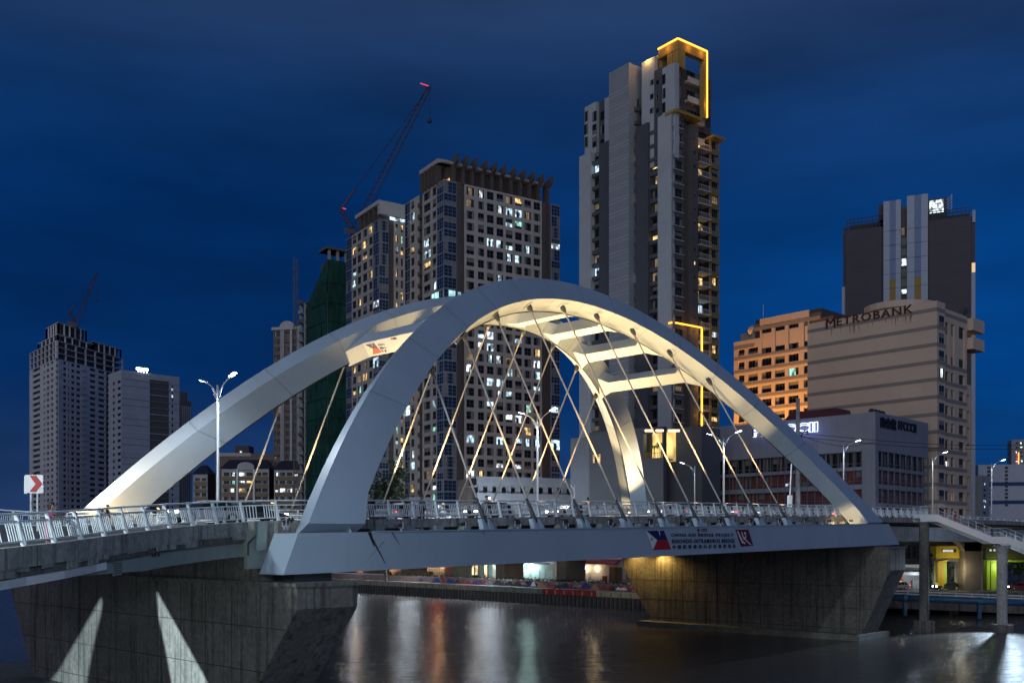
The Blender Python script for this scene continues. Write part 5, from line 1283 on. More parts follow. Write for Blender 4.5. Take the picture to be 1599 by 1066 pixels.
cu = skin(w, L, upc, [(zt1 - .2, zt2)], L.t(1263), L.t(1186.5), zt1 - .3, zt, .5)
cs = skin(w, L, cw[4:], [(L.z(553, 1170), L.z(543, 1170))], L.t(1186.5), t2, zt1 - .3, zl_, .5)
w.build('wall', M_mb, rt)
for (f, a, b, o_, z0, z1) in cu:
    pan = MB(); f.box(pan, a + .1, b - .1, -.45, -.3, z0 + 1.7, z1 - 2.2); pan.build('spandrel', M_mb, rt); cellsW += [(f, a, b, o_, z0, z0 + 1.6), (f, a, b, o_, z1 - 2.1, z1)]
cellsW += cs
lw = []
for c in cellsW:
    q = c[0].p((c[1] + c[2]) / 2, 0, (c[4] + c[5]) / 2); px = CX + q.x / q.y * F; py = HY - (q.z - CZ) / q.y * F
    lw.append(c + (('green',) if (abs(px - 1239) < 6 and abs(py - 583) < 8) else ('none',)))
add_windows(rt, lw, M_frd, G_dark, [], rn, 300, 'window', (3, 1))
bn = MB()
for k in range(9): z = zz0 + .75 - pitw * k; L.box(bn, L.t(1263), t2, 0, .06, z - .2, z + .5)
L.box(bn, t0, t1, 0, .06, zt - 3.0, zt - 2.0); L.box(bn, t1, t2, 0, .06, zl_ - 2.2, zl_ - 1.3); bn.build('stripe', M_mg, rt)
ds_ = MB(); q = L.p(L.t(1172), -1, zl_); ds_.tube([q, q + UZ * 2.5], .2, 6); ds_.ball(q + UZ * 2.6, 1.4, 10, 6, (1, .35, 1)); ds_.build('satellite_dish', M_mb, rt)
pp = MB(); L.box(pp, t1 + .3, t1 + 2, -3, -1, zl_, zl_ + 2.5); L.box(pp, t2 - 4.5, t2 - 1.5, -3, -1, zl_, zl_ + 2.2); pp.build('parapet', M_mb, rt)
an = MB(); q = L.p(L.t(1182), -3, zt); an.bar(q, q + UZ * 4.5, .1); an.build('antenna', M_galv, rt)
for i, (x, c) in enumerate(((1208, 22000), (1170, 12000), (1250, 12000))):
    f2 = thing('floodlight', ('amber floodlight on the ground before the orange lit wing', 'amber floodlight at the outer end of the orange lit wing', 'amber floodlight between the orange lit wing and the striped tower')[i], 'floodlight', tuple(L.p(L.t(x), 13, 16)), 'amber floodlights by the bank')
    m_ = MB(); q = L.p(L.t(x), 13, 16); m_.box(q.x - .4, q.x + .4, q.y - .2, q.y + .2, q.z - .2, q.z + .3); m_.bar(q - UZ * 13, q - UZ * .2, .2); m_.build('pole', M_dark, f2)
    lamp('flood_beam', q + UZ * .5, c * 4.0, (1.0, .45, .11), 'SPOT', L.p(L.t(x) - 2, 0, 44), 110, .9, .5, f2)
# ================================================================== dark hotel slab behind the bank
YD = 318; O, L, Rr = corner(1519, YD, -66, 24); zt = L.z(343, 1500); rt = thing('hotel_tower', 'dark slab tower with pale centre pilasters and a lit stair window column', 'hotel tower', tuple(O))
M_dk = mat('dark_violet_panel', (.058, .052, .068), .6, var=.1, scale=.2); M_pal = mat('pale_blue_panel', (.40, .44, .53), .7, var=.06, scale=.2); M_bl = mat('blue_panel', (.19, .25, .40), .7, var=.06)
tE = L.t(1319)
def dbox(x0, x1, o0, o1, z0, z1, m, nm):
    mb = MB(); a, b = sorted((L.t(x0), L.t(x1))); L.box(mb, a, b, o0, o1, z0, z1); mb.build(nm, m, rt)
dbox(1516.5, 1449.5, -14, 0, GZ, L.z(341, 1480), M_dk, 'wall'); dbox(1379.5, 1320, -14, 0, GZ, L.z(357, 1350), M_dk, 'wall')
zc = L.z(308, 1420)
for x0, x1, m, o1 in ((1449, 1438.5, M_pal, 1.4), (1438.5, 1428, M_bl, 1.25), (1428, 1416.5, M_pal, 1.4), (1407, 1399, M_pal, 1.4), (1399, 1389.5, M_bl, 1.25), (1389.5, 1380, M_pal, 1.4)):
    dbox(x0, x1, -14, o1, GZ, zc - (0 if x0 > 1410 else .8), m, 'pilaster')
for x0, x1 in ((1438.4, 1428.1), (1398.9, 1389.6)): dbox(x0, x1, 1.26, 1.32, L.z(474, 1430), L.z(434, 1430), M_ochre, 'ochre_panel')
dbox(1416.4, 1407.1, -14, .3, GZ, zc - 3, M_brownw, 'wall')
cells = []; fpd = 3.35; a, b = sorted((L.t(1416), L.t(1407.5))); lk = {3: 'white', 6: 'white', 7: 'cool', 8: 'cool'}
for k in range(9): z = L.z(388, 1412) - fpd * (k - 2); cells.append((L, a, b, .32, z - 2.4, z, lk.get(k, 'none' if k != 0 else 'dim')))
add_windows(rt, cells, M_frd, mat('window_glass_green', (.05, .075, .07), .2), [], rn, 99, 'window', (2, 2))
jt = MB()
for k in range(12):
    z = L.z(357, 1480) - 4.7 * k; L.box(jt, L.t(1516), L.t(1450), 0, .05, z, z + .12); L.box(jt, L.t(1379), L.t(1321), 0, .05, z, z + .12); L.box(jt, L.t(1449), L.t(1381), 1.4, 1.44, z + 1, z + 1.1)
jt.build('panel_joint', M_brownw, rt, kind='stuff')
dbox(1523, 1516.6, -12, -.8, GZ, L.z(424, 1520), M_pal, 'side_wall'); dbox(1523, 1516.6, -12, -1.2, L.z(424, 1520), L.z(336, 1520), M_dk, 'side_wall'); dbox(1523.2, 1518.5, -1.1, -.6, L.z(346, 1520), L.z(327, 1520), M_pal, 'side_fin')
dbox(1319.9, 1314.5, -12, -.8, GZ, L.z(447, 1317), M_pal, 'side_wall'); dbox(1319.9, 1316, -12, -1.2, L.z(447, 1317), L.z(353, 1317), M_dk, 'side_wall')
dbox(1523, 1517.5, -1.19, -1.0, L.z(424, 1520), L.z(409, 1520), emis('stair_glow', (1, .66, .36), .8), 'lit_window')
TRM = mat('trellis_dark', (.03, .035, .045), .6)
for x0, x1, y0, y1 in ((1379.5, 1322, 338, 357), (1514, 1450, 326, 341)):
    trl = MB(); a, b = sorted((L.t(x0), L.t(x1))); z0, z1 = L.z(y1, (x0 + x1) / 2), L.z(y0, (x0 + x1) / 2); n = 10
    for k in range(n + 1): t = a + (b - a) * k / n; trl.box(t - .12, t + .12, -1.2, -.9, z0 - .2, z1, L.p)
    for k in range(4): z = z0 + (z1 - z0) * k / 3; trl.box(a, b, -1.15, -.95, z - .1, z + .1, L.p)
    trl.build('roof_trellis', TRM, rt); trl = MB(); trl.box(a, b, -8, -7, z0, z1 - .3, L.p); trl.build('roof_screen', TRM, rt)
dbox(1380, 1371, -8, -2, L.z(341, 1376), L.z(316, 1376), M_dk, 'roof_room'); dbox(1479, 1449.5, -8, -2.2, L.z(345, 1465), L.z(306, 1465), M_dk, 'roof_room')
add_windows(rt, [(L, *sorted((L.t(1474), L.t(1450.5))), -2.1, L.z(330, 1462), L.z(308.5, 1462), 'white')], M_fr, G_dark, [], rn, 9, 'window', (5, 3), .15)
pn = MB()
for k in range(5): pn.bar(L.p(L.t(1478), -2, L.z(326 - 4 * k, 1478)), L.p(L.t(1486), -2, L.z(322 - 5 * k, 1486)), .2)
pn.bar(L.p(L.t(1486), -2, L.z(330, 1486)), L.p(L.t(1486), -2, L.z(300, 1486)), .2); pn.build('roof_sign_frame', M_pal, rt)
# ================================================================== far right blocks
O, L, Rr = corner(1632, 400, -80, 10); rt = thing('white_block', 'white block with blue bands and a column of small windows, far right', 'apartment block', tuple(O)); zt = L.z(725, 1560)
w = MB(); L.box(w, 0, L.t(1527.5), -12, 0, GZ, zt); w.build('wall', mat('white_block_paint', (.52, .55, .62), .8, var=.08), rt)
bl = MB()
for y in (752.5, 781): L.box(bl, 0, L.t(1545), .01, .2, L.z(y + 5.5, 1570), L.z(y, 1570))
bl.build('blue_band', mat('blue_band', (.02, .07, .19), .7), rt)
cells = [(L, *sorted((L.t(x), L.t(x + 5))), .03, L.z(732 + 5.8 * k, x), L.z(728 + 5.8 * k, x)) for x in (1541.5, 1569) for k in range(11)]
add_windows(rt, cells, M_frd, G_dark, [], rn, 99, 'window', (2, 1))
O, L, Rr = corner(1533, 330, -45, 45); rt = thing('stair_block', 'small grey block with lit stair landings beside the bank tower', 'apartment block', tuple(O)); zt = L.z(742, 1530)
w = MB(); body(w, L, Rr, 12, Rr.t(1545), GZ, zt, 0); w.build('wall', M_greyw, rt)
add_windows(rt, [(Rr, Rr.t(1535.5), Rr.t(1539), .03, Rr.z(757 + 9 * k, 1537), Rr.z(753 + 9 * k, 1537), ('cool' if k in (0, 3, 4) else 'none')) for k in range(6)], M_frd, G_dark, [], rn, 99, 'window', (1, 1))
O, L, Rr = corner(1632, 520, -75, 15); rt = thing('far_tower', 'distant grey tower with red vertical lights at the right edge', 'apartment tower', tuple(O)); zt = L.z(686, 1590)
w = MB(); L.box(w, 0, L.t(1579.5), -10, 0, GZ, zt); w.build('wall', M_greyw, rt)
add_windows(rt, [(L, *sorted((L.t(x), L.t(x + 4))), .04, L.z(693 + 7 * k, x), L.z(690 + 7 * k, x), ('white' if rn.random() < .5 else 'none')) for x in (1586, 1593) for k in range(9)], M_frd, G_dark, [], rn, 99, 'window', (1, 1))
for x, m in ((1587.5, 'red_marker_glow'), (1590, 'amber_strip_glow')):
    f_ = MB(); L.box(f_, L.t(x + 1), L.t(x), .1, .3, L.z(724, x), L.z(706, x)); f_.build('light_bar', MATS[m], rt)
# ================================================================== white parking podium and flyover decks behind the rail
YQ = 215; O, L, Rr = corner(748, YQ, -62, 68); rt = thing('parking_podium', 'long low white parking podium with open decks behind the bridge railing', 'car park', tuple(O))
zr = Rr.z(741, 748)
def pbox(f, x0, x1, o0, o1, y0, y1, m, nm, xr=None):
    mb = MB(); a, b = sorted((f.t(x0), f.t(x1))); xq = xr or x0; f.box(mb, a, b, o0, o1, f.z(y1, xq), f.z(y0, xq)); mb.build(nm, m, rt)
M_pod = mat('podium_panel', (.29, .31, .35), .8, var=.12, scale=.4, streak=.25)
pbox(Rr, 745, 932, -.3, .0, 743, 757, M_pod, 'parapet', 748); pbox(Rr, 745, 945, -.3, .4, 769, 800, M_pod, 'parapet', 748)
pbox(Rr, 746, 945, -14, -6, 744, 830, M_brownw, 'back_wall', 748); pbox(Rr, 746, 932, -13, -.31, 756.5, 758, M_pod, 'deck_slab', 748)
for k in range(13):
    x = 752 + 14.5 * k; mb = MB(); t = Rr.t(x); Rr.box(mb, t - .5, t + .5, -1.0, -.32, GZ, Rr.z(757, 748)); mb.build('column', M_pod, rt)
rt = thing('low_wall_block', 'pale low building left of the white parking podium, behind the railing', 'low building', tuple(P(690, 800, 262)))
mb = MB(); mb.box(P(684, 0, 262).x, P(747, 0, 262).x, 262, 272, GZ, zpx(763, 262)); mb.build('wall', M_pod, rt)
mb = MB(); mb.box(P(600, 0, 264).x, P(684, 0, 264).x, 264, 272, GZ, zpx(776, 264)); mb.build('wall', M_pod, rt)
add_windows(rt, [(Face((P(700 + 17 * k, 0, 262).x, 262, GZ), math.radians(90), 1), 0, 2.4, .03, zpx(785, 262), zpx(774, 262), 'white') for k in range(3)], M_frw, G_dark, [], rn, 9, 'window', (2, 4))
# ================================================================== far bank
def quay(px, u=98.5):                         # point on the quay line seen at pixel column px
    k = (px - CX) / F
    a = QO.x + QD.x * u; b = QO.y + QD.y * u
    return (a - k * b) / (k * QN.y - QN.x)
QT = math.radians(47); QD = Vector((math.sin(QT), math.cos(QT), 0)); QN = Vector((-math.cos(QT), math.sin(QT), 0)); QO = Vector((-12.714, 60, 0))
def qb(u, v, z): p = QO + QD * u + QN * v; return Vector((p.x, p.y, z))
M_pave = mat('river_road_asphalt', (.07, .07, .07), .75, var=.2, scale=.6)
gp_ = [qb(99.2, 700, 2.9), qb(99.2, 46, 2.9), Vector((50, 172, 2.9)), Vector((500, 166, 2.9)), Vector((2500, 3000, 2.9)), Vector((-2500, 3000, 2.9))]
g = MB(); g.add(gp_, [(0, 1, 2, 3, 4, 5)]); g.build('far_bank_ground', M_pave)['kind'] = 'structure'
QW = thing('quay_wall', 'dark sheet pile quay wall with painted fence panels along the far bank', 'quay wall', tuple(qb(98.5, 90, 0)))
mb = MB(); mb.box(98.4, 99.2, 46, 700, -2, 2.0, qb); mb.box(98.9, 99.25, 46, 700, 2.0, 2.86, qb); mb.build('wall', M_concd, QW)
mb = MB(); v = 46
while v < 150: mb.box(98.12, 98.39, v, v + .45, -2, 1.9, qb); v += 1.0
mb.build('sheet_pile', mat('sheet_pile', (.055, .055, .05), .8, var=.3, scale=1), QW, kind='stuff')
mb = MB(); a = Vector((50, 172, 0)); mb.hexa([(50, 171.2, -2), (500, 165.2, -2), (500, 166, -2), (50, 172, -2), (50, 171.2, 2.87), (500, 165.2, 2.87), (500, 166, 2.87), (50, 172, 2.87)]); mb.hexa([qb(99.25, 45, -2), Vector((49, 171.1, -2)), Vector((50, 172.1, -2)), qb(99.25, 46, -2), qb(99.25, 45, 2.87), Vector((49, 171.1, 2.87)), Vector((50, 172.1, 2.87)), qb(99.25, 46, 2.87)]); mb.build('return_wall', M_concd, QW)
rq = random.Random(2)
PANC = {'r': mat('red_panel_paint', (.34, .035, .025), .6, var=.3, scale=.8, fine=2), 'c': mat('cream_panel_paint', (.40, .35, .22), .6, var=.2, scale=.8), 'g': mat('grey_green_panel', (.17, .20, .16), .7, var=.25, scale=.8), 'b': mat('tan_panel_paint', (.26, .23, .17), .7, var=.25, scale=.8)}
v = quay(1011)
while v < 150:
    px = CX + qb(98.5, v, 0).x / qb(98.5, v, 0).y * F
    m = 'c' if px > 948 else 'r' if px > 853 else ('g' if px > 760 else 'b')
    mb = MB(); mb.box(98.1, 98.38, v + .03, v + 2.2, 1.93, 2.95, qb); mb.build('fence_panel', PANC[m], QW)
    if True:
        tk_ = MB(); tk_.box(98.04, 98.12, v + .9, v + 1.15, 2.0, 2.7, qb); tk_.build('panel_slot', PANC['c' if m == 'r' else 'g' if m == 'c' else 'r'] if m in 'rc' else M_concd, QW)
    v += 2.24
# graffiti wall behind it, painted shapes as flat print
GW = thing('mural_wall', 'low riverside wall painted with red, blue and white mural shapes', 'wall', tuple(qb(101, 90, 2.9)))
mb = MB(); mb.box(100.6, 101, quay(1008, 100.6), 160, 2.9, 4.15, qb); mb.build('wall', mat('mural_grey_pink', (.19, .13, .12), .8, var=.3, scale=.5), GW)
cols_ = [mat('mural_red', (.32, .04, .035), .7, var=.2), mat('mural_blue', (.02, .045, .22), .7, var=.2), M_white, M_dark, mat('mural_peach', (.45, .24, .15), .7, var=.2), mat('mural_grey', (.22, .23, .24), .7, var=.2)]
for k in range(72):
    px = rq.uniform(655, 1005); v = quay(px, 100.6); w_ = rq.uniform(.5, 1.7); z0 = 2.95 + rq.uniform(0, .3); n = rq.randint(4, 6)
    pts = [(v - w_, z0), (v - w_ * .4, z0 + rq.uniform(.4, 1.05)), (v + w_ * .2, z0 + rq.uniform(.2, 1.1)), (v + w_ * .7, z0 + rq.uniform(.1, .7)), (v + w_, z0)]
    mb = MB(); mb.add([qb(100.59 - .0015 * k, a, min(b, 4.12)) for a, b in pts], [tuple(range(5))])
    m = cols_[0] if px > 850 and rq.random() < .5 else rq.choice(cols_[1:] if px > 760 else [cols_[1], cols_[3], cols_[5], cols_[0]])
    mb.build('mural_shape', m, GW)
mb = MB(); mb.box(101.6, 102, quay(982, 101.6), quay(896, 101.6), 2.9, 4.35, qb); mb.box(101.6, 102, quay(868, 101.6), 160, 2.9, 4.3, qb); mb.build('kerb_rail', M_white, GW)
# planted strip between wall and road
pb = MB(); 
for k in range(2600):
    px = rq.uniform(600, 978); c = qb(101.3 + rq.uniform(-.2, .2), quay(px, 101.2), 4.0 + abs(rq.gauss(.15, .25))); s_ = rq.uniform(.10, .24); a = rq.uniform(0, 6.28)
    pb.add([c, c + Vector((math.cos(a) * s_, math.sin(a) * s_, s_ * .6)), c + Vector((math.cos(a + 1) * s_ * .6, math.sin(a + 1) * s_ * .6, s_ * 1.5))], [(0, 1, 2)])
po = pb.build('planting', mat('planting_leaf', (.03, .05, .025), .7, var=.4, scale=3)); po['kind'] = 'stuff'
# shop row
O = Vector(P(1012, 900, 190)); O.z = 2.9; SR = Face(O, math.radians(-43), -1)
if SR.n.y > 0: SR.n *= -1
def srow(name, label, x0, x1, m, zt, o0=-8, o1=0):
    rt = thing(name, label, 'shop', tuple(SR.p(SR.t((x0 + x1) / 2), 0, 2.9))); mb = MB(); a, b = sorted((SR.t(x0), SR.t(x1))); SR.box(mb, a, b, o0, o1, 2.9, zt); mb.build('wall', m, rt); return rt
M_sh = mat('shop_wall_pale', (.42, .42, .44), .8, var=.15, scale=.5, streak=.3); M_pk = mat('shop_wall_pink', (.26, .17, .15), .8, var=.15, scale=.5)
SHUT = mat('shutter_steel', (.46, .50, .52), .55, var=.1, scale=.6)
def pan(rt, nm, x0, x1, z0, z1, m, o=.02, th=.06):
    mb = MB(); a, b = sorted((SR.t(x0), SR.t(x1))); SR.box(mb, a, b, o, o + th, z0, z1); return mb.build(nm, m, rt)
r1 = srow('grey_shed', 'grey riverside shed with a red awning and a brown double door', 889, 1008, M_sh, 9.2)
pan(r1, 'door', 951.5, 972, 2.95, 6.6, mat('brown_door', (.11, .06, .035), .7, var=.2)); pan(r1, 'door', 961.6, 962.1, 2.95, 6.6, M_dark, .085)
pan(r1, 'door', 919, 923.5, 2.95, 5.4, M_greyw); pan(r1, 'gas_box', 943.5, 948, 2.95, 4.8, mat('red_box', (.22, .02, .02), .6), .02, .5)
aw = MB(); a, b = sorted((SR.t(918), SR.t(971))); aw.prism([SR.p(a, .02, 8.2), SR.p(a, 1.9, 7.3), SR.p(a, 1.9, 7.15), SR.p(a, .02, 8.0)], Vector((0, 0, 0)), SR.ex * (b - a)); aw.build('awning', mat('maroon_awning', (.20, .025, .03), .7, var=.2), r1)
pan(r1, 'wall_strip', 889, 1006, 7.0, 7.25, M_greyw)
for k, x in enumerate((917, 933, 889.5)):
    q = SR.p(SR.t(x), .5, 6.4 if k < 2 else 5.6); mb = MB(); mb.ball(q, .26); mb.bar(q - SR.n * .5, q, .08); mb.build('wall_lamp', M_lampw, r1); lamp('wall_light', q + SR.n * .4 - UZ * .2, 130, (1, .74, .42), size=.25, parent=r1)
r2 = srow('shutter_shop', 'row of white roller shutters under greenish fluorescent tubes', 789, 866, M_sh, 8.8)
for x0, x1 in ((793, 809), (812.5, 829), (831, 842), (844, 851), (853, 864)): pan(r2, 'shutter', x0, x1, 2.95, 5.6, SHUT)
for x0, x1 in ((793, 798), (799, 804), (805, 809.5), (812, 818), (819, 825), (826, 831)): pan(r2, 'transom_window', x0, x1, 5.8, 6.5, LIT['green'])
ledge = MB(); a, b = sorted((SR.t(789), SR.t(866))); SR.box(ledge, a, b, .02, 1.4, 6.9, 7.1); ledge.build('canopy', M_sh, r2)
for x in (796, 806, 817, 828, 836.5): q = pan(r2, 'fluorescent_tube', x - 2, x + 2, 6.72, 6.86, emis('tube_glow', (.62, 1, .9), 9), .9, .1); lamp('tube_light', SR.p(SR.t(x), 1.6, 6.4), 300, (.66, 1, .90), size=.3, parent=r2)
r3 = srow('bright_shop', 'brightly lit shop with warm interior behind the parked white car', 707, 788, M_sh, 8.8, -8, -3)
pan(r3, 'back_wall', 709, 755, 3.0, 7.6, emis('shop_glow_warm', (1, .74, .40), .95, .8, .8), -2.95, .05); pan(r3, 'back_wall', 755.5, 771, 3.0, 6.4, SHUT, -2.9, .05)
pan(r3, 'back_wall', 772, 788, 3.0, 6.6, emis('shop_glow_green', (.45, .85, .62), .5, .6, .8), -2.9, .05)
for x in (709, 717, 725, 731, 738, 745, 752): pan(r3, 'post', x, x + 1.1, 2.95, 7.8, M_dark, -.6, .2)
pan(r3, 'canopy', 707, 788, 7.4, 7.7, M_sh, -2.9, 3.0)
for x in (714, 728, 741, 762, 780): lamp('shop_light', SR.p(SR.t(x), -.8, 6.8), 300, (1, .86, .66) if x < 755 else (.7, 1, .88), size=.3, parent=r3)
r4 = srow('pink_shop', 'pinkish shop front with gridded windows and wall lamps', 640, 706, M_pk, 8.4)
add_windows(r4, [(SR, *sorted((SR.t(x0), SR.t(x1))), .02, 3.4, 7.2, c) for x0, x1, c in ((651, 658.5, 'warm'), (659.5, 667, 'warm'), (673, 689, 'dim'), (692, 704, 'none'))], M_frw, G_dark, [], RND, 9, 'window', (4, 3), .1)
for x in (646, 668.5, 690): q = SR.p(SR.t(x), .5, 6.2); mb = MB(); mb.ball(q, .25); mb.bar(q - SR.n * .5, q, .08); mb.build('wall_lamp', M_lampw, r4); lamp('wall_light', q + SR.n * .4, 220, (1, .66, .32), size=.25, parent=r4)
pan(r4, 'sign_board', 674, 689, 7.35, 8.1, emis('yellow_sign_glow', (1, .75, .08), 1.3), .05, .2)
r5 = srow('orange_lit_house', 'low house with warm orange light and shrubs at the far end of the bank', 556, 638, M_pk, 7.2)
for x in (562, 586, 604, 612): q = SR.p(SR.t(x), .8, 5.4); mb = MB(); mb.ball(q, .3); mb.bar(q - SR.n * .8, q, .08); mb.build('wall_lamp', M_lampw, r5); lamp('wall_light', q + SR.n * .5, 210, (1, .48, .20), size=.3, parent=r5)
def shrub(name, label, cat, c, r, h, n, m, seed, leaf=.22, trunk=None, kind=None):
    q = random.Random(seed); rt = thing(name, label, cat, tuple(c)); c = Vector(c); mb = MB()
    cl = [Vector((q.gauss(0, r * .45), q.gauss(0, r * .45), h * q.uniform(.35 if trunk else .1, .95))) for _ in range(14)]
    for k in range(n):
        b = q.choice(cl); p = c + b + Vector((q.gauss(0, r * .2), q.gauss(0, r * .2), q.gauss(0, h * .09))); s_ = leaf * q.uniform(.6, 1.4)
        d1 = Vector((q.uniform(-1, 1), q.uniform(-1, 1), q.uniform(-.6, 1))).normalized() * s_; d2 = Vector((q.uniform(-1, 1), q.uniform(-1, 1), q.uniform(-.6, 1))).normalized() * s_
        mb.add([p - d1, p + d2, p + d1, p - d2], [(0, 1, 2, 3)])
    mb.build('crown' if trunk else 'foliage', m, rt)
    tk = MB(); tk.tube([c, c + UZ * h * .35, c + UZ * h * .7], [trunk or .08, (trunk or .08) * .7, .03], 6)
    if trunk:
        for k in range(6): b = cl[k]; tk.tube([c + UZ * h * .3, c + b * .6 + UZ * h * .1, c + b], [trunk * .5, trunk * .3, .03], 5)
    tk.build('trunk' if trunk else 'stem', mat('bark', (.05, .04, .03), .9), rt); return rt
LEAF = mat('leaf_dark', (.030, .050, .022), .7, var=.45, scale=1.5); LEAF2 = mat('leaf_lit', (.05, .085, .025), .65, var=.4, scale=2)
shrub('shrub', 'rounded shrub lit orange at the far end of the bank', 'shrub', SR.p(SR.t(610), 2.2, 2.9), 1.6, 3.2, 420, LEAF2, 3)
shrub('shrub', 'low shrub by the dark pillar before the pink shop', 'shrub', SR.p(SR.t(684), 3.0, 2.9), 1.3, 1.8, 260, LEAF2, 4)
shrub('dark_tree', 'dark tree behind the bridge railing at the foot of the finned tower', 'tree', P(603, 850, 218) - UZ * 8, 4.2, 24, 1500, LEAF, 5, .5, .3)
shrub('dark_tree', 'dark broad tree by the lime painted frame at the right edge', 'tree', (P(1592, 850, 186).x, 186, 2.9), 2.6, 8.2, 900, LEAF2, 6, .32, .22)
shrub('shrub', 'green shrub under the black steel stairs', 'shrub', (P(1497, 850, 181).x, 181, 2.9), 1.5, 2.2, 300, LEAF2, 7)
shrub('shrub', 'green shrub beside the blue steel frame', 'shrub', (P(1455, 850, 182).x, 182, 2.9), 1.2, 5.2, 300, LEAF, 8)
# flyover ramp along the bank, on wall piers
VD = thing('flyover_ramp', 'brown concrete flyover ramp on wide piers along the far bank, mostly hidden by the girder', 'flyover', tuple(qb(105, 90, 2.9)))
def zdv(v): return 10.8 - max(0, v - 66) * .052
vs_ = [44 + 8 * k for k in range(17)]
for a, b in zip(vs_[:-1], vs_[1:]):
    mb = MB(); mb.hexa([qb(101.5, a, zdv(a) - 1.1), qb(109, a, zdv(a) - 1.1), qb(109, b, zdv(b) - 1.1), qb(101.5, b, zdv(b) - 1.1), qb(100.5, a, zdv(a)), qb(110, a, zdv(a)), qb(110, b, zdv(b)), qb(100.5, b, zdv(b))]); mb.build('deck_segment', M_concd, VD)
M_br = mat('brown_concrete', (.16, .125, .10), .85, var=.25, scale=.5, streak=.4)
for px in (572, 631, 700.5, 780, 876, 985):
    v = quay(px, 102); h = 1.15; mb = MB()
    mb.box(102, 107.5, v - h, v + h, 2.9, zdv(v) - 2.4, qb)
    mb.prism([qb(102, v + s_ * w_, z) for s_, w_, z in ((-1, h, zdv(v) - 2.42), (-1, h + .4, zdv(v) - 1.9), (-1, h + (1.5 if px < 660 else .5), zdv(v) - 1.1), (1, h + (1.5 if px < 660 else .5), zdv(v) - 1.1), (1, h + .4, zdv(v) - 1.9), (1, h, zdv(v) - 2.42))], Vector((0, 0, 0)), QD * 5.5); mb.build('pier', M_br, VD)
pr = MB()
for a, b in zip(vs_[:-1], vs_[1:]): pr.hexa([qb(100.5, a, zdv(a) + .003), qb(100.75, a, zdv(a) + .003), qb(100.75, b, zdv(b) + .003), qb(100.5, b, zdv(b) + .003), qb(100.5, a, zdv(a) + .9), qb(100.75, a, zdv(a) + .9), qb(100.75, b, zdv(b) + .9), qb(100.5, b, zdv(b) + .9)])
pr.build('parapet', M_concd, VD)
for k, (px, pw, lab) in enumerate(((642, 16000, 'short street lamp on the flyover ramp behind the left part of the girder'), (770, 20000, 'short street lamp on the flyover ramp behind the middle of the girder'), (560, 2500, 'short street lamp at the low end of the flyover ramp'))):
    v = quay(px, 101.2); b = qb(101.2, v, zdv(v)); lp = thing('ramp_lamp', lab, 'street lamp', tuple(b), 'short street lamps on the flyover ramp')
    mb = MB(); mb.tube([b, b + UZ * 3.0, b + UZ * 3.25 - QD * .5], [.09, .07, .06], 6); mb.build('pole', M_galv, lp)
    mb = MB(); q = b + UZ * 3.25 - QD * .8; mb.ball(q, .34, 8, 5, (1.4, 1, .5)); mb.build('lamp_head', M_lamp, lp); lamp('lamp_light', q - UZ * .45 - QD * .3, pw, (.80, .9, 1.0), size=.5, parent=lp)
rs_ = thing('neon_sign', 'small red and orange lit sign under the flyover ramp', 'sign', tuple(qb(100.4, quay(681, 100.4), 7)))
v = quay(681, 100.4); mb = MB(); mb.box(100.3, 100.45, v - 1.1, v + 1.1, zdv(v) - .9, zdv(v) - .1, qb); mb.build('sign_face', emis('neon_red_glow', (1, .045, .01), 15), rs_)
mb = MB(); mb.box(100.3, 100.45, v - 1.1, v + 1.1, zdv(v) - 1.3, zdv(v) - .95, qb); mb.build('sign_face', emis('neon_orange_glow', (1, .25, .02), 12), rs_)
# ================================================================== cars
def make_car(body_m, label, loc, rz, group=None, suv=False, lights=None):
    rt = thing('parked_car', label, 'car', (0, 0, 0), group)
    L_ = 4.5; h1 = .95 if suv else .8; h2 = 1.72 if suv else 1.42
    b = MB(); pf = [(-2.2, .32), (2.2, .32), (2.24, .6), (2.05, h1 - .1), (1.0, h1), (-1.9, h1), (-2.22, h1 - .15)]
    b.prism([Vector((x, -.88, z)) for x, z in pf], Vector((0, 0, 0)), Vector((0, 1.76, 0))); b.build('body', body_m, rt)
    c = MB(); lo = [(1.0, -.82), (-1.95, -.82), (-1.95, .82), (1.0, .82)]; hi = [(.25, -.66), (-1.7 if suv else -1.35, -.66), (-1.7 if suv else -1.35, .66), (.25, .66)]
    c.hexa([(x, y, h1) for x, y in lo] + [(x, y, h2 - .08) for x, y in hi]); c.build('windows', G_dark, rt)
    r = MB(); r.hexa([(.3, -.68, h2 - .08), (-1.72 if suv else -1.37, -.68, h2 - .08), (-1.72 if suv else -1.37, .68, h2 - .08), (.3, .68, h2 - .08), (.15, -.6, h2), (-1.6 if suv else -1.25, -.6, h2), (-1.6 if suv else -1.25, .6, h2), (.15, .6, h2)])
    for x in (-.45, -1.1): 
        for y in (-1, 1): r.bar((x, y * .80, h1), (x, y * .66, h2 - .06), .07)
    r.build('roof', body_m, rt)
    for x in (-1.4, 1.4):
        for y in (-.82, .82):
            w = MB(); w.tube([(x, y - .1, .33), (x, y + .1, .33)], .33, 12); wo_ = w.build('wheel', M_dark, rt); hb = MB(); hb.tube([(x, y - .115, .33), (x, y + .115, .33)], .18, 10); hb.build('rim', M_galv, wo_)
    for y in (-.62, .62):
        q = MB(); q.box(2.2, 2.26, y - .18, y + .18, .58, .74); q.build('headlight', emis('headlight_glow', (.95, .97, 1), 22) if lights else M_frw, rt)
        q = MB(); q.box(-2.25, -2.2, y - .18, y + .18, .6, .78); q.build('tail_light', emis('tail_light_glow', (1, .03, .03), 9) if lights else M_red, rt)
    rt.location = loc; rt.rotation_euler = (0, 0, rz); LOC[rt.name] = Vector(loc); return rt
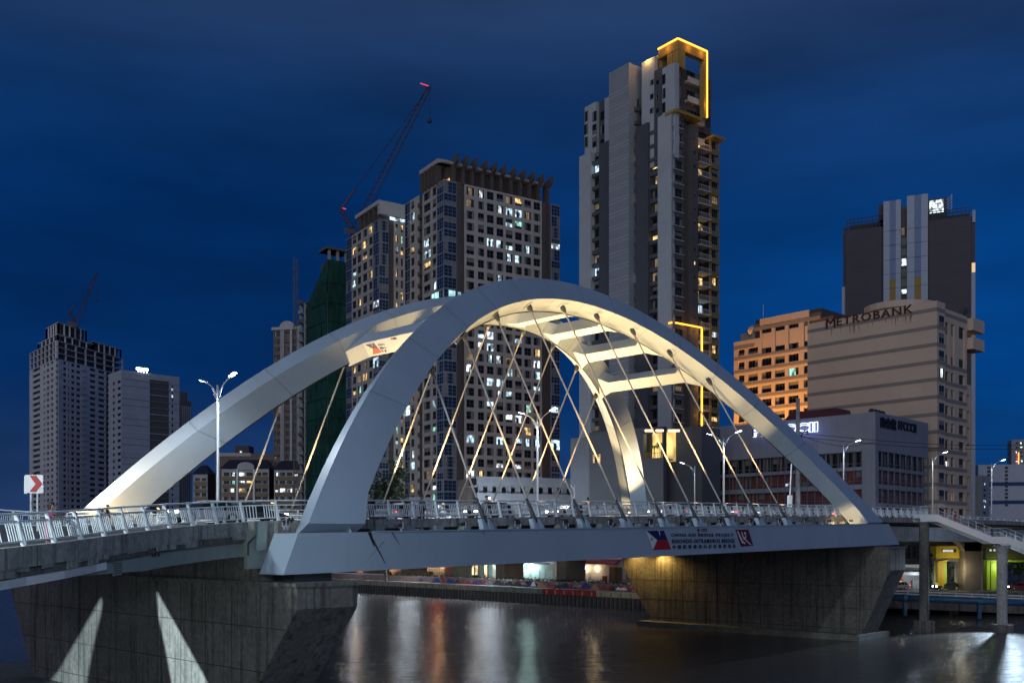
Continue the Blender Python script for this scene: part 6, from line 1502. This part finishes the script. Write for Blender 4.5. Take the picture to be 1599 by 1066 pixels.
CW = mat('car_white', (.62, .63, .65), .25, var=.02, spec=.6); CD = mat('car_dark', (.03, .032, .04), .22, var=.02, spec=.6); CR_ = mat('car_red', (.28, .02, .02), .25, var=.02, spec=.6); CS = mat('car_silver', (.35, .36, .38), .3, var=.02, spec=.6)
az = math.atan2(SR.ex.y, SR.ex.x)
p = SR.p(SR.t(742.5), 4.5, 2.9); make_car(CW, 'white hatchback parked under the flyover before the lit shop', tuple(p), az, None, True)
p = SR.p(SR.t(765), 4.3, 2.9); make_car(CD, 'dark sedan parked right of the white hatchback', tuple(p), az + math.pi)
p = SR.p(SR.t(680), 5.0, 2.9); make_car(CD, 'dark low car before the pink shop front', tuple(p), az)
azb = math.atan2(BD.y, BD.x)
for k, (u, v, m, fl, lab) in enumerate(((8, 9.0, CS, 1, 'silver car driving behind the near railing by the arch foot'), (14, 12.2, CW, 1, 'white car in the second lane behind the near railing'), (21, 9.2, CD, 1, 'dark car behind the railing under the lit lamp'),
      (34, 12.0, CR_, 1, 'red car at mid-span behind the railing'), (46, 9.0, CW, 1, 'white car past mid-span, before the far arch foot'), (-5, 8.5, CS, 1, 'silver car turning on the near ramp behind its railing'), (62, 10, CD, 0, 'dark car near the far end of the bridge deck'), (86, 9, CR_, 0, 'red car leaving the bridge at the far end'), (1, 12.5, CD, 0, 'dark car behind the left arch foot, tail lights lit'))):
    q = br(u, v, zd(max(u, 0)) - .12); make_car(m, lab, tuple(q), azb + (math.pi if fl else 0), 'cars crossing the bridge', lights=True)
for k, (x, Y, lab) in enumerate(((1400, 182, 'red-lit car on the low river road under the deck'), (1478, 179, 'car with lit tail lights on the low road before the yellow frame'), (1590, 178, 'car with red tail lights on the low road at the right edge'))):
    make_car((CS, CD, CR_)[k], lab, (P(x, 0, Y).x, Y, 2.9), math.pi + .1, 'cars on the low river road', lights=True)
# ================================================================== stairs at the far end
ST = thing('footbridge_stair', 'white steel stair descending from the deck on two concrete columns', 'stair', tuple(P(1500, 850, 126)))
def sp(px, py, dy=0): 
    Y = 124.5; q = P(px, py, Y); return Vector((q.x, Y + dy, q.z))
kn = [(1437, 808), (1463, 808), (1549, 842.5), (1573, 842.5), (1650, 874)]
for dy in (0, 2.2):
    mb = MB(); pts = [sp(*k, dy) for k in kn]
    for a, b in zip(pts[:-1], pts[1:]): mb.hexa([a + Vector((0, -.06, -.48)), b + Vector((0, -.06, -.48)), b + Vector((0, .06, -.48)), a + Vector((0, .06, -.48)), a + Vector((0, -.06, .42)), b + Vector((0, -.06, .42)), b + Vector((0, .06, .42)), a + Vector((0, .06, .42))])
    mb.build('stringer', M_white, ST)
    for off, r in ((1.45, .035), (1.0, .025)):
        mb = MB(); mb.tube([q + UZ * off for q in pts], r, 5); mb.build('handrail', M_galv, ST)
    for a, b in zip(pts[:-1], pts[1:]):
        n = max(1, int((b - a).length / 1.05))
        for k in range(n + 1):
            q = a.lerp(b, k / n); mb = MB(); mb.bar(q + UZ * .4, q + UZ * 1.45, .06); mb.build('post', M_galv, ST)
    bl = MB()
    for a, b in zip(pts[:-1], pts[1:]):
        n = max(1, int((b - a).length / .2))
        for k in range(n): q = a.lerp(b, k / n); bl.bar(q + UZ * .45, q + UZ * 1.0, .022)
    bl.build('baluster', M_galv, ST, kind='stuff')
for a, b in ((kn[1], kn[2]), (kn[3], kn[4])):
    A = sp(*a); B = sp(*b); n = 17
    for k in range(n):
        q = A.lerp(B, (k + .5) / n); mb = MB(); mb.box(q.x - .22, q.x + .2, q.y + .06, q.y + 2.14, q.z - .06, q.z); mb.build('tread', M_galv, ST)
for a, b in ((kn[0], kn[1]), (kn[2], kn[3])):
    A = sp(*a); B = sp(*b); mb = MB(); mb.box(A.x, B.x, A.y + .06, A.y + 2.14, A.z - .15, A.z); mb.build('landing', M_conc2, ST)
for k, (px, yt, w_) in enumerate(((1443, 815, .58), (1565, 851, .62))):
    q = P(px, 850, 125.6); rt = ST; mb = MB(); mb.sm = False; zt_ = zpx(yt, 125.6)
    mb.tube([(q.x, q.y, -3), (q.x, q.y, zt_ - .9), (q.x, q.y, zt_ - .55), (q.x, q.y, zt_)], [w_, w_, w_ * 1.25 if k else w_, w_ * 1.7 if k else w_ * 1.1], 20); mb.build('column', M_conc2 if k else M_concd, ST)
    mb = MB(); mb.box(q.x - .95, q.x + .95, q.y - .95, q.y + .95, -3, 1.45 - .5 * k, ); mb.build('column_footing', M_concd, ST)
# low river road bridge, blue pipe
PP = thing('water_pipe', 'thick blue water pipe with collars crossing the creek', 'pipe', tuple(P(1500, 935, 150)))
pa, pb_ = P(1372, 931.5, 150), P(1680, 944, 146); d = (pb_ - pa).normalized()
mb = MB(); mb.sm = True; mb.tube([pa, pb_], .48, 14); mb.build('pipe', mat('blue_pipe_paint', (.035, .11, .20), .45, var=.15, scale=.8, streak=.2), PP)
for x in (1414, 1531, 1660):
    t = (x - 1372) / 308; q = pa.lerp(pb_, t); mb = MB(); mb.tube([q - d * .25, q + d * .25], .62, 14); mb.bar(q - UZ * 2.6, q - UZ * .4, .5); mb.build('collar', MATS['blue_pipe_paint'], PP)
LBm = thing('creek_bridge', 'low concrete road bridge with steel rails behind the blue pipe', 'bridge', tuple(P(1500, 940, 158)))
a, b = P(1368, 938, 158), P(1700, 952, 152)
mb = MB(); mb.hexa([a + Vector((0, 0, -1.0)), b + Vector((0, 0, -1.0)), b + Vector((2, 20, -1.0)), a + Vector((2, 20, -1.0)), a + Vector((0, 0, .9)), b + Vector((0, 0, .9)), b + Vector((2, 20, .9)), a + Vector((2, 20, .9))]); mb.build('deck', M_concd, LBm)
for h in (1.35, 1.75):
    mb = MB(); mb.bar(a + UZ * h, b + UZ * h, .12, .16); mb.build('rail', M_galv, LBm)
for k in range(14): q = a.lerp(b, k / 13); mb = MB(); mb.bar(q + UZ * .9, q + UZ * 1.85, .16); mb.build('post', M_galv, LBm)
for x in (1440, 1483, 1560): q = P(x, 950, 160); mb = MB(); mb.box(q.x - .7, q.x + .7, 158.5, 162, -2, .6); mb.build('pier', M_concd, LBm)
# painted frames of a pumping station under the deck
YEL = mat('yellow_paint', (.58, .40, .02), .5, var=.1, scale=.6, streak=.15); LIM = mat('lime_paint', (.36, .48, .02), .5, var=.1, scale=.6)
YF_ = thing('yellow_frame', 'bright yellow steel portal frame with a white notice, under the deck', 'steel frame', tuple(P(1490, 880, 178)))
def wp(px, py, Y=178, dy=0): q = P(px, py, Y); return Vector((q.x, Y + dy, q.z))
mb = MB(); pl = [(1462, 852), (1506, 852), (1503, 871), (1462, 871)]; mb.prism([wp(*q) for q in pl], Vector((0, 0, 0)), Vector((0, 2.4, 0))); mb.build('beam', YEL, YF_)
mb = MB(); mb.prism([wp(*q) for q in ((1470.5, 856.5), (1493, 856.5), (1493, 861.5), (1470.5, 861.5))], Vector((0, -.03, 0)), Vector((0, .0, 0))); mb.build('sign_recess', M_dark, YF_)
mb = MB(); mb.prism([wp(*q) for q in ((1472, 857.5), (1488.5, 857.5), (1488.5, 861.2), (1472, 861.2))], Vector((0, -.06, 0)), Vector((0, -.032, 0))); mb.build('notice', emis('notice_glow', (.9, .93, .9), .55, .3, 4), YF_)
mb = MB(); mb.prism([wp(*q) for q in ((1464, 876), (1483, 873), (1474.5, 880), (1474, 921), (1464, 910))], Vector((0, 0, 0)), Vector((0, 1.6, 0))); mb.build('leg', YEL, YF_)
mb = MB(); mb.prism([wp(*q) for q in ((1474.6, 880), (1480, 877), (1480, 922), (1474.6, 922))], Vector((0, .4, 0)), Vector((0, 2.0, 0))); mb.build('leg', LIM, YF_)
mb = MB(); mb.prism([wp(*q) for q in ((1462, 871.3), (1506, 871.3), (1506, 876), (1462, 876))], Vector((0, .3, 0)), Vector((0, 2.2, 0))); mb.build('beam', M_br, YF_)
LF = thing('lime_frame', 'lime green steel portal frame lit from inside, right of the dark pillar', 'steel frame', tuple(P(1560, 880, 180)))
for x0, x1 in ((1541, 1546), (1547.5, 1556)):
    mb = MB(); mb.prism([wp(x0, 877, 180), wp(x1, 877, 180), wp(x1, 922, 180), wp(x0, 922, 180)], Vector((0, 0, 0)), Vector((0, 1.4, 0))); mb.build('leg', LIM, LF)
mb = MB(); mb.prism([wp(1541, 874, 180), wp(1599, 874, 180), wp(1599, 877, 180), wp(1541, 877, 180)], Vector((0, 0, 0)), Vector((0, 2, 0))); mb.build('beam', LIM, LF)
mb = MB(); mb.prism([wp(1540, 848, 180), wp(1640, 848, 180), wp(1640, 873.6, 180), wp(1540, 873.6, 180)], Vector((0, .2, 0)), Vector((0, 3, 0))); mb.build('wall_panel', mat('olive_panel', (.09, .075, .025), .7), LF)
for x in (1546, 1552, 1588): mb = MB(); mb.prism([wp(x, 857, 180), wp(x + 3, 857, 180), wp(x + 3, 860, 180), wp(x, 860, 180)], Vector((0, .1, 0)), Vector((0, .19, 0))); mb.build('notice', MATS['notice_glow'], LF)
lamp('work_light', wp(1560, 884, 180, -1.5), 260, (.85, 1, .62), size=.4, parent=LF); lamp('work_light', wp(1488, 888, 178, -3.0), 420, (1, .93, .62), size=.4, parent=YF_); lamp('work_light', wp(1482, 905, 178, 3.0), 200, (.9, 1, .7), size=.4, parent=YF_)
BP = thing('deck_pier', 'thick dark brown pier under the far deck between the yellow and lime frames', 'pier', tuple(P(1523, 880, 176)))
mb = MB(); q = P(1522, 0, 176); mb.box(P(1506, 0, 176).x, P(1532, 0, 176).x, 176, 180, 2.9, zpx(846, 176)); mb.prism([wp(1480, 838, 176), wp(1562, 838, 176), wp(1548, 846, 176), wp(1532, 860, 176), wp(1506, 860, 176), wp(1500, 848, 176)], Vector((0, 0, 0)), Vector((0, 4, 0))); mb.build('pier_wall', M_br, BP)
mb = MB(); mb.box(P(1533, 0, 177).x, P(1539, 0, 177).x, 178, 180, 2.9, zpx(856, 177)); mb.build('side_pillar', M_conc2, BP)
SS = thing('steel_stair', 'black zigzag steel stair behind the yellow frame', 'stair', tuple(P(1493, 900, 183)))
mb = MB(); mb.bar(wp(1484, 908, 183), wp(1508, 888, 183), .3); mb.bar(wp(1484, 916, 183), wp(1508, 896, 183), .3); mb.bar(wp(1480, 886, 183), wp(1508, 886, 183), .4); 
for x in (1484, 1496, 1507): mb.bar(wp(x, 922, 183), wp(x, 884, 183), .3)
mb.build('stair_frame', M_dark, SS)
for k in range(6): mb = MB(); mb.bar(wp(1485 + 4 * k, 907 - 3.3 * k, 183, -.4), wp(1488 + 4 * k, 907 - 3.3 * k, 183, -.4), .1, .1); mb.build('tread', M_dark, SS)
FNC = thing('corrugated_fence', 'pale corrugated fence behind the black steel stair', 'fence', tuple(P(1495, 900, 187)))
for k in range(9): mb = MB(); q0 = wp(1483 + 3 * k, 880, 187); mb.box(q0.x, q0.x + .24, 187, 187.1, 2.9, zpx(877, 187)); mb.build('panel', SHUT, FNC)
BL = thing('blue_steel_frame', 'blue painted steel lattice beside the yellow frame', 'steel frame', tuple(P(1450, 900, 180))); BLM = mat('blue_frame_paint', (.03, .10, .26), .5, var=.1)
mb = MB(); mb.bar(wp(1438, 866, 180), wp(1460, 866, 180), .8); mb.bar(wp(1438, 872, 180), wp(1460, 872, 180), .3); mb.bar(wp(1458, 920, 180), wp(1458, 873, 180), .3); mb.bar(wp(1458, 906, 180), wp(1472, 922, 180), .35); mb.bar(wp(1447, 920, 180), wp(1447, 873, 180), .3); mb.build('lattice', BLM, BL)
KS = thing('kiosk', 'white roofed roadside kiosk with an orange side board under the deck', 'kiosk', tuple(P(1420, 905, 184)))
mb = MB(); mb.prism([wp(1408, 890, 184), wp(1446, 890, 184), wp(1446, 881, 184), wp(1414, 881, 184)], Vector((0, 0, 0)), Vector((0, 4, 0))); mb.build('roof', M_white, KS)
mb = MB(); mb.prism([wp(1406, 897, 184), wp(1446, 897, 184), wp(1446, 892, 184), wp(1408, 892, 184)], Vector((0, -1, 0)), Vector((0, 3, 0))); mb.build('awning', M_sh, KS)
mb = MB(); mb.box(P(1412, 0, 184).x, P(1440, 0, 184).x, 185, 188, 2.9, zpx(897, 184)); mb.build('wall', M_greyw, KS)
mb = MB(); mb.box(P(1396, 0, 184).x, P(1410, 0, 184).x, 184, 184.2, 2.9, zpx(899, 184)); mb.build('side_board', mat('orange_board', (.45, .12, .03), .6, var=.1), KS)
lamp('kiosk_light', wp(1424, 900, 184, -2), 160, (.8, .92, 1), size=.3, parent=KS); lamp('kiosk_light', wp(1400, 905, 184, -2), 60, (1, .8, .6), size=.3, parent=KS)
mb = MB(); mb.box(P(1426, 0, 184).x, P(1438, 0, 184).x, 184.2, 184.9, 2.9, 4.4); tag(mb.build('vending_box', M_conc2), 'pale box standing at the road beside the kiosk', 'box')
# poles and wires
UP = thing('utility_pole', 'thick grey concrete utility pole in front of the office block', 'utility pole', tuple(P(1246, 800, 158)))
q = P(1246, 0, 158); mb = MB(); mb.tube([(q.x, 158, 2.9), (q.x, 158, zpx(622, 158))], [.42, .30], 12); mb.build('pole', M_conc2, UP)
mb = MB(); mb.bar(wp(1240, 676, 158), wp(1262, 674, 158), .12); mb.tube([wp(1249, 684, 158), wp(1256, 672, 158), wp(1262, 670, 158), wp(1261, 678, 158)], .1, 5); mb.build('cross_arm', M_dark, UP)
for k, (a, b, lab) in enumerate(((( 1249, 676, 158), (1700, 690, 190), 'overhead wire above the bank tower lamps'), ((1249, 682, 158), (1700, 696, 190), 'lower overhead wire beside the office block'), ((1249, 679, 158), (1366, 690, 184), 'short wire from the pole to the office block'))):
    A = wp(a[0], a[1], a[2]); B_ = wp(b[0], b[1], b[2]); mb = MB(); mb.tube([A.lerp(B_, t / 10) - UZ * 1.2 * math.sin(math.pi * t / 10) for t in range(11)], .045, 4); tag(mb.build('overhead_wire', M_dark), lab, 'wire', 'overhead wires')
CP = thing('camera_pole', 'slim grey camera pole on the far walkway', 'camera pole', tuple(br(71, 30, zd(71)))); 
q = P(1233, 792, 128); mb = MB(); mb.tube([q, P(1236, 722, 128)], [.12, .08], 6); mb.bar(P(1229, 756, 128), P(1235, 754, 128), .08); mb.build('pole', M_galv, CP)
mb = MB(); mb.bar(P(1233, 792, 127.8), P(1233.5, 773, 127.8), .55, .5); mb.build('cabinet', M_white, CP); mb = MB(); mb.ball(P(1229, 757, 128), .22); mb.build('camera_dome', M_white, CP)
# blocker added out of frame, cut to shape the flood lamp's light on the near river pier
LP = Vector((-22.0, 18.0, 2.4))
def onp(px, py):                               # point of the near pier's broad face seen at a pixel
    d_ = Vector(((px - CX) / F, 1, (HY - py) / F)); o_ = Vector((0, 0, CZ)); b_ = br(-5.0, 0, 0)
    t = (b_ - o_).dot(BD) / d_.dot(BD); return o_ + d_ * t
NPR = thing('shadow_mask', 'added blocker out of view, cut so that lamp light falls as two triangles', 'pier', (-21, 34, 0))
def proj(px, py, Yp):                          # towards the lamp, at depth plane Yp
    q = onp(px, py); t = (Yp - LP.y) / (q.y - LP.y); return LP + (q - LP) * t
YP_ = 29.0
for poly in ([(162, 919), (90, 1042), (40, 1110), (-80, 1110), (-80, 919)], [(244, 919), (327, 1068), (352, 1110), (560, 1110), (560, 919)], [(162, 919), (244, 919), (247, 960), (256, 1000), (268, 1066), (272, 1110), (135, 1110), (139, 1060), (150, 1000), (161, 955)]):
    mb = MB(); pts = [proj(x, y, YP_) for x, y in poly]; mb.prism(pts, Vector((0, -.25, 0)), Vector((0, .25, 0))); mb.build('mask_leaf', M_conc, NPR)
mb = MB(); pts = [proj(x, y, YP_) for x, y in ((-80, 918.8), (560, 918.8), (560, 690), (-80, 690))]; mb.prism(pts, Vector((0, -.25, 0)), Vector((0, .25, 0))); mb.build('mask_top', M_conc, NPR)
NL = thing('bank_floodlight', 'white floodlight on the near bank behind the added blocker', 'floodlight', tuple(LP - UZ * 2.4))
mb = MB(); mb.tube([LP - UZ * 6.0 - Vector((0, .4, 0)), LP - Vector((0, .4, .2))], .08, 6); mb.build('pole', M_dark, NL); mb = MB(); mb.box(LP.x - .25, LP.x + .25, LP.y - .5, LP.y - .15, LP.z - .2, LP.z + .2); mb.build('housing', M_dark, NL)
lamp('flood_beam', LP, 380000, (.74, .94, 1.0), 'SPOT', onp(205, 1010), 34, .5, .05, NL)

WF = thing('floodlight', 'added lamp by the far deck edge that brightens the water past the stair column', 'floodlight', (69.0, 139.0, 12.6))  # lamp added to brighten the water, in place of a distant street lamp
mb = MB(); mb.box(68.7, 69.3, 138.8, 139.2, 12.4, 12.8); mb.bar((69, 139.2, 12.6), (69, 139.2, 2.9), .2); mb.build('housing', M_dark, WF)
lamp('flood_beam', (69.0, 138.6, 12.4), 120000, (.62, .82, 1.0), 'SPOT', (49, 104, 0), 44, .5, .3, WF)
# ================================================================== people
SKIN = mat('skin_brown', (.30, .17, .11), .6, var=.05); HAIR = mat('hair_black', (.012, .010, .010), .5)
def skinmesh(name, verts, edges, rad, m, parent, root=0, sub=1):
    me = bpy.data.meshes.new(name); me.from_pydata(verts, edges, []); ob = bpy.data.objects.new(name, me); C.objects.link(ob); ob.parent = parent; me.materials.append(m)
    md = ob.modifiers.new('skin', 'SKIN'); md.use_smooth_shade = True
    for i, r in enumerate(rad): me.skin_vertices[0].data[i].radius = (r, r) if not isinstance(r, tuple) else r
    for i in range(len(verts)): me.skin_vertices[0].data[i].use_root = (i == root)
    s = ob.modifiers.new('sub', 'SUBSURF'); s.levels = sub; s.render_levels = sub; return ob
def person(label, loc, rz, shirt, pants, pose='stand', long_hair=False, hold=None, group='people on the bridge'):
    rt = thing('person', label, 'person', (0, 0, 0), group)
    H = .80                                     # hip height
    lean = .10 if pose in ('lean', 'photo') else 0
    sh = (lean * 1.2, 0, 1.36); nk = (lean * 1.3, 0, 1.45); hd = (lean * 1.5 + .02, 0, 1.60)
    if pose == 'lean': arms = [((.08, .19, 1.33), (.18, .25, 1.12), (.42, .14, 1.16), (.50, .08, 1.18)), ((.08, -.19, 1.33), (.20, -.25, 1.12), (.42, -.12, 1.16), (.50, -.06, 1.18))]
    elif pose == 'photo': arms = [((.08, .19, 1.33), (.26, .24, 1.22), (.38, .08, 1.46), (.40, .03, 1.50)), ((.08, -.19, 1.33), (.26, -.24, 1.22), (.38, -.08, 1.46), (.40, -.03, 1.50))]
    else: arms = [((0, .19, 1.33), (-.02, .24, 1.06), (.08, .23, .84), (.10, .22, .76)), ((0, -.19, 1.33), (.02, -.24, 1.06), (.12, -.22, .86), (.14, -.21, .78))]
    st = .12 if pose == 'walk' else .03
    V = [(0, 0, .84), (lean * .4, 0, 1.02), sh, nk, hd]; E = [(0, 1), (1, 2), (2, 3), (3, 4)]; Rr_ = [.10, .095, .09, .05, .06]
    for s_, q in ((1, st), (-1, -st)):
        b = len(V); V += [(0, .09 * s_, .80), (q * .6 + .02, .10 * s_, .45), (q, .10 * s_, .09), (q + .13, .11 * s_, .05)]; E += [(0, b), (b, b + 1), (b + 1, b + 2), (b + 2, b + 3)]; Rr_ += [.075, .052, .038, .035]
    for a in arms:
        b = len(V); V += [a[0], a[1], a[2], a[3]]; E += [(2, b), (b, b + 1), (b + 1, b + 2), (b + 2, b + 3)]; Rr_ += [.05, .038, .028, .032]
        for f_ in range(4):                     # fingers, short chains from the palm
            d = Vector(a[3]) - Vector(a[2]); d.normalize(); sd_ = Vector((0, 1, 0)) * (.022 * (f_ - 1.5)); p1 = Vector(a[3]) + d * .05 + sd_; p2 = Vector(a[3]) + d * (.085 - .006 * abs(f_ - 1.3)) + sd_ - UZ * .02
            c = len(V); V += [tuple(p1), tuple(p2)]; E += [(b + 3, c), (c, c + 1)]; Rr_ += [.010, .008]
        c = len(V); V += [tuple(Vector(a[3]) + Vector((.02, .035 if a[0][1] < 0 else -.035, .02)))]; E += [(b + 3, c)]; Rr_ += [.010]
    skinmesh('body', V, E, Rr_, SKIN, rt)
    hm = MB(); hm.sm = True; hm.ball(hd[:2] + (1.615,), .100, 12, 8, (1.02, .80, 1.22)); hm.ball((hd[0] + .105, 0, 1.60), .018, 6, 4, (1, .8, 1.4))
    for y in (-1, 1): hm.ball((hd[0] + .005, .082 * y, 1.605), .025, 6, 4, (.8, .4, 1.3))
    hm.build('head', SKIN, rt)
    fm = MB()
    for y in (-1, 1): fm.ball((hd[0] + .092, .034 * y, 1.625), .012, 6, 4)
    fm.ball((hd[0] + .094, 0, 1.558), .02, 6, 4, (.5, 1.2, .35)); fm.build('face_features', HAIR, rt)
    hr = MB(); hr.sm = True; hr.ball((hd[0] - .018, 0, 1.65), .108, 12, 7, (1, .84, 1.06))
    if long_hair: hr.ball((hd[0] - .085, 0, 1.52), .085, 10, 7, (.6, .9, 1.9))
    hr.build('hair', HAIR, rt)
    SV = [(0, 0, .82), (lean * .5, 0, 1.05), (sh[0], 0, 1.34)]; SE = [(0, 1), (1, 2)]; SR_ = [(.165, .125), (.155, .115), (.165, .11)]
    for a in arms: b = len(SV); SV += [a[0], tuple(Vector(a[0]).lerp(Vector(a[1]), .75))]; SE += [(2, b), (b, b + 1)]; SR_ += [.068, .062]
    skinmesh('shirt', SV, SE, SR_, shirt, rt)
    PV = [(0, 0, .86)]; PE = []; PR = [.13]
    for s_, q in ((1, st), (-1, -st)): b = len(PV); PV += [(0, .09 * s_, .78), (q * .6 + .02, .10 * s_, .45), (q, .10 * s_, .13)]; PE += [(0, b), (b, b + 1), (b + 1, b + 2)]; PR += [.10, .075, .06]
    skinmesh('trousers', PV, PE, PR, pants, rt)
    so_ = MB()
    for s_, q in ((1, st), (-1, -st)): so_.ball((q + .06, .105 * s_, .04), .06, 8, 5, (2.1, .8, .65))
    so_.build('shoes', M_dark, rt)
    if hold:
        hmb = MB(); hmb.box(arms[0][3][0] + .02, arms[0][3][0] + .10, -.07, .07, arms[0][3][2] - .03, arms[0][3][2] + .07); tag(hmb.build(hold, M_dark), 'small dark camera with its flash lit, held up behind the railing', 'camera') if False else None
    rt.scale = (1.12, 1.12, 1.0); rt.location = loc; rt.rotation_euler = (0, 0, rz); LOC[rt.name] = Vector(loc); return rt
PINK = mat('cloth_pink', (.62, .03, .22), .8, var=.1); REDC = mat('cloth_red', (.34, .02, .02), .8); BLK = mat('cloth_black', (.015, .015, .018), .85); GRYC = mat('cloth_grey', (.16, .17, .19), .85); WHC = mat('cloth_white', (.5, .5, .5), .85)
def ramp_pt(px, off=-.85):
    best = min(range(NA), key=lambda i: abs(CX + F * APC[i].x / APC[i].y - px)); return APC[best] + APS[best] * off, APS[best]
q, nrm = ramp_pt(108); person('person in a bright pink top leaning on the ramp railing', tuple(q - UZ * .12), math.atan2(nrm.y, nrm.x) + .5, PINK, PINK, 'lean', True)
def deck_person(px, v, label, sh_, pose='stand', lh=False, rz=None):
    k = (px - CX) / F; u = -((B0.x + BN.x * v) - k * (B0.y + BN.y * v)) / (BD.x - k * BD.y); p = br(u, v, zd(u) - .12)
    return person(label, tuple(p), (math.atan2(-BN.y, -BN.x) if rz is None else rz), sh_, BLK, pose, lh)
deck_person(580, 4.2, 'person in black by the near arch leg behind the railing', BLK)
deck_person(634, 4.1, 'person in black between two cables, face to the river', BLK, 'lean')
deck_person(659, 4.3, 'person in grey beside the dark cable sleeve', GRYC, 'stand', True)
pp_ = deck_person(757, 4.0, 'photographer in dark clothes raising a phone with its light on', GRYC, 'photo')
deck_person(918, 4.6, 'person in a red shirt walking before the far arch leg', REDC, 'walk', rz=azb)
k = (168 - CX) / F; q2 = br(-3, 20, zd(0)); person('two-tone dressed person far across the ramp before the arch foot', tuple(P(168, 821, 76) - UZ * .1), 0, BLK, BLK, 'stand'); person('person sitting low on the far ramp kerb beside the arch foot', tuple(P(160, 823, 76) - UZ * .35), 1, GRYC, BLK, 'stand')
for px, v, lab in ((1386, 4.4, 'person in a red cap colour shirt at the far railing'), (1394, 5.0, 'person in pale shirt next to the red shirted one'), ):
    deck_person(px, v, lab, REDC if px < 1390 else WHC)
p = sp(1497, 819.5, 1.0); person('person in a red shirt on the white stair', tuple(p), math.pi, REDC, REDC, 'walk', group='people on the stair')
p = sp(1482, 814, 1.2); person('person in a pale pink shirt on the white stair', tuple(p), math.pi, mat('cloth_pale_pink', (.5, .2, .2), .8), GRYC, 'walk', group='people on the stair')
fl = MB(); q = Vector(pp_.location) + Vector((.45, -.52, 1.52)); q = pp_.location + Vector((math.cos(pp_.rotation_euler.z) * .46, math.sin(pp_.rotation_euler.z) * .46, 1.52)); fl.box(q.x - .04, q.x + .04, q.y - .015, q.y + .015, q.z - .08, q.z + .08); ph = fl.build('phone', M_dark); tag(ph, 'phone with a bright white light held up by the photographer', 'phone')
fl = MB(); fl.ball(q + Vector((math.cos(pp_.rotation_euler.z) * .05, math.sin(pp_.rotation_euler.z) * .05, .02)), .06); fl.build('phone_light', emis('phone_light_glow', (.85, .94, 1), 90), ph)
# bicycles leaning on the railing
BK_ = thing('bicycle', 'bicycle leaning on the inside of the near railing', 'bicycle', tuple(br(31.5, 3.5, zd(31))))
fb2 = lambda x, z, y=0: br(31.5 + x, 3.45 + y, zd(31.5) - .12 + z)
for x in (-.52, .52):
    mb = MB(); mb.tube([fb2(x + .33 * math.cos(a * math.pi / 9), .34 + .33 * math.sin(a * math.pi / 9)) for a in range(19)], .025, 5); mb.build('wheel', M_dark, BK_)
mb = MB()
for a, b in (((-.52, .34), (-.1, .34)), ((-.1, .34), (.42, .82)), ((-.1, .34), (-.22, .85)), ((-.22, .80), (.40, .85)), ((-.52, .34), (-.2, .78)), ((.52, .34), (.40, .95))): mb.tube([fb2(*a), fb2(*b)], .022, 5)
mb.build('frame', REDC, BK_); mb = MB(); mb.bar(fb2(.42, .98, -.25), fb2(.42, .98, .25), .03); mb.build('handlebar', M_dark, BK_); mb = MB(); mb.bar(fb2(-.32, .9), fb2(-.12, .9), .09, .05); mb.build('saddle', M_dark, BK_)
